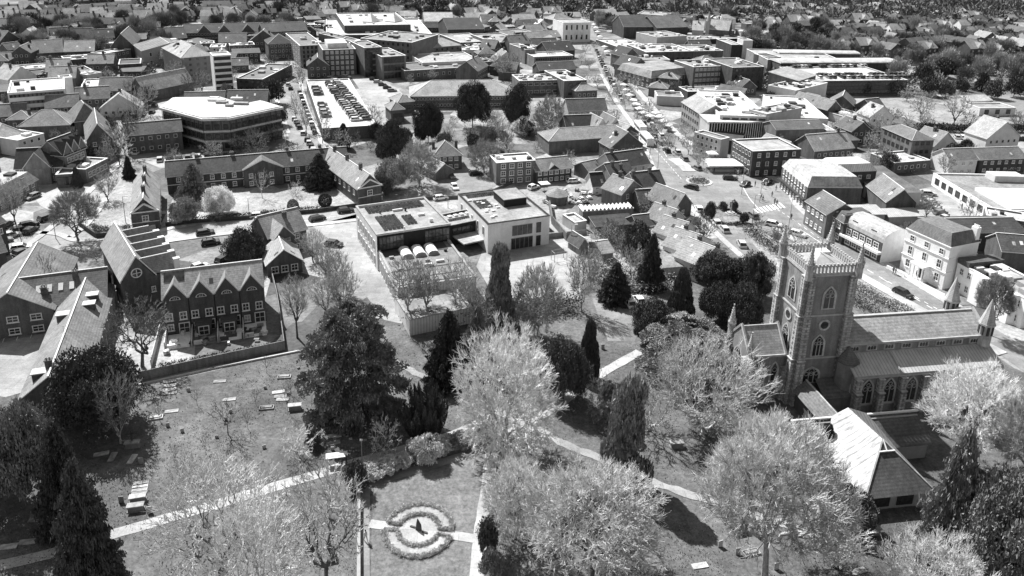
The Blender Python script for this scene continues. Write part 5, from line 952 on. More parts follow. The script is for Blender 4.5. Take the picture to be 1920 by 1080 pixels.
def hedge(label,pts,h_,w_,m,n,s=.4):
    q=[P(*p) for p in pts]; c=sum(q,Vector((0,0)))/len(q); t=thing('hedge',label,'hedge',(c.x,c.y,0)); cs=[]; L_=[(b_-a).length for a,b_ in zip(q,q[1:])]
    for i in range(n):
        k=rnd.choices(range(len(L_)),L_)[0]; p=q[k].lerp(q[k+1],rnd.random())-c; cs.append((p.x+rnd.gauss(0,w_*.3),p.y+rnd.gauss(0,w_*.3),h_*(rnd.random()**.6)*rnd.uniform(.8,1.1)))
    clumps(cs,s,m,'foliage',t,seed=n)
hedge('dark hedge between the allotment field and the long row of cars',[(1720,246),(1745,246),(1830,249),(1925,247)],3.,3.,LEAFD,5000,.6)
hedge('dark hedge along the inside of the courtyard wall',[(318,420),(480,406),(600,394)],1.3,1.2,LEAFD,2500,.3)
hedge('scrubby hedge along the bottom of the gymnasium',[(770,612),(860,600),(960,590),(1080,580)],3.,4.,mat('scrub_leaves',.11,'leaf',sc_=.8),6000,.35)
hedge('ragged scrub between the sheds and the conifers',[(1110,500),(1150,540),(1200,540),(1250,530)],2.5,7.,mat('scrub_pale',.24,'leaf',sc_=.8),6000,.3)
hedge('tangle of shrubs behind the lean-to outbuildings',[(1120,450),(1170,455),(1200,480),(1210,500)],2.5,5.,mat('scrub_pale',.24,'leaf',sc_=.8),4000,.3)
hedge('shrubs along the lane beside the schoolhouse wing',[(205,480),(215,520),(200,600)],1.6,1.2,LEAFM,1500,.3)
hedge('shrubs behind the brick wall of the corner lawn',[(170,430),(205,438),(245,432)],1.5,1.5,LEAFM,1500,.3)
hedge('low scrub on the bank below the junction gardens',[(1400,430),(1450,470),(1540,530),(1640,590)],1.4,4.,mat('scrub_leaves',.11,'leaf',sc_=.8),5000,.3)
hedge('pale rockery shrubs beside the church tower',[(1600,535),(1640,560),(1700,590)],1.1,3.,mat('rockery_leaves',.3,'leaf',sc_=2),2600,.3)
hedge('dark scrub at the foot of the terrace fence',[(300,690),(534,645)],.8,.6,LEAFD,1200,.25)

hedge('long low flowering hedge following the churchyard path above the sunken lawn',[(684,897),(730,882),(762,872),(800,858)],1.3,1.1,mat('pale_blossom',.5,'leaf',sc_=2),4500,.22)
hedge('low clipped hedge running on behind the second bench',[(815,855),(860,842),(912,828)],1.2,1.,LEAFM,2500,.22)
rg=random.Random(11); tb=BT['four-gabled dark brick terrace with walled patios beside the churchyard']; tr_=tb[0].location; ca,sa=math.cos(tb[0].rotation_euler.z),math.sin(tb[0].rotation_euler.z)
for i in range(34):
    x=rg.uniform(-.49,.49)*tb[1]; y=-tb[2]/2-rg.uniform(.6,7.); s=rg.uniform(.2,.6); ci=rg.randrange(5); m=[WHITE,DARK,GREYM,LEAFM,WOOD][ci]; bay=min(3,int((x/tb[1]+.5)*4)); mb=MB().box(-s,s,-s*.6,s*.6,.0 if rg.random()<.5 else .35,rg.uniform(.4,.75)).box(-s*.8,-s*.6,-s*.5,-s*.3,0,.4).box(s*.6,s*.8,s*.3,s*.5,0,.4)
    o=mb.build('garden_table',m,None,(tr_.x+x*ca-y*sa,tr_.y+x*sa+y*ca,.12),rg.uniform(0,3)); tag(o,['white','black','grey','leafy','brown'][ci]+(' garden seat near the wall of the ' if y>-tb[2]/2-3.6 else ' garden table near the fence of the ')+['leftmost','second','third','rightmost'][bay]+' house of the gabled terrace','garden furniture','patio furniture of the gabled terrace')
# ================================================================ trees
def segmesh(name,S,m):
    S=np.array(S,float); p0=S[:,0:3]; p1=S[:,3:6]; r0=S[:,6:7]; r1=S[:,7:8]; n=len(S)
    d=p1-p0; d/=np.maximum(np.linalg.norm(d,axis=1)[:,None],1e-9); a=np.where(np.abs(d[:,2:3])<.9,[[0,0,1.]],[[1.,0,0]]); u=np.cross(d,a); u/=np.linalg.norm(u,axis=1)[:,None]; w_=np.cross(d,u)
    V=[]
    for p,r in((p0,r0),(p1,r1)):
        for k in range(3): t=2*math.pi*k/3; V.append(p+r*(math.cos(t)*u+math.sin(t)*w_))
    V=np.stack(V,1).reshape(-1,3); b=(np.arange(n)*6)[:,None]; F=np.concatenate([b+np.array([[k,(k+1)%3,3+(k+1)%3,3+k]]) for k in range(3)],1).reshape(-1)
    me=bpy.data.meshes.new(name); me.vertices.add(6*n); me.vertices.foreach_set('co',V.astype(np.float32).ravel()); me.loops.add(12*n); me.loops.foreach_set('vertex_index',F.astype(np.int32))
    me.polygons.add(3*n); me.polygons.foreach_set('loop_start',np.arange(0,12*n,4,dtype=np.int32)); me.polygons.foreach_set('loop_total',np.full(3*n,4,dtype=np.int32)); me.materials.append(m)
    me.polygons.foreach_set('use_smooth',np.ones(3*n,dtype=bool)); me.update(); return me
def bare(seed,H=12.,R=6.,z0=.25,trunk=.2,nt=700,shape='dome',twr=.022,spray=12,tl=.8,droop=0.,br=.5,rt=.02,wig=.16,up=.35,hollow=.5):
    """bare deciduous tree: ends of the branches fill the crown, limbs are gathered down to the trunk, every end carries a spray of twigs"""
    r=random.Random(seed); npr=np.random.RandomState(seed); S1=[];S2=[]
    d=npr.normal(size=(nt*3,3)); d/=np.linalg.norm(d,axis=1)[:,None]; q=npr.uniform(hollow**3,1,nt*3)**(1/3)
    pts=d*q[:,None]; lump=1+.13*np.sin(3*np.arctan2(d[:,1],d[:,0])+seed)*np.cos(4*d[:,2]+seed)+.08*np.sin(7*np.arctan2(d[:,1],d[:,0])+2*seed); pts*=lump[:,None]
    zc=z0+(1-z0)*.42
    if shape=='vase': m=pts[:,2]>-.35
    elif shape=='flatb': m=pts[:,2]>-.25
    else: m=pts[:,2]>-.7
    pts=pts[m][:nt]; T=np.empty_like(pts); T[:,:2]=pts[:,:2]*R
    if shape=='vase': T[:,:2]*=(.45+.55*np.clip((pts[:,2:3]+.35)/.9,0,1))
    T[:,2]=H*np.where(pts[:,2]>0,zc+pts[:,2]*(1-zc),zc+pts[:,2]*(zc-z0)/.7)
    C0=Vector((0,0,H*zc*.75))
    def limb(a,b_,n,ra,rb,out):
        a=Vector(a); b_=Vector(b_); L_=(b_-a).length; k=3 if L_>H*.1 else 2; p=a
        for i in range(1,k+1):
            t=i/k; q_=a.lerp(b_,t)
            if i<k: q_=q_+Vector((r.gauss(0,wig),r.gauss(0,wig),r.gauss(0,wig)*.6+(-.12 if out is S1 else .04)))*L_*.6
            out.append((*p,*q_,ra+(rb-ra)*(i-1)/k,ra+(rb-ra)*t)); p=q_
    rad=lambda n: max(H*rt*(n/nt)**.5,twr*(1.5 if n<3 else 2.1))
    def rec(node,Q,lev):
        n=len(Q)
        if n<=2:
            for e in Q: limb(node,e,1,rad(1),twr*1.1,S2); ends.append((Vector(e),(Vector(e)-Vector(node))))
            return
        k=(r.choice((5,6,7)) if lev==0 else r.choice((2,3,3,4)) if n>8 else 2)
        D_=Q-np.array(node); D_/=np.linalg.norm(D_,axis=1)[:,None]+1e-6
        cen=D_[npr.choice(n,min(k,n),replace=False)]
        for it in range(3):
            lab=np.argmax(D_@cen.T,axis=1)
            cen=np.array([D_[lab==j].mean(0) if (lab==j).any() else cen[j] for j in range(len(cen))])
        for j in range(len(cen)):
            q_=Q[lab==j]
            if not len(q_): continue
            cg=q_.mean(0); f=r.uniform(.32,.55) if len(q_)>2 else .6
            c=np.array(node)+(cg-np.array(node))*f; c[2]-=.02*H*(lev<2)
            limb(node,c,len(q_),rad(n)*(.8 if lev==0 else .75),rad(len(q_)),S1 if lev<3 else S2); 
            if len(q_)==n: q_=q_[:max(1,n-1)]
            rec(tuple(c),q_,lev+1)
    ends=[]
    th=H*trunk; t0=Vector((r.gauss(0,.02)*H,r.gauss(0,.02)*H,th)); S1.append((0,0,-.05,*(t0*.5),H*rt*1.35,H*rt*1.05)); S1.append((*(t0*.5),*t0,H*rt*1.05,H*rt*.95)); rec(tuple(t0),T,0)
    for e,dd in ends:
        o=(e-C0).normalized(); base=(dd.normalized()*.5+o*.8+Vector((0,0,up-droop))).normalized()
        for i in range(spray):
            v=Vector((r.gauss(0,1),r.gauss(0,1),r.gauss(0,1))).normalized(); d1=(base+v*.5).normalized(); l=H*.072*tl*r.uniform(.5,1.3); st=e-dd*r.uniform(0,.5)
            m_=st+d1*l*.5; d2=(d1+Vector((0,0,up*.6-droop))+v*.3).normalized(); en=m_+d2*l*.6; S2.append((*st,*m_,twr,twr*.85)); S2.append((*m_,*en,twr*.85,twr*.5))
            d3=(d1+Vector((r.gauss(0,.7),r.gauss(0,.7),r.gauss(0,.7)))).normalized(); S2.append((*m_,*(m_+d3*l*.45),twr*.7,twr*.45))
    A=np.array(S2); ex=np.percentile(np.hypot(A[:,3],A[:,4]),98); zt=np.percentile(A[:,5],99.7)
    return segmesh('branches',S1,BARK),segmesh('twigs',S2,TWIG),zt,ex
def crown(name,seed,m,kind,n=9000,s=.05):
    """foliage of unit height and unit radius, made of leaf-sized faces"""
    r=np.random.RandomState(seed)
    if kind=='dense':
        k=70; C=r.normal(size=(k,3)); C/=np.linalg.norm(C,axis=1)[:,None]; C[:,2]=r.uniform(-.75,1.,k); q_=np.sqrt(np.maximum(1-C[:,2]**2,.1)); a_=r.uniform(0,6.28,k); C[:,0]=np.cos(a_)*q_; C[:,1]=np.sin(a_)*q_; rad=r.uniform(.12,.4,k); C*=r.uniform(.75,1.3,k)[:,None]
        i=r.randint(0,k,n); d=r.normal(size=(n,3)); d/=np.linalg.norm(d,axis=1)[:,None]; rr=r.uniform(.6,1.15,n)[:,None]
        p=C[i]*.7+d*rad[i][:,None]*rr; p[:,2]=.52+p[:,2]*.48; dirs=d*.5+r.normal(size=(n,3))*.6
    elif kind=='spruce':
        P_=[];D_=[]
        for L in range(30):
            z=.05+.93*L/30; R=(1-z)**.8*(1+r.uniform(-.12,.12)); nb=int(15*(1-z)+6)
            for b_ in range(nb):
                a=6.283*(b_+r.uniform(0,1))/nb; R2=R*r.uniform(.5,1.15); m_=int(n/30/nb*2.2*(1-z)+3); t=r.uniform(.25,1,m_)**.7
                x=np.cos(a)*R2*t+r.normal(0,.035,m_)*(.5+t); y=np.sin(a)*R2*t+r.normal(0,.035,m_)*(.5+t); zz=z-.075*t*t+.03*(t>.85)+r.normal(0,.008,m_)
                P_.append(np.stack([x,y,zz],1)); D_.append(np.tile([np.cos(a),np.sin(a),-.25],(m_,1)))
        p=np.concatenate(P_); dirs=np.concatenate(D_); n=len(p)
    elif kind=='cedar':
        P_=[];D_=[]
        for L in range(9):
            z=.1+.87*(L/9)+r.uniform(-.02,.02); R=(1-((z-.25)/.78)**2*.85 if z>.25 else .92)*r.uniform(.85,1.05); nb=11 if L<7 else 6
            for b_ in range(nb):
                a=6.283*(b_+r.uniform(0,1))/nb; R2=R*r.uniform(.6,1.15); z=z+r.normal(0,.012); m_=int(n/9/nb); t=r.uniform(.2,1,m_)**.6; wd=.13*t*np.clip(r.normal(0,1,m_),-2,2)
                x=np.cos(a)*R2*t-np.sin(a)*wd; y=np.sin(a)*R2*t+np.cos(a)*wd; zz=z+.03-.07*t*t+r.normal(0,.006,m_)-.02*np.abs(wd)*4
                P_.append(np.stack([x,y,zz],1)); D_.append(np.stack([np.cos(a)+wd*2,np.sin(a)+wd*2,np.full(m_,-.1)],1))
        p=np.concatenate(P_); dirs=np.concatenate(D_); n=len(p)
    elif kind=='flute':      # Irish yew: a fan of upright plumes
        k=60; a=r.uniform(0,6.28,k); q=np.sqrt(r.uniform(0,1,k)); tx=np.cos(a)*q; ty=np.sin(a)*q; tz=(1-.55*q*q)*r.uniform(.85,1.05,k)
        i=r.randint(0,k,n); t=r.uniform(.05,1,n); b_=.45+.55*t; ang=r.uniform(0,6.28,n); w_=.12*(1-t**3)
        p=np.stack([tx[i]*b_+np.cos(ang)*w_,ty[i]*b_+np.sin(ang)*w_,tz[i]*t],1); dirs=np.stack([np.cos(ang)*.3,np.sin(ang)*.3,np.full(n,1.)],1)
    elif kind=='column':
        k=40; z=r.uniform(.05,.97,k); a=r.uniform(0,6.28,k); prof=(1.05-z*.75)*np.minimum(1,z*6+.3)*.8*r.uniform(.6,1.25,k); C=np.stack([np.cos(a)*prof*.7,np.sin(a)*prof*.7,z],1); rad=r.uniform(.2,.42,k)
        i=r.randint(0,k,n); d=r.normal(size=(n,3)); d/=np.linalg.norm(d,axis=1)[:,None]; p=C[i]+d*rad[i][:,None]*np.array([[1,1,.28]]); dirs=d*.5+r.normal(size=(n,3))*.6
    elif kind=='cone':
        k=160; z=r.uniform(.0,.98,k); a=r.uniform(0,6.28,k); R=np.minimum((1-z)**.75*1.05,.55+z*2)*.8; C=np.stack([np.cos(a)*R,np.sin(a)*R,z],1)
        i=r.randint(0,k,n); d=r.normal(size=(n,3)); d/=np.linalg.norm(d,axis=1)[:,None]; p=C[i]+d*np.array([[.17,.17,.06]])*1.1; dirs=d*.7+np.array([[0,0,.7]])
    elif kind=='egg':
        d=r.normal(size=(n,3)); d/=np.linalg.norm(d,axis=1)[:,None]; p=d*r.uniform(.86,1.0,n)[:,None]; p[:,2]=.5+p[:,2]*.5; dirs=r.normal(size=(n,3))
    elif kind=='fuzz':       # distant bare crown: fine twigs only
        k=40; C=r.normal(size=(k,3)); C/=np.linalg.norm(C,axis=1)[:,None]; C*=r.uniform(.2,.85,k)[:,None]; i=r.randint(0,k,n); p=C[i]+r.normal(size=(n,3))*.2; q=np.linalg.norm(p,axis=1)[:,None]; p=np.where(q>1.1,p/q,p); dirs=p*.9; dirs=dirs+np.array([[0,0,.5]]); p[:,2]=.58+p[:,2]*.42
    p=p.copy(); dirs=dirs/np.maximum(np.linalg.norm(dirs,axis=1)[:,None],1e-6)
    asp={'fuzz':.16,'spruce':.42,'cedar':.42,'flute':.28,'cone':.4}.get(kind,.6)
    s_={'fuzz':1.,'spruce':1.}.get(kind,1.)
    return leafmesh(name,p,s*s_,m,r,0,asp,dirs)
def trunkm(h=1.,r0=.03,r1=.012,m=BARKD,limbs=0,seed=1):
    r=random.Random(seed); mb=MB(); mb.tube((0,0,-.02),(0,0,h*.5),r0,(r0+r1)/2,7); mb.tube((0,0,h*.5),(0,0,h),(r0+r1)/2,r1*.5,6)
    for i in range(limbs):
        a=r.uniform(0,6.28); z=r.uniform(.25,.8)*h; L=r.uniform(.3,.8)*(1-z*.6); mb.tube((0,0,z),(math.cos(a)*L,math.sin(a)*L,z+r.uniform(.0,.25)),r1,r1*.3,5)
    return mb.data('trunk',m)
BP={}
def bproto(k):
    if k not in BP:
        BP[k]={'oak':lambda:bare(1,12,6,.25,.22,260,'flatb',.03,7,.8,0,rt=.03,wig=.3,up=.1,hollow=.3),
         'round':lambda:bare(2,14,7,.2,.14,850,'dome',.027,9,1.1,rt=.022,wig=.22),
         'round2':lambda:bare(5,14,7,.27,.26,1050,'flatb',.027,10,1.1,rt=.026,hollow=.6,wig=.22),
         'spready':lambda:bare(8,13,7,.27,.16,900,'flatb',.027,9,1.1,rt=.026,wig=.3,up=.2),
         'sparse':lambda:bare(9,13,7,.25,.2,330,'flatb',.028,5,1.3,rt=.026,wig=.34,up=.1,hollow=.3),
         'vase':lambda:bare(11,12,5,.15,.12,240,'vase',.026,6,1.2,up=.7,rt=.02,wig=.12),
         'dome':lambda:bare(14,15,7.5,.08,.1,900,'dome',.028,9,1.,droop=.15,rt=.022,wig=.22),
         'fan':lambda:bare(15,13,7.5,.1,.08,650,'vase',.026,6,1.2,up=.7,rt=.02,wig=.14),
         'poplar':lambda:bare(17,13,4,.25,.3,200,'vase',.028,5,1.1,up=.7,rt=.02,wig=.1),
         'thin':lambda:bare(21,9,4.5,.3,.3,70,'flatb',.024,3,.9,rt=.014,wig=.2,hollow=.3),
         'small':lambda:bare(24,7,3.5,.1,.1,120,'dome',.022,6,1.2,rt=.016,hollow=.3),
         'mid':lambda:bare(31,11,5,.2,.2,130,'dome',.036,5,1.2,rt=.02,hollow=.3),
         'mid2':lambda:bare(34,11,5,.2,.15,130,'vase',.036,5,1.2,up=.6,rt=.02,hollow=.3)}[k]()
    return BP[k]
CP={}
CK={'spruce':('spruce',60000,.05),'cedar':('cedar',64000,.036),'yew':('dense',60000,.035),'bush':('dense',12000,.07),'flute':('flute',30000,.05),'ivy':('column',36000,.055),'cone':('cone',30000,.05),'egg':('egg',9000,.06),'farconifer':('spruce',2500,.16),'fardark':('dense',3000,.1),'farfuzz':('fuzz',5000,.13),'leafy':('dense',40000,.04),'holly':('dense',30000,.05),'hedge':('egg',3500,.1)}
def cproto(k,v=0):
    if (k,v) not in CP:
        kd,n,s=CK[k]; CP[(k,v)]=(crown('crown',hash_(k)+v*7,LEAFD,kd,n,s),trunkm(.9 if k in('spruce','cedar','farconifer') else .55,.03,.012,BARKD,0 if k in('spruce','egg') else 6,v))
    return CP[(k,v)]
def hash_(s): return sum(ord(c)*(i+1) for i,c in enumerate(s))
def setm(o,m):
    if o.data.materials[0] is not m: o.material_slots[0].link='OBJECT'; o.material_slots[0].material=m
def dress(t):
    pass
NT=[0]; ORD=['first','second','third','fourth','fifth','sixth','seventh','eighth','ninth','tenth']
def tree(kind,label,px,py,ytop,rpx,tw=None,bk=None,group=None,name=None,cat='tree',sx=1.,grow=None):
    """foot of the trunk seen at (px,py), top of the crown at row ytop, crown half-width rpx pixels"""
    g=P(px,py); h=hup(g,ytop); NT[0]+=1
    s=F_/((Vector((g.x,g.y,h*.6))-Vector((0,0,HC))).dot(cf)); R=rpx/s; r=random.Random(px*7+py)
    rz=r.uniform(0,6.28) if grow is None else grow
    if kind in CK:
        cm,tm=cproto(kind,NT[0]%2); t=thing(name or {'spruce':'conifer','cedar':'cedar_tree','yew':'yew_tree','bush':'bush','flute':'yew_tree','ivy':'ivy_clad_tree','cone':'cypress_tree','egg':'topiary','hedge':'bush'}.get(kind,'evergreen_tree'),label,cat,(g.x,g.y,0),rz,group)
        a=link('trunk',tm,t,(0,0,0),0,(max(R,h*.25),max(R,h*.25),h)); a=link('crown',cm,t,(0,0,0),0,(R,R,h)); setm(a,tw or LEAFD)
    else:
        bm,tm,zt,ex=bproto(kind); t=thing(name or 'bare_tree',label,cat,(g.x,g.y,0),rz,group); sc3=(R/ex,R/ex,h/zt)
        a=link('trunk',bm,t,(0,0,0),0,sc3); setm(a,bk or BARK); a=link('crown',tm,t,(0,0,0),0,sc3); setm(a,tw or TWIG)
    return t
# churchyard and park trees
tree('dome','big pale bare tree with drooping twigs in the middle of the churchyard',945,852,612,103)
tree('spready','great pale bare tree with forking limbs in the bottom centre',1108,1085,888,135,bk=BARKD)
tree('round','pale bare tree overhanging the garden side path left of the great one',965,1010,866,66)
tree('round2','tall pale bare tree on the right in front of the parish hall',1432,1085,800,145)
tree('fan','bare tree with fine upright twigs against the church wall',1318,815,640,115,tw=mat('mid_pale_twigs',.42,'leaf',sc_=.6,rv=.1))
tree('cedar','pale spreading cedar between the church and the two white cars',1285,700,590,92,tw=LEAFL)
tree('spready','bare tree leaning over the church aisle on the right',1812,880,694,100)
tree('round2','bare pale tree on the right edge beside the church end',1925,950,740,90,tw=mat('mid_pale_twigs',.42,'leaf',sc_=.6,rv=.1))
tree('spruce','tall feathery conifer right of the parish hall',1765,1040,790,62,tw=LEAFM)
tree('yew','broad dark-tipped conifer in the lower right corner',1875,1110,915,95,tw=LEAFM)
tree('round','pale bare crown rising from the bottom edge on the right',1735,1200,1022,110)
tree('vase','twiggy shrub left of the hall path in the lower right',1560,1062,975,62)
tree('ivy','ivy-clad dark trunk beside the diagonal path',1168,900,712,56,tw=LEAFM)
tree('holly','round dark holly at the foot of the parish hall',1588,990,922,44)
tree('cone','narrow dark bush at the left corner of the hall roof',1545,862,800,22)
tree('spruce','tall dark conifer overhanging the path in the lower left',172,1092,848,66)
tree('spruce','second tall conifer just behind the lower left one',130,985,782,58)
tree('leafy','broad dark evergreen on the left edge above the path',50,948,768,64,tw=LEAFM)
tree('leafy','dim evergreen cut by the left edge',-25,900,770,60,tw=LEAFM)
tree('yew','wide dark yew at the end of the old brick wing',182,800,668,76)
tree('vase','slender weeping tree leaning on the wide yew',228,832,700,40,tw=mat('mid_twigs2',.24,'leaf',rv=.1))
tree('oak','dark knotted oak with crooked limbs in the yard beside the terrace',266,688,560,62,tw=TWIGD,bk=BARKD)
tree('cedar','huge spreading grey cedar in the middle left of the churchyard',662,772,548,102,tw=LEAFM)
tree('flute','dark fluted yew beside the path at the centre left',796,815,714,50)
tree('spruce','dark conifer behind the big pale bare tree',842,716,575,50)
tree('spruce','second dark conifer leaning behind the big pale tree',895,690,568,42,tw=LEAFM)
tree('yew','low black evergreen right of the big pale bare tree',1056,752,640,44)
tree('cone','pointed dark cypress right of the low black evergreen',1102,712,604,26)
tree('poplar','leafless tree at the near left corner of the gymnasium',766,606,480,42,tw=TWIGM)
tree('poplar','leafless tree in front of the gymnasium wall',800,600,490,36,tw=TWIGM)
tree('vase','bare tree against the gymnasium roof',860,588,482,38,tw=TWIGM)
tree('ivy','tall dark ivy-clad tree at the right end of the gymnasium',936,612,468,36,tw=LEAFM)
tree('vase','low bare tree at the foot of the ivy-clad one',905,620,540,40,tw=TWIGM)
tree('round','bare tree standing before the school playground',1006,630,498,50,tw=TWIGM)
tree('vase','upright bare tree at the right edge of the playground',1090,585,468,34,tw=TWIGM)
tree('spruce','dark conifer below the timber sheds',1152,566,488,36)
tree('spruce','tall black conifer behind the lean-to outbuildings',1218,540,432,28)
tree('yew','wide black evergreen below the white cottages',1335,545,478,38)
tree('leafy','black evergreen right of the wide one below the cottages',1378,552,486,36)
tree('cone','small pointed evergreen between the two black ones',1362,580,530,18)
tree('yew','dark evergreen left of the church tower',1350,608,535,40)
tree('leafy','dark evergreen touching the west gable of the church',1390,618,540,36)
tree('cone','pointed dark evergreen behind the two white cars',1274,600,508,30)
tree('yew','dark bush beside the two white cars',1222,640,570,42)
tree('yew','dark evergreen touching the church tower',1412,560,480,32)
tree('poplar','tall lone bare tree between the terrace and the great cedar',558,634,515,30,tw=TWIGM,bk=BARKD)
for i,(x,y,t,r) in enumerate(((588,492,432,28),(612,520,455,30),(632,552,470,32),(645,590,500,34),(610,590,520,34))):
    tree('vase',('first','second','third','fourth','fifth')[i]+' grey twiggy tree counted from the school road in the row beside the school drive',x,y,t,r,tw=TWIGM,group='twiggy trees beside the school drive',bk=BARKD)
tree('leafy','dark round evergreen in the court behind the terrace',462,497,434,38)
tree('spready','bare tree leaning over the road junction on the left',148,452,358,46,tw=TWIGM,bk=BARKD)
tree('vase','bare tree on the corner lawn by the west wing',203,376,322,24,tw=TWIGM,bk=BARKD)
tree('spruce','small dark conifer at the head of the corner lawn',243,334,290,13)
tree('cone','spiky dark tree in front of the mansion',146,352,316,12)
tree('spruce','conifer at the left end of the courtyard lawn',366,378,302,34,tw=LEAFM)
tree('spruce','conifer at the right end of the courtyard lawn',600,352,284,33)
tree('leafy','white blossoming tree on the courtyard lawn',412,402,350,30,tw=BLOS)
tree('leafy','pale tree by the wall of the courtyard lawn',348,418,374,28,tw=LEAFL)
tree('small','small pale tree beside the blossoming one',408,414,376,20,tw=LEAFL)
tree('thin','bare tree before the pediment of the brick range',492,372,318,22,tw=TWIGM)
tree('small','tiny bare tree on the courtyard lawn',554,368,338,14)
tree('egg','clipped round pale shrub at the courtyard wall',550,398,374,11,tw=LEAFM)
tree('egg','clipped dark dome at the courtyard wall',610,388,364,13)
tree('leafy','blossoming tree beside the east wing of the courtyard',735,358,300,30,tw=LEAFL)
tree('round','large pale bare tree right of the east wing',785,350,268,42,tw=TWIGM)
tree('yew','dark bush at the corner of the east wing',722,368,335,14)
for i,(k,x,y,t,r,lb) in enumerate((('yew',732,306,228,31,'big dark evergreen in front of the parking deck'),('cone',645,278,234,15,'small dark evergreen at the near corner of the parking deck'),('yew',803,270,194,28,'dark evergreen left of the hipped house'),('yew',886,240,158,34,'largest black evergreen before the tiled office'),('yew',968,240,168,27,'black evergreen right of the largest one'))): tree(k,lb,x,y,t,r)
tree('leafy','white blossom tree beside the black evergreens',985,252,222,24,tw=BLOS)
tree('round','pale bare tree above the brown flats',908,324,262,34,tw=TWIGM)
tree('round','bare tree in front of the clinic',1030,254,178,30,tw=TWIGM)
tree('small','bare shrubby tree left of the white blossom',925,262,205,26,tw=TWIGM)
tree('round2','bare tree leaning beyond the end of the church nave',1852,628,515,34,tw=TWIGM)
tree('thin','bare sapling with open branches among the graves',428,815,742,36,tw=TWIGD,bk=BARKD)
tree('thin','small sapling by the flat tombs of the cedar',540,775,712,12,tw=TWIGD,bk=BARKD)
tree('small','pale thorny shrub among the graves',560,858,795,38)
tree('small','pale shrub below the fluted yew',722,852,782,34)
tree('small','grey shrub left of the path bend',350,905,838,30,tw=TWIGM)
tree('bush','small dark bush in the grass beside the bench',588,838,812,14)
tree('sparse','broad bare tree sprawling over the path in the lower left',420,1100,876,130,bk=BARKD,tw=TWIG)
tree('oak','knotted bare tree beside the garden wall at the bottom',610,1110,880,90,bk=BARKD,tw=mat('mid_pale_twigs',.42,'leaf',sc_=.6,rv=.1))
tree('sparse','pale bare crown at the bottom left of the sunken garden',500,1190,940,110)
tree('small','bare shrub in the churchyard right of the ivy-clad tree',1215,808,700,60,tw=TWIGM)
tree('small','low shrub beside the upper path',1125,778,700,36,tw=TWIGM)
tree('cedar','small layered conifer beside the upper path',1140,800,705,30,tw=LEAFM)
tree('bush','clipped dark evergreen at the lower right of the sunken garden',914,1040,975,20)
tree('bush','second clipped evergreen at the bottom of the sunken garden',920,1085,1030,22,tw=LEAFM)
tree('egg','dark egg-shaped topiary among pale blossom',803,866,822,13)
tree('bush','round pale blossoming shrub behind the topiary',800,864,818,30,tw=mat('pale_blossom',.5,'leaf',sc_=2))
tree('bush','dark ivy bush at the corner of the sunken garden wall',668,920,872,22)
for i,(x,y,r) in enumerate(((700,893,24),(730,884,22),(757,874,18),(775,850,16),(830,848,18),(865,838,26),(895,830,20))): tree('bush',('flowering shrub at the wall corner','flowering shrub second from the wall corner','flowering shrub left of the first bench','tall pale shrub behind the first bench','pale shrub right of the topiary','grey shrub behind the second bench','grey shrub at the right end of the garden wall')[i],x,y,y-22,r,tw=mat('pale_blossom',.5,'leaf',sc_=2) if i<5 else LEAFM)
for x,y,t,r,lb in((1330,412,380,10,'round dark shrub by the memorial circle'),(1375,398,375,7,'small conical shrub by the memorial circle'),(1395,418,400,9,'dark low bush right of the memorial circle')): tree('bush',lb,x,y,t,r)
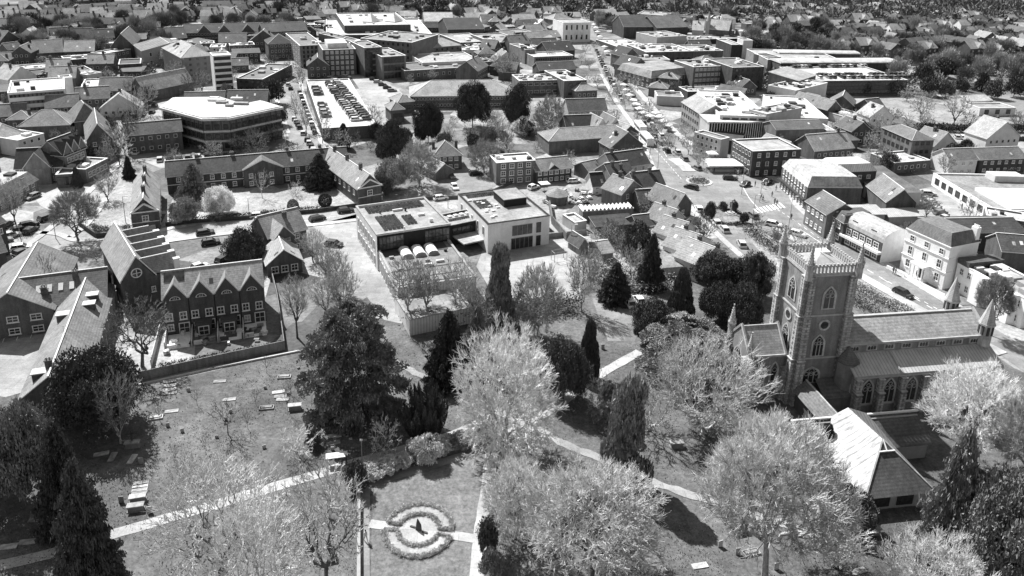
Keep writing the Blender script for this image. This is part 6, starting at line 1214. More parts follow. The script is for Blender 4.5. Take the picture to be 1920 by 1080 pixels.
# street avenue
av=[(1115,95),(1128,118),(1105,130),(1140,150),(1120,165),(1158,180),(1135,205),(1090,120),(1172,205),(1150,235),(1200,235),(1225,262),(1250,285),(1290,290),(1310,315),(1285,258),(1320,290),(1165,160),(1180,185),(1100,160),(1190,165),(1215,215),(1148,192),(1098,100),(1240,250)]
av.sort(key=lambda t:t[1])
ON=['first','second','third','fourth','fifth','sixth','seventh','eighth','ninth','tenth','eleventh','twelfth','thirteenth','fourteenth','fifteenth','sixteenth','seventeenth','eighteenth','nineteenth','twentieth','twenty-first','twenty-second','twenty-third','twenty-fourth','twenty-fifth']
for i,(x,y) in enumerate(av):
    k=(y+109)/367*5; tree('mid' if i%2 else 'mid2','bare high street avenue tree, '+ON[i]+' counted down from the town hall',x,y,y-7*k*.95,3.4*k,tw=TWIGM,group='avenue trees along the high street')
mids=[(940,150,100,22,'vase'),(915,130,95,18,'mid'),(960,140,98,18,'mid2'),(1725,224,170,24,'mid'),(1787,236,172,26,'mid2'),(1815,240,205,16,'mid'),(1905,246,205,20,'mid2'),(1640,262,210,26,'mid'),(1670,232,200,22,'mid2'),(1700,190,165,18,'mid'),(1655,168,150,18,'mid2'),(545,150,105,12,'mid'),(565,170,125,12,'mid2'),(555,225,170,14,'mid'),(510,135,100,14,'mid2'),(605,270,205,18,'mid'),(575,250,195,12,'mid2'),(700,245,195,20,'mid'),(640,285,240,22,'mid'),(545,300,265,26,'mid2'),(480,300,240,26,'mid'),(400,305,262,24,'mid2'),(260,250,160,26,'mid'),(235,290,205,28,'mid2'),(225,310,235,26,'mid'),(280,215,150,20,'mid2'),(310,130,95,22,'mid'),(335,160,110,24,'mid2'),(320,100,70,18,'mid'),(360,190,130,22,'mid'),(380,175,130,18,'mid2'),(248,190,140,16,'mid'),(160,240,190,14,'mid2'),(100,215,170,12,'mid'),(30,420,330,26,'vase'),(95,560,470,26,'small'),(180,490,460,18,'small'),(1600,245,205,20,'mid'),(1430,330,290,12,'mid2'),(1655,305,275,16,'mid'),(1770,330,285,18,'mid2'),(1460,470,420,20,'vase'),(1490,460,425,20,'mid'),(1520,495,450,24,'mid2'),(1420,430,395,14,'small'),(1180,520,455,34,'small'),(1170,480,440,26,'small'),(1110,500,450,20,'small'),(1065,320,280,16,'mid'),(1000,420,390,10,'small'),(760,400,360,16,'small'),(870,400,368,14,'small'),(1030,120,90,14,'mid')]
import re
USED=set()
def trimlab(s):
    w=s.split()[:16]
    while w[-1] in('a','the','with','and','of','on','by','beside','behind','in','an','under','between','at','along','above','its','right','left','nearest','from','to','two','stepping','small','over','as','next','facing','below','dark','pale','white','grey','front','brick','black','tall'): w.pop()
    return ' '.join(w)
def nears(x,y,nn=14):
    L=[]
    for lb,(root,W,D,h,rh,rf) in BT.items():
        q=I((root.location.x,root.location.y,h)); L.append((math.hypot(q[0]-x,(q[1]-y)*1.6),lb,q))
    L.sort(key=lambda t:t[0]); out=[]
    for d,lb,q in L[:nn]:
        w=re.split(r' (?:with|beside|behind|of the|on the|in the|between|below|above|by|at the|nearest|facing|under|along|right of|left of|beyond|next|crowded|around|seen)',lb)
        s=lb if len(lb.split())<12 else ' '.join(lb.split()[:12]); out.append((d,('left of' if q[0]>x+12 else 'right of' if q[0]<x-12 else 'in front of' if q[1]<y else 'behind')+' the '+s))
    return out
def uniq(pre,x,y,mx=220,fall=None):
    for d,s in nears(x,y):
        if d>mx: break
        l=trimlab(pre+' '+s)
        if l not in USED and len(l.split())>3: USED.add(l); return l
    return fall or trimlab(pre+' '+nears(x,y)[0][1])
for i,(x,y,t,r,k) in enumerate(mids): tree(k,uniq('grey bare tree',x,y),x,y,t,r,tw=(TWIGM,TWIGM,TWIGD)[i%3],bk=BARKD)
darks=[(155,78,16,'farconifer'),(95,58,10,'fardark'),(150,28,8,'fardark'),(285,52,10,'fardark'),(350,30,8,'fardark'),(275,200,18,'fardark'),(640,25,7,'farconifer'),(690,20,7,'fardark'),(1412,45,12,'farconifer'),(1630,95,10,'fardark'),(1740,180,17,'fardark'),(1772,182,15,'fardark'),(1800,176,13,'fardark'),(1620,178,12,'fardark'),(1675,178,14,'fardark'),(1860,185,17,'fardark'),(1900,182,18,'fardark'),(1840,170,18,'farconifer'),(1605,215,9,'fardark'),(1615,75,9,'fardark'),(1660,42,7,'fardark'),(520,235,18,'fardark'),(510,195,22,'fardark'),(470,40,7,'farconifer'),(720,22,6,'fardark'),(1665,320,16,'fardark'),(270,75,8,'fardark'),(1355,395,8,'fardark'),(150,300,14,'fardark'),(1130,335,8,'fardark')]
for i,(x,y,r,k) in enumerate(darks): tree(k,uniq('dark evergreen',x,y),x,y,y-r*2.1,r)
# ================================================================ smaller buildings and garden trees filling the blocks between
PLY=[]
for o in list(bpy.data.objects):
    if o.type=='MESH' and o.name.split('.')[0] in('high_street','junction','side_street','school_road','corner_road','north_road','far_road','car_park_street','service_street','school_drive','playground','school_lane','rear_car_park','courtyard_lawn','recreation_field','pale_field','staff_car_park','shop_yard','yard_behind_shops','churchyard_grass','patio','lane','rough_ground','bay_yard'):
        PLY.append(np.array([(v.co.x,v.co.y) for v in o.data.vertices]))
def inside(x,y,marg=0):
    for Q in PLY:
        for dx,dy in ((0,0),(marg,0),(-marg,0),(0,marg),(0,-marg)) if marg else ((0,0),):
            X=x+dx;Y=y+dy; x1=Q[:,0];y1=Q[:,1];x2=np.roll(x1,-1);y2=np.roll(y1,-1); c=((y1>Y)!=(y2>Y)); 
            with np.errstate(divide='ignore',invalid='ignore'): t=X<(x2-x1)*(Y-y1)/(y2-y1)+x1
            if (c&t).sum()%2: return True
    return False
occ=[(r_[0].location.x,r_[0].location.y,math.hypot(r_[1],r_[2])*.42) for r_ in BT.values()]
OC=np.array(occ)
def free(x,y,r): return bool(np.all(np.hypot(OC[:,0]-x,OC[:,1]-y)>OC[:,2]+r))
ri=random.Random(4242)
def addocc(x,y,r):
    global OC
    OC=np.vstack([OC,[x,y,r]])
zones=[(560,1050,38,72,30),(1235,1460,28,72,22),(0,330,58,92,22),(1110,1240,8,40,6),(960,1050,8,40,12),(0,330,88,300,46),(300,600,75,150,16),(560,1050,70,150,26),(850,1050,45,110,14),(1235,1330,60,190,12),(1380,1660,150,300,18),(1130,1260,300,420,8),(1600,1920,280,480,10),(1000,1030,290,300,0)]
kinds=[('brick shed','shed','x','b.1','t.12'),('flat-roofed store','store','flat','b.12','f.55'),('pale rendered shop','shop','flat','r.45','f.7'),('gabled brick house','house','x','b.12','t.2'),('hipped house','house','hip','b.1','t.15'),('white gabled house','house','y','r.6','t.25'),('low dark workshop','workshop','shed','b.07','t.08'),('brick house with tall chimneys','house','y','b.09','t.1')]
def wmk(s): return wall(float(s[1:])) if s[0]=='b' else rend(float(s[1:]))
NI=0
for (x0,x1,y0,y1,n) in zones:
    k=tr=0
    while k<n and tr<n*30:
        tr+=1; x=ri.uniform(x0,x1); y=ri.uniform(y0,y1); g=P(x,y); W=ri.uniform(7,17)*(.9 if y<75 else 1); D=ri.uniform(7,12)*(.9 if y<75 else 1)
        if not free(g.x,g.y,math.hypot(W,D)*.42) or inside(g.x,g.y,math.hypot(W,D)*.5): continue
        kd=ri.choice(kinds); a=R_(20)+ri.choice((0,math.pi/2,0))+ri.uniform(-.15,.15); u=Vector((math.cos(a),math.sin(a)));
        if abs(u.x)<.5 : u=Vector((abs(u.x)+.01,u.y)).normalized()
        h=ri.uniform(3,5 if y<92 else 7); A_=g-u*W/2; B_=g+u*W/2; pa=I((A_.x,A_.y,h)); pb=I((B_.x,B_.y,h)); NI+=1
        lb=uniq(kd[0],x,y); 
        if lb in BT: lb=trimlab(kd[0]+' tucked '+nears(x,y)[1][1])
        b=bld('infill_'+kd[1] if 0 else kd[1],lb,pa,pb,D=D,h=h,roof=kd[2],wm=wmk(kd[3]),rm=flat(float(kd[4][1:])) if kd[4][0]=='f' else tile(float(kd[4][1:])*ri.choice((1,1.5,2.2) if y<92 else (.8,1,1.3))),trim=TRIM,win_=(('F',max(2,int(W/2.6)),2 if h>5 else 1,'plain',1.1,1.2),),chim=((ri.uniform(-.7,.7),0),) if kd[1]=='house' else (),units=ri.randrange(4) if kd[2]=='flat' else 0,cat=kd[1])
        addocc(g.x,g.y,math.hypot(W,D)*.42); k+=1
for (x0,x1,y0,y1,n) in [(620,1030,205,300,12),(0,330,90,330,52),(300,600,80,290,34),(600,1060,60,300,46),(480,1050,50,130,30),(1235,1500,70,200,16),(1240,1300,60,180,6),(1400,1660,170,330,16),(1100,1320,300,520,14),(1620,1920,270,480,14),(1700,1920,165,245,14)]:
    k=tr=0
    while k<n and tr<n*20:
        tr+=1; x=ri.uniform(x0,x1); y=ri.uniform(y0,y1); g=P(x,y)
        if not free(g.x,g.y,1.) or inside(g.x,g.y,1.5): continue
        s=(y+109)/73.4; hh=ri.uniform(4,8); d=ri.random()<.22; kk=ri.choice(('fardark','bush')) if d else ri.choice(('mid','mid2','small')); k+=1
        tree(kk,uniq('dark garden evergreen' if d else 'bare garden tree',x,y),x,y,y-hh*s*.93,hh*.42*s,tw=(LEAFD if ri.random()<.6 else LEAFM) if d else ri.choice((TWIGM,TWIGM,TWIGD)),bk=BARKD,group='garden trees in the town blocks')
# ================================================================ cars
def carmesh(L=4.3,W=1.75,H=1.45,van=False):
    mb=MB(); h=L/2; prof=[(-h,.35),(-h,.75),(-h+.5,.85),(-h+.9,.9)] if not van else [(-h,.3),(-h,.9)]
    hb=.88 if not van else 1.1
    q=[(-h,.28,.8),(-h+.05,hb-.1,.86),(-h+.9,hb,.9),(h-.35,hb,.9),(h-.02,hb-.18,.86),(h,.28,.8)]
    n=len(q)
    for sg in(1,-1): mb.face([(x,sg*W/2*(1 if 0<i<n-1 else .93),z) for i,(x,z,_) in enumerate(q)])
    for i in range(n):
        a=q[i];b_=q[(i+1)%n]; wa=W/2*(1 if 0<i<n-1 else .93); wb=W/2*(1 if 0<(i+1)%n<n-1 else .93); mb.face([(a[0],-wa,a[1]),(a[0],wa,a[1]),(b_[0],wb,b_[1]),(b_[0],-wb,b_[1])])
    body=mb
    c=MB(); x0,x1=(-h+.15,h-.95) if not van else (-h+.05,h-.7); r0,r1=(x0+.45,x1-.75) if not van else (x0+.05,x1-.5); w1=W/2*.8
    lo=[(x0,-W/2+.06,hb),(x1,-W/2+.06,hb),(x1,W/2-.06,hb),(x0,W/2-.06,hb)]; hi=[(r0,-w1,H),(r1,-w1,H),(r1,w1,H),(r0,w1,H)]
    for i in range(4): j=(i+1)%4; c.face([lo[i],lo[j],hi[j],hi[i]])
    rf=MB(); e=.03; rf.face([(r0-e,-w1-e,H+.01),(r1+e,-w1-e,H+.01),(r1+e,w1+e,H+.01),(r0-e,w1+e,H+.01)]); 
    for sg in(-1,1):
        for a,b_ in((lo[0] if sg<0 else lo[3],hi[0] if sg<0 else hi[3]),(lo[1] if sg<0 else lo[2],hi[1] if sg<0 else hi[2])): rf.tube(a,b_,.05,.05,4)
        xm=(r0+r1)/2; rf.tube((xm,sg*(W/2-.05),hb),(xm,sg*(w1+.01),H),.05,.05,4)
    return body,c,rf
CARP=[]
wh=MB().cyl(0,0,-.1,.1,.32,k=12).cyl(0,0,.1,.12,.2,k=8,m=1).data('wheel',[mat('tyre',.03),GREYM])
CARM={c:mat(c+'_car_paint',v,'plain',rough=.28,amp=.03) for c,v in(('white',.8),('silver',.5),('grey',.2),('black',.025),('dark',.06))}
for L,W,H,van in((4.3,1.78,1.45,False),(3.9,1.7,1.5,False),(4.9,1.95,2.1,True)):
    a,b_,c_=carmesh(L,W,H,van); CARP.append((a.data('body',CARM['white']),b_.data('windows',mat('car_glass',.03,'glass',rough=.08)),c_.data('roof',CARM['white']),L,W))
def car(x,y,x2,y2,colr,label,v=0,z=0.,group=None,full=True,ang=None,cat='car'):
    g=P(x,y,z); q=P(x2,y2,z); a=math.atan2(q.y-g.y,q.x-g.x) if ang is None else ang
    t=thing('parked_van' if v==2 else 'parked_car',label,'van' if v==2 else cat,(g.x,g.y,z),a,group); B_,C_,R2,L,W=CARP[v]; m=CARM[colr]
    for d,n in((B_,'body'),(R2,'roof')): o=link(n,d,t); setm(o,m)
    link('windows',C_,t)
    if full:
        for sx in(-1,1):
            for sy in(-1,1): o=link('wheel',wh,t,(sx*L*.31,sy*(W/2-.08),.32)); o.rotation_euler=(sy*-math.pi/2,0,0)
        link('headlight',_HL,t,(L/2-.02,W*.32,.62)); link('headlight',_HL,t,(L/2-.02,-W*.32,.62))
    return t
_HL=MB().box(-.04,.04,-.18,.18,-.07,.07).data('headlight',WHITE)
cs=[(1178,571,1170,562,'white','nearest of the two white cars parked below the dark evergreens',0),(1197,567,1190,558,'white','farther of the two white cars parked below the dark evergreens',1),
(1692,554,1720,568,'black','black car driving past the white hotel',0),(1310,395,1304,384,'white','white car at the top of the side street beside the barn',0),(1342,421,1332,411,'white','upper car of the close pair on the side street',1),(1357,433,1347,422,'silver','lower car of the close pair on the side street',0),(1390,461,1384,450,'silver','silver car alone at the bottom of the side street',0),
(1296,354,1284,351,'black','black car beside the small roundabout',0),(1368,337,1385,338,'black','black car at the right of the small roundabout',0),(1397,349,1386,353,'dark','dark car following near the brick shop',1),(1438,345,1428,350,'black','black car at the foot of the brick shop',0),(1410,407,1400,400,'grey','grey car waiting by the zebra crossing',0),
(1306,318,1296,313,'grey','grey car passing the white marquee',1),(1283,300,1276,293,'grey','grey car beside the traffic island',0),(1270,288,1262,280,'white','white car above the traffic island',1),(1253,272,1246,265,'dark','dark car high on the high street',0),(1240,257,1234,250,'white','white car high on the high street',1),(1228,247,1223,240,'silver','silver car behind the bus',0),
(595,413,612,409,'black','dark estate car on the school road',0),(648,398,662,396,'black','black car parked beside the school road wall',0),(626,461,640,463,'dark','dark car in the school drive',0),(12,425,22,418,'black','black car at the left edge road',0),(58,436,68,430,'black','black car at the road junction on the left',0),(88,412,100,408,'dark','dark car beside the bare tree at the junction',0),(40,468,55,466,'white','white car parked at the left above the brick school',0),(42,478,52,474,'dark','dark car close behind the white one on the left',1),
(42,617,47,604,'silver','silver car in the marked bays of the brick yard',0),(0,618,5,606,'grey','grey car cut by the left edge in the brick yard',0),(385,440,398,438,'dark','dark car in the court behind the terrace',0),(395,458,408,456,'dark','second dark car in the court behind the terrace',0),(420,490,432,484,'black','black car beside the round evergreen in the court',0),(375,504,388,500,'silver','silver car tucked behind the terrace roof',1),(485,408,500,407,'silver','silver car on the school road behind the evergreen',0),(492,416,506,413,'white','white car on the school road beside the villa',0),
(826,374,840,372,'white','white car on the lane above the school link',0),(892,328,904,327,'black','black car in the rear car park',0),(845,333,852,338,'grey','grey car beside the small brick garage',1),(852,354,858,362,'white','white car nearest the shrubs of the rear car park',1),(845,303,852,300,'dark','dark car in front of the hipped house',0),(785,316,797,317,'white','white car left of the brick garage',1),
(1075,342,1090,341,'white','white car behind the pub garden hedge',0),(1000,354,1012,350,'white','white car at the foot of the brown flats',1),(266,276,276,270,'white','white van by the corner road',2),(258,288,268,282,'white','white car below the white van',0),(62,372,52,376,'grey','grey car near the guest house',0),
(1450,424,1468,428,'white','white car behind the church tower pinnacle',0),(1495,442,1510,446,'white','white car on the road in front of the gabled shop',0),(1700,320,1712,324,'dark','dark car behind the brick office',0),(1740,366,1756,367,'silver','first silver car of the yard beside the showroom',0)]
for (x,y,x2,y2,c_,lb,v) in cs: car(x,y,x2,y2,c_,lb,v)
cols=['white','silver','black','grey','dark','silver','black','grey']
ordn=['first','second','third','fourth','fifth','sixth','seventh','eighth','ninth','tenth','eleventh','twelfth','thirteenth','fourteenth','fifteenth','sixteenth','seventeenth','eighteenth','nineteenth','twentieth']
def carrow(x0,y0,x1,y1,n,ang,where,z=0.,full=False,skip=.1,group=None,desc='from the left'):
    r=random.Random(where); a=P(x0,y0,z); b_=P(x1,y1,z)
    for i in range(n):
        if r.random()<skip: continue
        p=a.lerp(b_,i/max(n-1,1)); c_=r.choice(cols); px,py=I((p.x,p.y,z)); e=ordn[i] if i<20 else 'late'
        car(px,py,0,0,c_,trimlab(f'{c_} car, {e} {desc} {where}'),r.choice([0,0,1]),z,group or 'cars '+where,full,ang+R_(rnd.uniform(-3,3)))
u=P(706,235,4.3)-P(605,241,4.3); DA=math.atan2(u.y,u.x)
for x0,y0,x1,y1,n,wh_,off in((593,166,612,219,9,'in the left row on the white deck',0),(615,155,668,226,20,'in the left middle row on the white deck',0),(631,154,688,224,20,'in the right middle row on the white deck',0)): carrow(x0,y0,x1,y1,n,DA+off,wh_,z=4.3,skip=.14,desc='from the far end')
h2=DK2[3]-.35; u=P(1702,150,h2)-P(1530,152,h2); DB=math.atan2(u.y,u.x)+math.pi/2
for x0,y0,x1,y1,n,wh_ in((1488,127,1620,125,20,'in the far row on the right-hand car park roof'),(1536,142,1690,140,20,'in the middle row on the right-hand car park roof'),(1536,147,1700,146,20,'in the near row on the right-hand car park roof')): carrow(x0,y0,x1,y1,n,DB,wh_,z=h2,skip=.18)
carrow(1752,258,1920,263,17,R_(75),'in the long row before the allotment hedge',skip=.12,full=True)
carrow(1765,275,1840,276,4,R_(40),'in the staff car park beside the pale cottage',full=True)
carrow(1735,372,1772,412,9,R_(25),'in the shop yard row',full=True,skip=0,desc='from the back')
carrow(552,225,592,290,12,R_(105),'parked on the left of the car park street',full=True,desc='from the far end')
carrow(562,175,590,250,12,R_(110),'parked beside the parking deck wall',full=True,desc='from the far end')
carrow(503,128,520,165,7,R_(20),'in the lot behind the glass stair office',desc='from the far end')
carrow(520,128,545,168,7,R_(100),'in the street behind the glass stair office',desc='from the far end')
carrow(300,302,440,291,9,R_(110),'in the lot in front of the curved office',full=True)
carrow(1118,96,1165,190,18,R_(92),'moving down the upper high street',desc='from the top',skip=.05)
carrow(1148,120,1222,236,20,R_(80),'parked along the right of the high street',desc='from the top',skip=.1)
carrow(275,110,296,118,2,R_(80),'on the north road',skip=0); carrow(700,150,735,172,5,R_(20),'beside the stepped apartment blocks',skip=0); carrow(560,116,600,116,0,0,'x')
carrow(1122,110,1152,170,14,R_(92),'in the left lane of the upper high street',desc='from the top',skip=.1)
carrow(1205,232,1250,285,5,R_(100),'in the left lane beside the bus',desc='from the top',skip=.1,full=True)
carrow(600,150,650,146,9,R_(20),'behind the parking deck',desc='from the left')
carrow(735,225,760,185,6,R_(110),'beside the tiled office pavilion',desc='from the near end')
carrow(1755,285,1900,290,9,R_(75),'in the second row of the staff car park',skip=.3,full=True)
carrow(5,455,55,425,4,R_(45),'along the left edge road',skip=.2,full=True)
carrow(1240,335,1300,378,0,0,'x2')
carrow(268,255,290,200,5,R_(100),'on the north road below the chapel',skip=.1,full=True)
carrow(940,45,1000,43,8,R_(20),'in the distant yard left of the town hall',skip=.2)
carrow(530,50,620,50,14,R_(100),'on the shopping centre roof, far row',z=9,skip=.2)
def bus(x,y,ang,label):
    g=P(x,y); t=thing('bus',label,'bus',(g.x,g.y,0),ang); MB().box(-5,5,-1.25,1.25,.35,3).build('body',CARM['white'],t); MB().box(-4.6,5.03,-1.28,1.28,1.3,2.3).build('windows',GLASS,t); MB().box(-4.9,4.9,-1.2,1.2,3,3.12).box(-1,1,-.6,.6,3.12,3.4).build('roof',WHITE,t)
    for sx in(-3,3.2):
        for sy in(-1,1): o=link('wheel',wh,t,(sx,sy*1.2,.45),0,1.4); o.rotation_euler=(math.pi/2,0,0)
bus(1212,268,R_(96),'white bus on the high street beside the slanting tiled roof')
bus(1200,246,R_(94),'white bus behind the first one on the high street')
# ================================================================ people
def personmesh(walk=.25,arm=.2):
    V=[];E=[];Rd=[]
    def a(p,r,par=None):
        V.append(p);Rd.append(r); 
        if par is not None: E.append((par,len(V)-1))
        return len(V)-1
    pel=a((0,0,.95),.15); ch_=a((0,0,1.3),.17,pel); nk=a((0,0,1.5),.06,ch_); hd=a((.02,0,1.66),.105,nk); a((.02,0,1.76),.08,hd)
    for s in(-1,1):
        w_=walk*s; k=a((w_*.5,s*.1,.5),.075,a((0,s*.1,.88),.1,pel)); f=a((w_*.9,s*.1,.08),.045,k); a((w_*.9+.16,s*.1,.04),.035,f)
        sh=a((0,s*.2,1.43),.06,ch_); el=a((-w_*.5,s*.25,1.16),.045,sh); hn=a((-w_*.5+arm*.6,s*.24,.93),.035,el)
        for i in range(5): a((-w_*.5+arm*.6+.03*(i-1.5)*.6,s*(.235+(.03 if i==4 else 0)),.85-.006*(i%3)+(.04 if i==4 else 0)),.009,hn)
    me=bpy.data.meshes.new('person'); me.from_pydata(V,E,[]); o=bpy.data.objects.new('tmp',me); col.objects.link(o); md=o.modifiers.new('s','SKIN')
    for i,sv in enumerate(me.skin_vertices[0].data): sv.radius=(Rd[i],Rd[i]); sv.use_root=(i==0)
    md2=o.modifiers.new('u','SUBSURF'); md2.levels=1
    dg=bpy.context.evaluated_depsgraph_get(); r=bpy.data.meshes.new_from_object(o.evaluated_get(dg)); bpy.data.objects.remove(o); r.materials.clear(); r.materials.append(mat('dark_clothes',.06)); r.materials.append(mat('skin',.4)); 
    for p in r.polygons: p.use_smooth=True; p.material_index=1 if p.center.z>1.55 or (p.center.z<.9 and abs(p.center.y)>.215 and p.center.z>.8) else 0
    return r
PM=[personmesh(.3,.2),personmesh(.02,.1)]
HAIR=MB().cyl(0,0,0,.09,.11,.1,8).cyl(0,0,.09,.15,.1,.03,8).data('hair',mat('hair',.04))
CLO={'dark':mat('dark_clothes',.06),'pale':mat('pale_clothes',.6),'grey':mat('grey_clothes',.2)}
def person(x,y,c_,label,k=0,a=None,group=None):
    g=P(x,y); o=link('person',PM[k],None,(g.x,g.y,.1),rnd.uniform(0,6.28) if a is None else a); tag(o,label,'person',group); setm(o,CLO[c_]); link('hair',HAIR,o,(.015,0,1.66)); return o
for x,y,c_,lb in((650,872,'dark','dark-clothed person walking beside the bench on the churchyard path'),(795,874,'pale','person in a pale top standing in front of the topiary'),(686,1016,'pale','person in a pale top on the garden side steps'),(1452,383,'dark','dark-clothed person crossing before the corner store'),(1456,386,'dark','second person of the pair crossing before the corner store'),(1447,370,'grey','person on the pavement left of the crossing pair'),(1483,412,'dark','lone person striding across the road below the store'),(1674,514,'dark','dark-clothed person on the pavement left of the hotel'),(1678,516,'grey','person close beside the one left of the hotel'),(1717,521,'dark','person standing in the hotel porch'),(1803,392,'dark','person at the door of the white showroom'),(1815,397,'grey','person walking past the white showroom'),(1430,378,'dark','person waiting at the pavement curve right of the zebra crossing'),(1427,374,'grey','person behind the one waiting at the pavement curve'),(1242,222,'dark','person among the market stalls'),(1395,302,'dark','person under the shop front beside the marquee'),(1333,310,'dark','person left of the marquee'),(415,396,'dark','person walking through the courtyard gate'),(1272,265,'dark','person on the pavement of the high street'),(1280,276,'grey','person lower on the pavement of the high street'),(388,458,'pale','person in white beside the parked car in the court'),(1020,505,'dark','person in the school playground'),(26,440,'dark','person at the far left pavement'),(25,432,'dark','second person at the far left pavement')):
    person(x,y,c_,lb,0 if rnd.random()<.7 else 1)
for i in range(70):
    t=rnd.random(); 
    if i<45: y=rnd.uniform(120,290); x=1150+(y-120)*.62+rnd.choice((-14,14,18,-18))+rnd.uniform(-5,5)
    else: x=rnd.uniform(1330,1460); y=rnd.uniform(296,330)+ (x-1330)*.25
    cc=rnd.choice(('dark','dark','grey','pale')); person(x,y,cc,uniq(cc+'-clothed shopper',x,y),rnd.randrange(2),group='shoppers on the high street' if i<45 else 'shoppers round the junction')
# ================================================================ furniture, graves, market
def bench(x,y,ang,label,m=None):
    g=P(x,y); t=thing('park_bench',label,'bench',(g.x,g.y,.12),ang); m=m or mat('bench_wood',.08,'tile')
    mb=MB(); [mb.box(-.9,.9,-.25+.13*k,-.15+.13*k,.42,.46) for k in range(4)]; mb.build('seat',m,t); mb=MB(); [mb.box(-.9,.9,.27,.31,.55+.13*k,.64+.13*k) for k in range(3)]; mb.build('backrest',m,t)
    for sx in(-1,1): MB().box(sx*.85-.04,sx*.85+.04,-.25,.3,0,.42).box(sx*.85-.04,sx*.85+.04,-.28,.3,.62,.68).build('leg',m,t)
bench(765,868,R_(22),'dark bench against the flowering shrubs of the sunken garden'); bench(843,845,R_(20),'dark bench right of the egg-shaped topiary')
def shelter(x,y,ang,label):
    g=P(x,y); t=thing('shelter_seat',label,'shelter',(g.x,g.y,.1),ang); MB().box(-1.5,1.5,-.6,.6,1.35,1.45).build('top',rend(.6),t); MB().box(-1.2,1.2,-.2,.2,1.45,1.52).build('raised_panel',rend(.75),t)
    for sx in(-1,1):
        for sy in(-1,1): MB().box(sx*1.3-.05,sx*1.3+.05,sy*.5-.05,sy*.5+.05,0,1.35).build('leg',DARK,t)
shelter(632,870,R_(14),'pale tabletop bench shelter at the bend of the churchyard path')
def tomb(x,y,ang,kind,label,group=None,v=.5):
    g=P(x,y); m=mat('gravestone_%d'%int(v*100),v,'plain',amp=.35,sc_=3)
    if kind=='slab': o=MB().box(-1,1,-.4,.4,0,.12).build('grave_slab',m,None,(g.x,g.y,.05),ang); tag(o,label,'gravestone',group)
    elif kind=='kerb':
        t=thing('grave',label,'grave',(g.x,g.y,.05),ang,group); MB().box(-1.1,1.1,-.5,-.38,0,.25).box(-1.1,1.1,.38,.5,0,.25).box(-1.1,-.98,-.38,.38,0,.25).box(.98,1.1,-.38,.38,0,.25).build('kerb',m,t); MB().box(-.8,.8,-.2,.2,0,.35).build('ledger',m,t)
    elif kind=='chest':
        t=thing('chest_tomb',label,'tomb',(g.x,g.y,.05),ang,group); MB().box(-1.05,1.05,-.45,.45,.75,.9).build('lid',m,t); MB().box(-.9,.9,-.33,.33,.1,.75).box(-1.05,1.05,-.48,.48,0,.12).build('chest',mat('tomb_side',.2,'plain'),t)
    elif kind=='head':
        o=MB().box(-.32,.32,-.06,.06,0,.85).prism([(-.32,-.06),(.32,-.06),(.32,.06),(-.32,.06)],.85,1.).build('headstone',m,None,(g.x,g.y,.05),ang); tag(o,label,'gravestone',group)
    elif kind=='cross':
        t=thing('grave_cross',label,'gravestone',(g.x,g.y,.05),ang,group); MB().box(-.08,.08,-.06,.06,.2,1.3).box(-.32,.32,-.06,.06,.9,1.05).build('cross',m,t); MB().box(-.3,.3,-.25,.25,0,.2).build('plinth',m,t)
A0=R_(15)
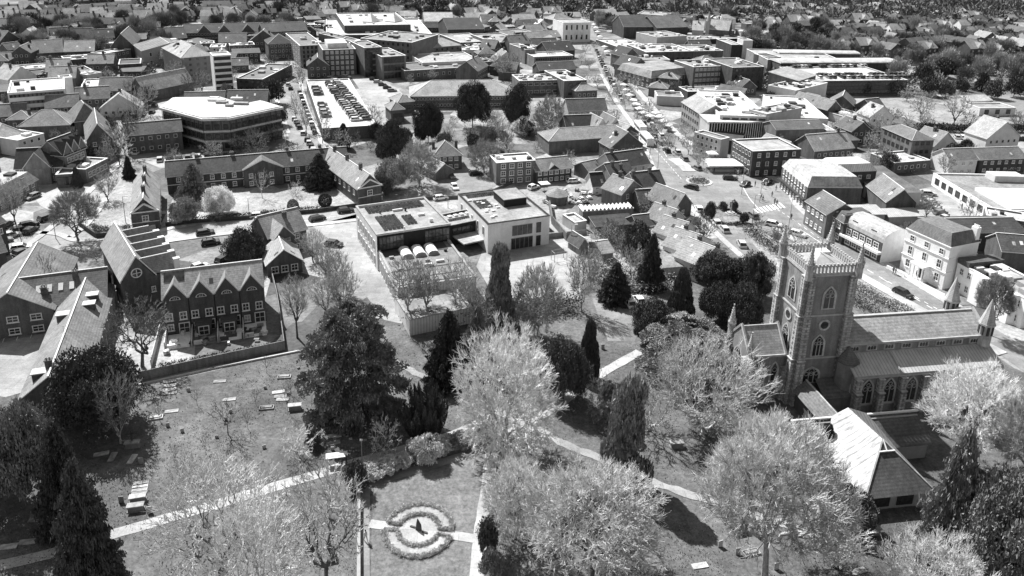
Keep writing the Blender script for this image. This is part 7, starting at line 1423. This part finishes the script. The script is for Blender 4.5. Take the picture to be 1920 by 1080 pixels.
gl=[(255,957,'chest','lowest chest tomb of the row beside the lower left conifer'),(259,940,'chest','second chest tomb above the lowest in the left row'),(261,926,'slab','fallen slab above the two left chest tombs'),(262,919,'slab','next fallen slab up in the left row'),(263,913,'slab','third fallen slab up in the left row'),(265,907,'slab','uppermost fallen slab of the left row'),(249,838,'chest','tomb with a tall dark cross in the left churchyard'),(248,862,'slab','narrow slab pointing down below the cross tomb'),(211,858,'slab','thin slab left of the cross tomb'),(190,852,'slab','long thin slab beside the left conifer'),(281,962,'head','small square stone by the path'),(228,943,'head','leaning stake-like stone left of the chest tombs'),(265,870,'head','tiny white stone below the cross tomb'),
(553,768,'chest','broad pale chest tomb left of the cedar shadow'),(526,744,'slab','pale ledger slab above the broad chest tomb'),(530,750,'slab','second pale ledger slab close to the first'),(522,736,'slab','third ledger slab behind the pair'),(500,766,'kerb','low slab left of the broad chest tomb'),(533,708,'kerb','large pale slab group near the wall'),(568,712,'cross','stone cross beside the great cedar'),(318,716,'slab','first of the flat stones under the boundary wall'),(318,724,'slab','second of the flat stones under the boundary wall'),(317,732,'slab','third of the flat stones under the boundary wall'),(319,738,'slab','lowest of the flat stones under the boundary wall'),(322,772,'slab','small white slab in open grass'),(291,785,'kerb','empty kerbed grave in open grass'),(412,716,'slab','flat pale stone right of the wall group'),(430,750,'slab','half buried stone in open grass'),(640,722,'head','white stone under the cedar'),(612,780,'head','small cross-like stone at the edge of the cedar shade'),(615,806,'slab','pair of flat stones near the shrub'),(628,818,'slab','flat stone above the bench'),(625,832,'slab','flat stone nearest the bench'),
(1268,838,'chest','square chest tomb alone right of the ivy-clad tree'),(1385,998,'chest','chest tomb under the tall pale tree'),(1368,976,'kerb','kerbed grave under the tall pale tree'),(1376,984,'slab','slab beside the kerbed grave under the pale tree'),(1350,1026,'head','thin slab on edge below the chest tomb'),(1408,1038,'kerb','ornate tomb at the foot of the tall pale tree'),(1383,1040,'head','white headstone left of the ornate tomb'),(1312,1062,'slab','pale flat slab at the bottom of the churchyard'),(1635,1000,'chest','tomb with a small cross in front of the parish hall'),(1603,1030,'head','white rounded headstone in the lower right'),(1455,1068,'head','large pale stone at the bottom right'),(1610,1072,'slab','flat slab at the bottom edge'),(1567,1010,'head','tiny pale stone left of the hall tomb'),(1004,848,'slab','faint slab near the diagonal path'),(70,975,'slab','pale bent slab in the rough grass on the left'),(52,1017,'slab','small slab above the path on the left'),(16,1026,'slab','broken white stone at the left edge'),(198,810,'head','headstone under the weeping tree'),(1130,655,'head','small stone at the church car park edge')]
for i,(x,y,k,lb) in enumerate(gl): tomb(x,y,A0+R_(rnd.uniform(-8,8))+(R_(80) if 'pointing' in lb or 'thin slab left' in lb else 0),k,lb,v=(.32,.42,.24)[i%3])
rg=random.Random(5)
for i in range(26):
    x=rg.uniform(230,800); y=rg.uniform(690,850)
    if y<720-(x-262)*.2+20 or (x>560 and y<770): continue
    g=P(x,y); o=MB().box(-.25,.25,-.05,.05,0,rg.uniform(.35,.7)).build('headstone',mat('mossy_stone',.36,'plain',amp=.4,sc_=3),None,(g.x,g.y,.03),A0+rg.gauss(0,.4)); o.rotation_euler[0]=rg.gauss(0,.12); tag(o,'small mossy headstone in the '+('upper' if y<740 else 'middle' if y<790 else 'lower')+' '+('left' if x<400 else 'centre' if x<540 else 'right')+' of the rough churchyard grass','gravestone','mossy headstones in the grass')
for i,(x,y,t_) in enumerate(((300,790,760),(370,760,735),(465,805,770),(385,850,815),(500,700,670),(480,760,735),(600,790,755),(330,870,835),(455,850,820),(545,740,712))):
    tree('thin','bare sapling, '+ORD[i]+' in from the left of the rough churchyard grass',x,y,t_-8,12,tw=TWIGD,bk=BARKD,group='saplings in the churchyard grass')
r=np.random.RandomState(77)
for nm,m,n_,hh in(('rough_grass',mat('tuft_dark',.09,'plain'),26000,.16),('dry_grass',mat('tuft_pale',.26,'plain'),16000,.14),('leaf_litter',mat('litter',.33,'plain'),6000,.07)):
    px=r.uniform(-30,1950,n_*2); py=r.uniform(640,1085,n_*2); k_=(np.sin(px*.021)*np.cos(py*.03)+r.normal(0,.5,n_*2))>-.1; px,py=px[k_][:n_],py[k_][:n_]; cs=[]
    for a_,b_ in zip(px,py):
        if b_<745-(a_-100)*.16 and a_<700: continue
        if 672<a_<925 and b_>905-(a_-680)*.27: continue
        if a_>1400 and b_<880: continue
        g=P(a_,b_); cs.append((g.x,g.y,.05))
    o=leafobj(nm,np.array(cs),hh,m,None,r,1.2); o['kind']='stuff'
g=P(249,836); t=thing('grave_cross','tall dark cross standing on the tomb in the left churchyard','cross',(g.x,g.y,.95),A0); MB().box(-.1,.1,-.08,.08,0,1.7).box(-.45,.45,-.08,.08,1.1,1.3).build('cross',mat('dark_stone',.07),t)
def lamp(x,y,label,h_=7.,arm=True,ang=0):
    g=P(x,y); t=thing('street_lamp',label,'street lamp',(g.x,g.y,0),ang,'street lamps'); MB().tube((0,0,0),(0,0,h_),.09,.06).build('pole',GREYM,t)
    if arm: MB().tube((0,0,h_),(1.1,0,h_+.15),.05).build('arm',GREYM,t)
    MB().box(.7 if arm else -.2,1.4 if arm else .2,-.14,.14,h_+.05,h_+.22).build('lamp_head',TRIM,t)
for x,y,lb,h_ in((236,418,'lamp post on the corner lawn beside the west wing',7),(424,446,'x',6),(1390,365,'tall lamp post by the junction island',9),(1232,330,'tall lamp post at the inn corner',9),(1218,300,'lamp post beside the bus stop',8),(1478,430,'lamp post behind the church tower',9),(1540,520,'traffic lamp post right of the church tower',7),(1410,420,'lamp post behind the memorial circle',8),(679,866,'lamp post at the churchyard path bend',3.6),(467,400,'lamp post on the courtyard lawn',4),(105,448,'lamp post at the left road junction',5),(41,458,'lamp post at the far left pavement',5),(1766,318,'lamp post beside the pale cottage',7),(1424,380,'lamp post at the pavement curve by the zebra crossing',7),(1070,465,'lamp post in the school lane',6),(840,390,'lamp post in the rear car park',6),(556,244,'lamp post in the car park street',7),(548,205,'second lamp post up the car park street',7),(1562,452,'lamp post before the dormered brick shop',6)):
    if lb!='x': lamp(x,y,lb,h_,h_>5)
# memorial on the junction
g=P(1370,402); t=thing('memorial','stone memorial cross on a stepped base in a ring of low hedges','memorial',(g.x,g.y,.1)); MB().cyl(0,0,0,.3,1.6,k=8).cyl(0,0,.3,.6,1.1,k=8).build('base',ST,t); MB().cyl(0,0,.6,3.4,.22,.16,8).box(-.6,.6,-.1,.1,3.4,3.6).box(-.12,.12,-.1,.1,3.,4.1).build('cross',ST,t)
g=P(1355,407); f=thing('memorial_garden','round memorial garden with low curved hedges beside the junction','garden',(g.x,g.y,.1)); MB().cyl(0,0,0,.15,6.,k=28).build('bed',mat('garden_bed',.17,'grass'),f); clumps([(math.cos(a)*(5.6+rnd.gauss(0,.15)),math.sin(a)*(5.6+rnd.gauss(0,.15)),rnd.uniform(.1,.7)) for a in [rnd.uniform(.3,5.4) for _ in range(1600)]],.3,LEAFD,'hedge',f,seed=5)
g=P(1311,341); f=thing('roundabout','small planted roundabout with a pale kerb in the junction','roundabout',(g.x,g.y,.07)); MB().cyl(0,0,0,.15,4.,k=24).cyl(0,0,.15,.17,3.2,k=24,m=1).build('kerb',[PAV,GRASS],f); clumps([(rnd.gauss(0,1.3),rnd.gauss(0,1.3),rnd.uniform(.2,.9)) for _ in range(500)],.35,LEAFM,'planting',f,seed=6)
def stall(x,y,s,label,w_=3.,group='market stalls along the high street',ang=None):
    g=P(x,y); t=thing('market_stall',label,'stall',(g.x,g.y,.1),rnd.uniform(0,1.5) if ang is None else ang,group); h_=2.4
    for sx in(-1,1):
        for sy in(-1,1): MB().tube((sx*s*.45*w_/3,sy*s*.45,0),(sx*s*.45*w_/3,sy*s*.45,h_),.05,k=4).build('leg',GREYM,t)
    mb=MB(); a,b_=s*.5*w_/3,s*.5; q=[(-a,-b_,h_),(a,-b_,h_),(a,b_,h_),(-a,b_,h_)]
    for i in range(4): j=(i+1)%4; mb.face([q[i],q[j],(0,0,h_+.8)]); mb.face([(q[i][0],q[i][1],h_-.35),(q[j][0],q[j][1],h_-.35),q[j],q[i]])
    mb.build('canopy',WHITE,t); MB().box(-a*.8,a*.8,-b_*.8,-b_*.3,.0,.9).build('table',rend(.4),t)
stall(1357,318,7.5,'large white marquee on the pavement beside the brick shop',5.,None,R_(5))
stall(1334,300,3.4,'white stall at the corner of the large marquee',3.,None)
for i,(x,y) in enumerate(((1187,198),(1193,206),(1199,214),(1180,188),(1173,178),(1206,222),(1229,222),(1236,230),(1243,238),(1251,246),(1130,85),(1125,75),(1120,66),(1117,58),(1133,95),(1113,52),(1138,104),(1168,168),(1218,228))): stall(x,y,3.2,'white market stall on the high street, '+ordn[i]+' in the run seen from below',3.)
for i in range(26): # seats and tables of the pub garden
    x=1022+rnd.random()*85; y=358+rnd.random()*32; g=P(x,y)
    o=MB().box(-.7,.7,-.35,.35,.68,.74).box(-.7,.7,-.7,-.45,.4,.45).box(-.7,.7,.45,.7,.4,.45).box(-.5,-.4,-.6,.6,0,.68).box(.4,.5,-.6,.6,0,.68).build('picnic_table',rend((.7,.4,.2)[i%3]),None,(g.x,g.y,.05),rnd.uniform(0,3)); tag(o,uniq(('white','grey','dark')[i%3]+' picnic table',x,y),'table','picnic tables in the pub garden')
g=P(1048,488); t=thing('climbing_frame','low climbing frame on the school playground','climbing frame',(g.x,g.y,.06),R_(25))
for x in(-1.6,1.6):
    for y in(-.8,.8): MB().tube((x,y,0),(x,y,2.3),.06).build('post',GREYM,t)
MB().tube((-1.6,-.8,2.3),(1.6,-.8,2.3),.06).tube((-1.6,.8,2.3),(1.6,.8,2.3),.06).tube((-1.6,-.8,2.3),(-1.6,.8,2.3),.06).tube((1.6,-.8,2.3),(1.6,.8,2.3),.06).build('bar',GREYM,t)
# ================================================================ far town
def housemesh(v,W,D,h,rh,wv,rv):
    mb=MB(); mb.box(-W/2,W/2,-D/2,D/2,0,h,0)
    for sg in(-1,1): mb.face([(sg*W/2,-D/2,h),(sg*W/2,D/2,h),(sg*W/2,0,h+rh)],0); mb.face([(-W/2-.4,sg*(D/2+.4),h-.25),(W/2+.4,sg*(D/2+.4),h-.25),(W/2+.4,0,h+rh),(-W/2-.4,0,h+rh)],1)
    mb.box(W*.2,W*.2+.9,-.4,.4,h+rh*.5,h+rh+1.4,2)
    for sg in(-1,1):
        for i in range(3):
            for z in(.9,3.6): 
                if z+1.2<h: x=-W/2+W*(i+.5)/3; mb.box(x-.65,x+.65,sg*D/2-.06,sg*D/2+.06,z,z+1.25,3)
    if v%2: mb.face([(-1.6,-D/2-.5,h+.1),(1.6,-D/2-.5,h+.1),(0,-D/2-.5,h+rh*.8)],4); mb.face([(-1.8,-D/2-.6,h),(0,-D/2-.6,h+rh*.85),(0,0,h+rh*.85)],1); mb.face([(1.8,-D/2-.6,h),(0,-D/2-.6,h+rh*.85),(0,0,h+rh*.85)],1)
    return mb.data('far_house',[wall(wv) if wv<.3 else rend(wv),tile(rv),wall(.1),mat('far_window',.5,'plain'),rend(.7)])
HM=[housemesh(0,11,8,5,3.2,.1,.13),housemesh(1,13,8,5.2,3.4,.12,.2),housemesh(2,9,7.5,5,3.2,.55,.17),housemesh(3,20,8,5.4,3,.08,.09),housemesh(4,9,8,4.8,3.4,.65,.3),housemesh(5,14,10,6,4,.09,.26),housemesh(6,24,9,5.5,3.2,.12,.12),housemesh(7,10,9,5,3.5,.3,.32)]
HD=['brick house with a dark roof','brick house with a front gable','pale rendered house','long dark terrace','white rendered house','wide house with a light roof','long brick terrace','pale gabled house with a light roof']
roads=[[(205,40),(260,95)],[(1085,10),(1130,140)],[(1110,60),(1150,130)]]
reg=[# x0,x1,y0,y1,n,where
 (0,330,48,66,34,'in the left distance'),(0,300,28,46,26,'below the left woods'),(0,200,70,95,14,'among the left terraces'),(330,560,22,44,38,'beyond the long institution'),(560,1000,6,32,80,'beyond the shopping centre'),(860,1040,34,62,16,'left of the far high street'),(1110,1330,4,28,26,'beyond the wide dark gables'),(1400,1640,24,58,44,'in the right distance'),(1640,1920,18,60,70,'on the far right among trees'),(1560,1920,66,108,56,'right of the barrel-roofed stores'),(1690,1920,112,150,22,'above the depot trees'),(1370,1500,62,86,14,'right of the tall shaft'),(0,120,190,225,0,'x')]
nh=0; fh=[]
for (x0,x1,y0,y1,n,where) in reg:
    r=random.Random(where); k=0; tr=0
    while k<n and tr<n*12 and nh<298:
        tr+=1; x=r.uniform(x0,x1); row_=r.randrange(max(2,int((y1-y0)/4.5))); y=y0+(y1-y0)*(row_+.5)/max(2,int((y1-y0)/4.5))+r.uniform(-.7,.7); g=P(x,y)
        if not free(g.x,g.y,7) or any(math.hypot(g.x-a,g.y-b_)<13 for a,b_ in fh): continue
        v=r.choices(range(8),(4,3,3,3,4,4,2,4))[0]; fh.append((g.x,g.y)); o=link('far_house',HM[v],None,(g.x,g.y,0),R_(20)+r.choice((0,0,0,math.pi/2))+r.uniform(-.25,.25)); s=r.uniform(.85,1.15); o.scale=(s,s,s)
        tag(o,uniq(HD[v],x,y,200,trimlab(HD[v]+' '+where)),'house','far houses '+where); k+=1; nh+=1
# the rest of the suburb beyond, too many and too small to count
r=np.random.RandomState(3); mb=MB()
for i in range(900):
    y=r.uniform(560,1150); x=r.uniform(-.62*y,.75*y); 
    if any(abs(x-a)<12 and abs(y-b_)<12 for a,b_ in fh[:0]): continue
    W,D,h=r.uniform(8,20),8,5; a=R_(20)+r.normal(0,.3); c_,s_=math.cos(a),math.sin(a); t=lambda X,Y,Z:(x+X*c_-Y*s_,y+X*s_+Y*c_,Z); m=r.randint(0,3)
    q=[(-W/2,-D/2),(W/2,-D/2),(W/2,D/2),(-W/2,D/2)]
    for k in range(4): a_,b_=q[k],q[(k+1)%4]; mb.face([t(*a_,0),t(*b_,0),t(*b_,h),t(*a_,h)],m)
    for sg in(-1,1): mb.face([t(sg*W/2,-D/2,h),t(sg*W/2,D/2,h),t(sg*W/2,0,h+3)],m); mb.face([t(-W/2-.3,sg*D*.55,h-.2),t(W/2+.3,sg*D*.55,h-.2),t(W/2+.3,0,h+3),t(-W/2-.3,0,h+3)],3+r.randint(0,2))
o=mb.build('suburb',[wall(.12),rend(.7),rend(.5),tile(.16),tile(.36)]); o['kind']='stuff'
# trees of the far town: individual ones first, the woods beyond as one mass
ft=0; r=random.Random(99); used=[]
def fartree(x,y,hh,R,dark,where,conifer=False):
    k='farconifer' if conifer else 'fardark' if dark else 'farfuzz'; cm,tm=cproto(k,r.randrange(2)); g=P(x,y)
    o=link('far_tree',cm,None,(g.x,g.y,0),r.uniform(0,6.28),(R,R,hh)); setm(o,LEAFD if dark else (TWIGM if r.random()<.55 else TWIGD))
    tag(o,uniq('dark evergreen crown' if dark else 'grey leafless crown',x,y,260,trimlab(('dark evergreen crown ' if dark else 'grey leafless crown ')+where)),'tree',('evergreens ' if dark else 'bare trees ')+where)
regT=[(0,330,40,110,60),(330,560,14,60,26),(560,1000,4,40,44),(1110,1460,4,60,26),(1400,1920,20,112,100),(1560,1920,112,160,30)]
rn=['in the left distance','beyond the long institution','beyond the shopping centre','around the far dark gables','in the right distance','above the depot yard']
for (x0,x1,y0,y1,n),wh_ in zip(regT,rn):
    k=0;tr=0
    while k<n and tr<n*15 and ft<290:
        tr+=1; x=r.uniform(x0,x1); y=r.uniform(y0,y1); g=P(x,y)
        if not free(g.x,g.y,-3) or any(math.hypot(g.x-a,g.y-b_)<7 for a,b_ in fh): continue
        d=r.random()<.25; fartree(x,y,r.uniform(7,12),r.uniform(3.5,6.5),d,wh_,d and r.random()<.3); k+=1; ft+=1
r=np.random.RandomState(8)
def woods(name,n,yr,fac,hr,m,per,seed,dens=None):
    r=np.random.RandomState(seed); C=[];K=0
    while len(C)<n:
        y=yr[0]+(yr[1]-yr[0])*r.random()**1.0; x=r.uniform(-.64*y,.8*y); 
        if dens and not dens(x,y,r): continue
        C.append((x,y))
    C=np.array(C); h=r.uniform(*hr,n); R=h*r.uniform(.38,.6,n); i=np.repeat(np.arange(n),per); N=len(i); d=r.normal(size=(N,3)); d/=np.linalg.norm(d,axis=1)[:,None]; q=r.uniform(.55,1.05,N)[:,None]; p=d*q; d2=d.copy(); d2[:,2]+=.5
    pos=np.stack([C[i,0]+p[:,0]*R[i],C[i,1]+p[:,1]*R[i],h[i]*(.56+p[:,2]*.44)],1); me=leafmesh(name,pos,fac,m,r,0,.5,d2/np.linalg.norm(d2,axis=1)[:,None]); o=link(name,me); o['kind']='stuff'
lim=lambda x,y,r: math.sin(x*.013+1)*math.cos(y*.011)+r.random()*.9>.1
woods('distant_woods',3600,(610,1400),2.2,(8,14),mat('wood_grey',.11,'leaf',sc_=.05),90,1)
woods('distant_evergreens',500,(560,1400),2.2,(8,15),mat('wood_dark',.055,'leaf',sc_=.05),90,2)
woods('garden_scrub',1500,(300,640),1.1,(2.5,5),mat('scrub',.15,'leaf',sc_=.1),45,4,lambda x,y,r: free(x,y,-4) and (I((x,y,0))[0]<300 or I((x,y,0))[0]>1400 or I((x,y,0))[1]<40) and I((x,y,0))[1]<170)
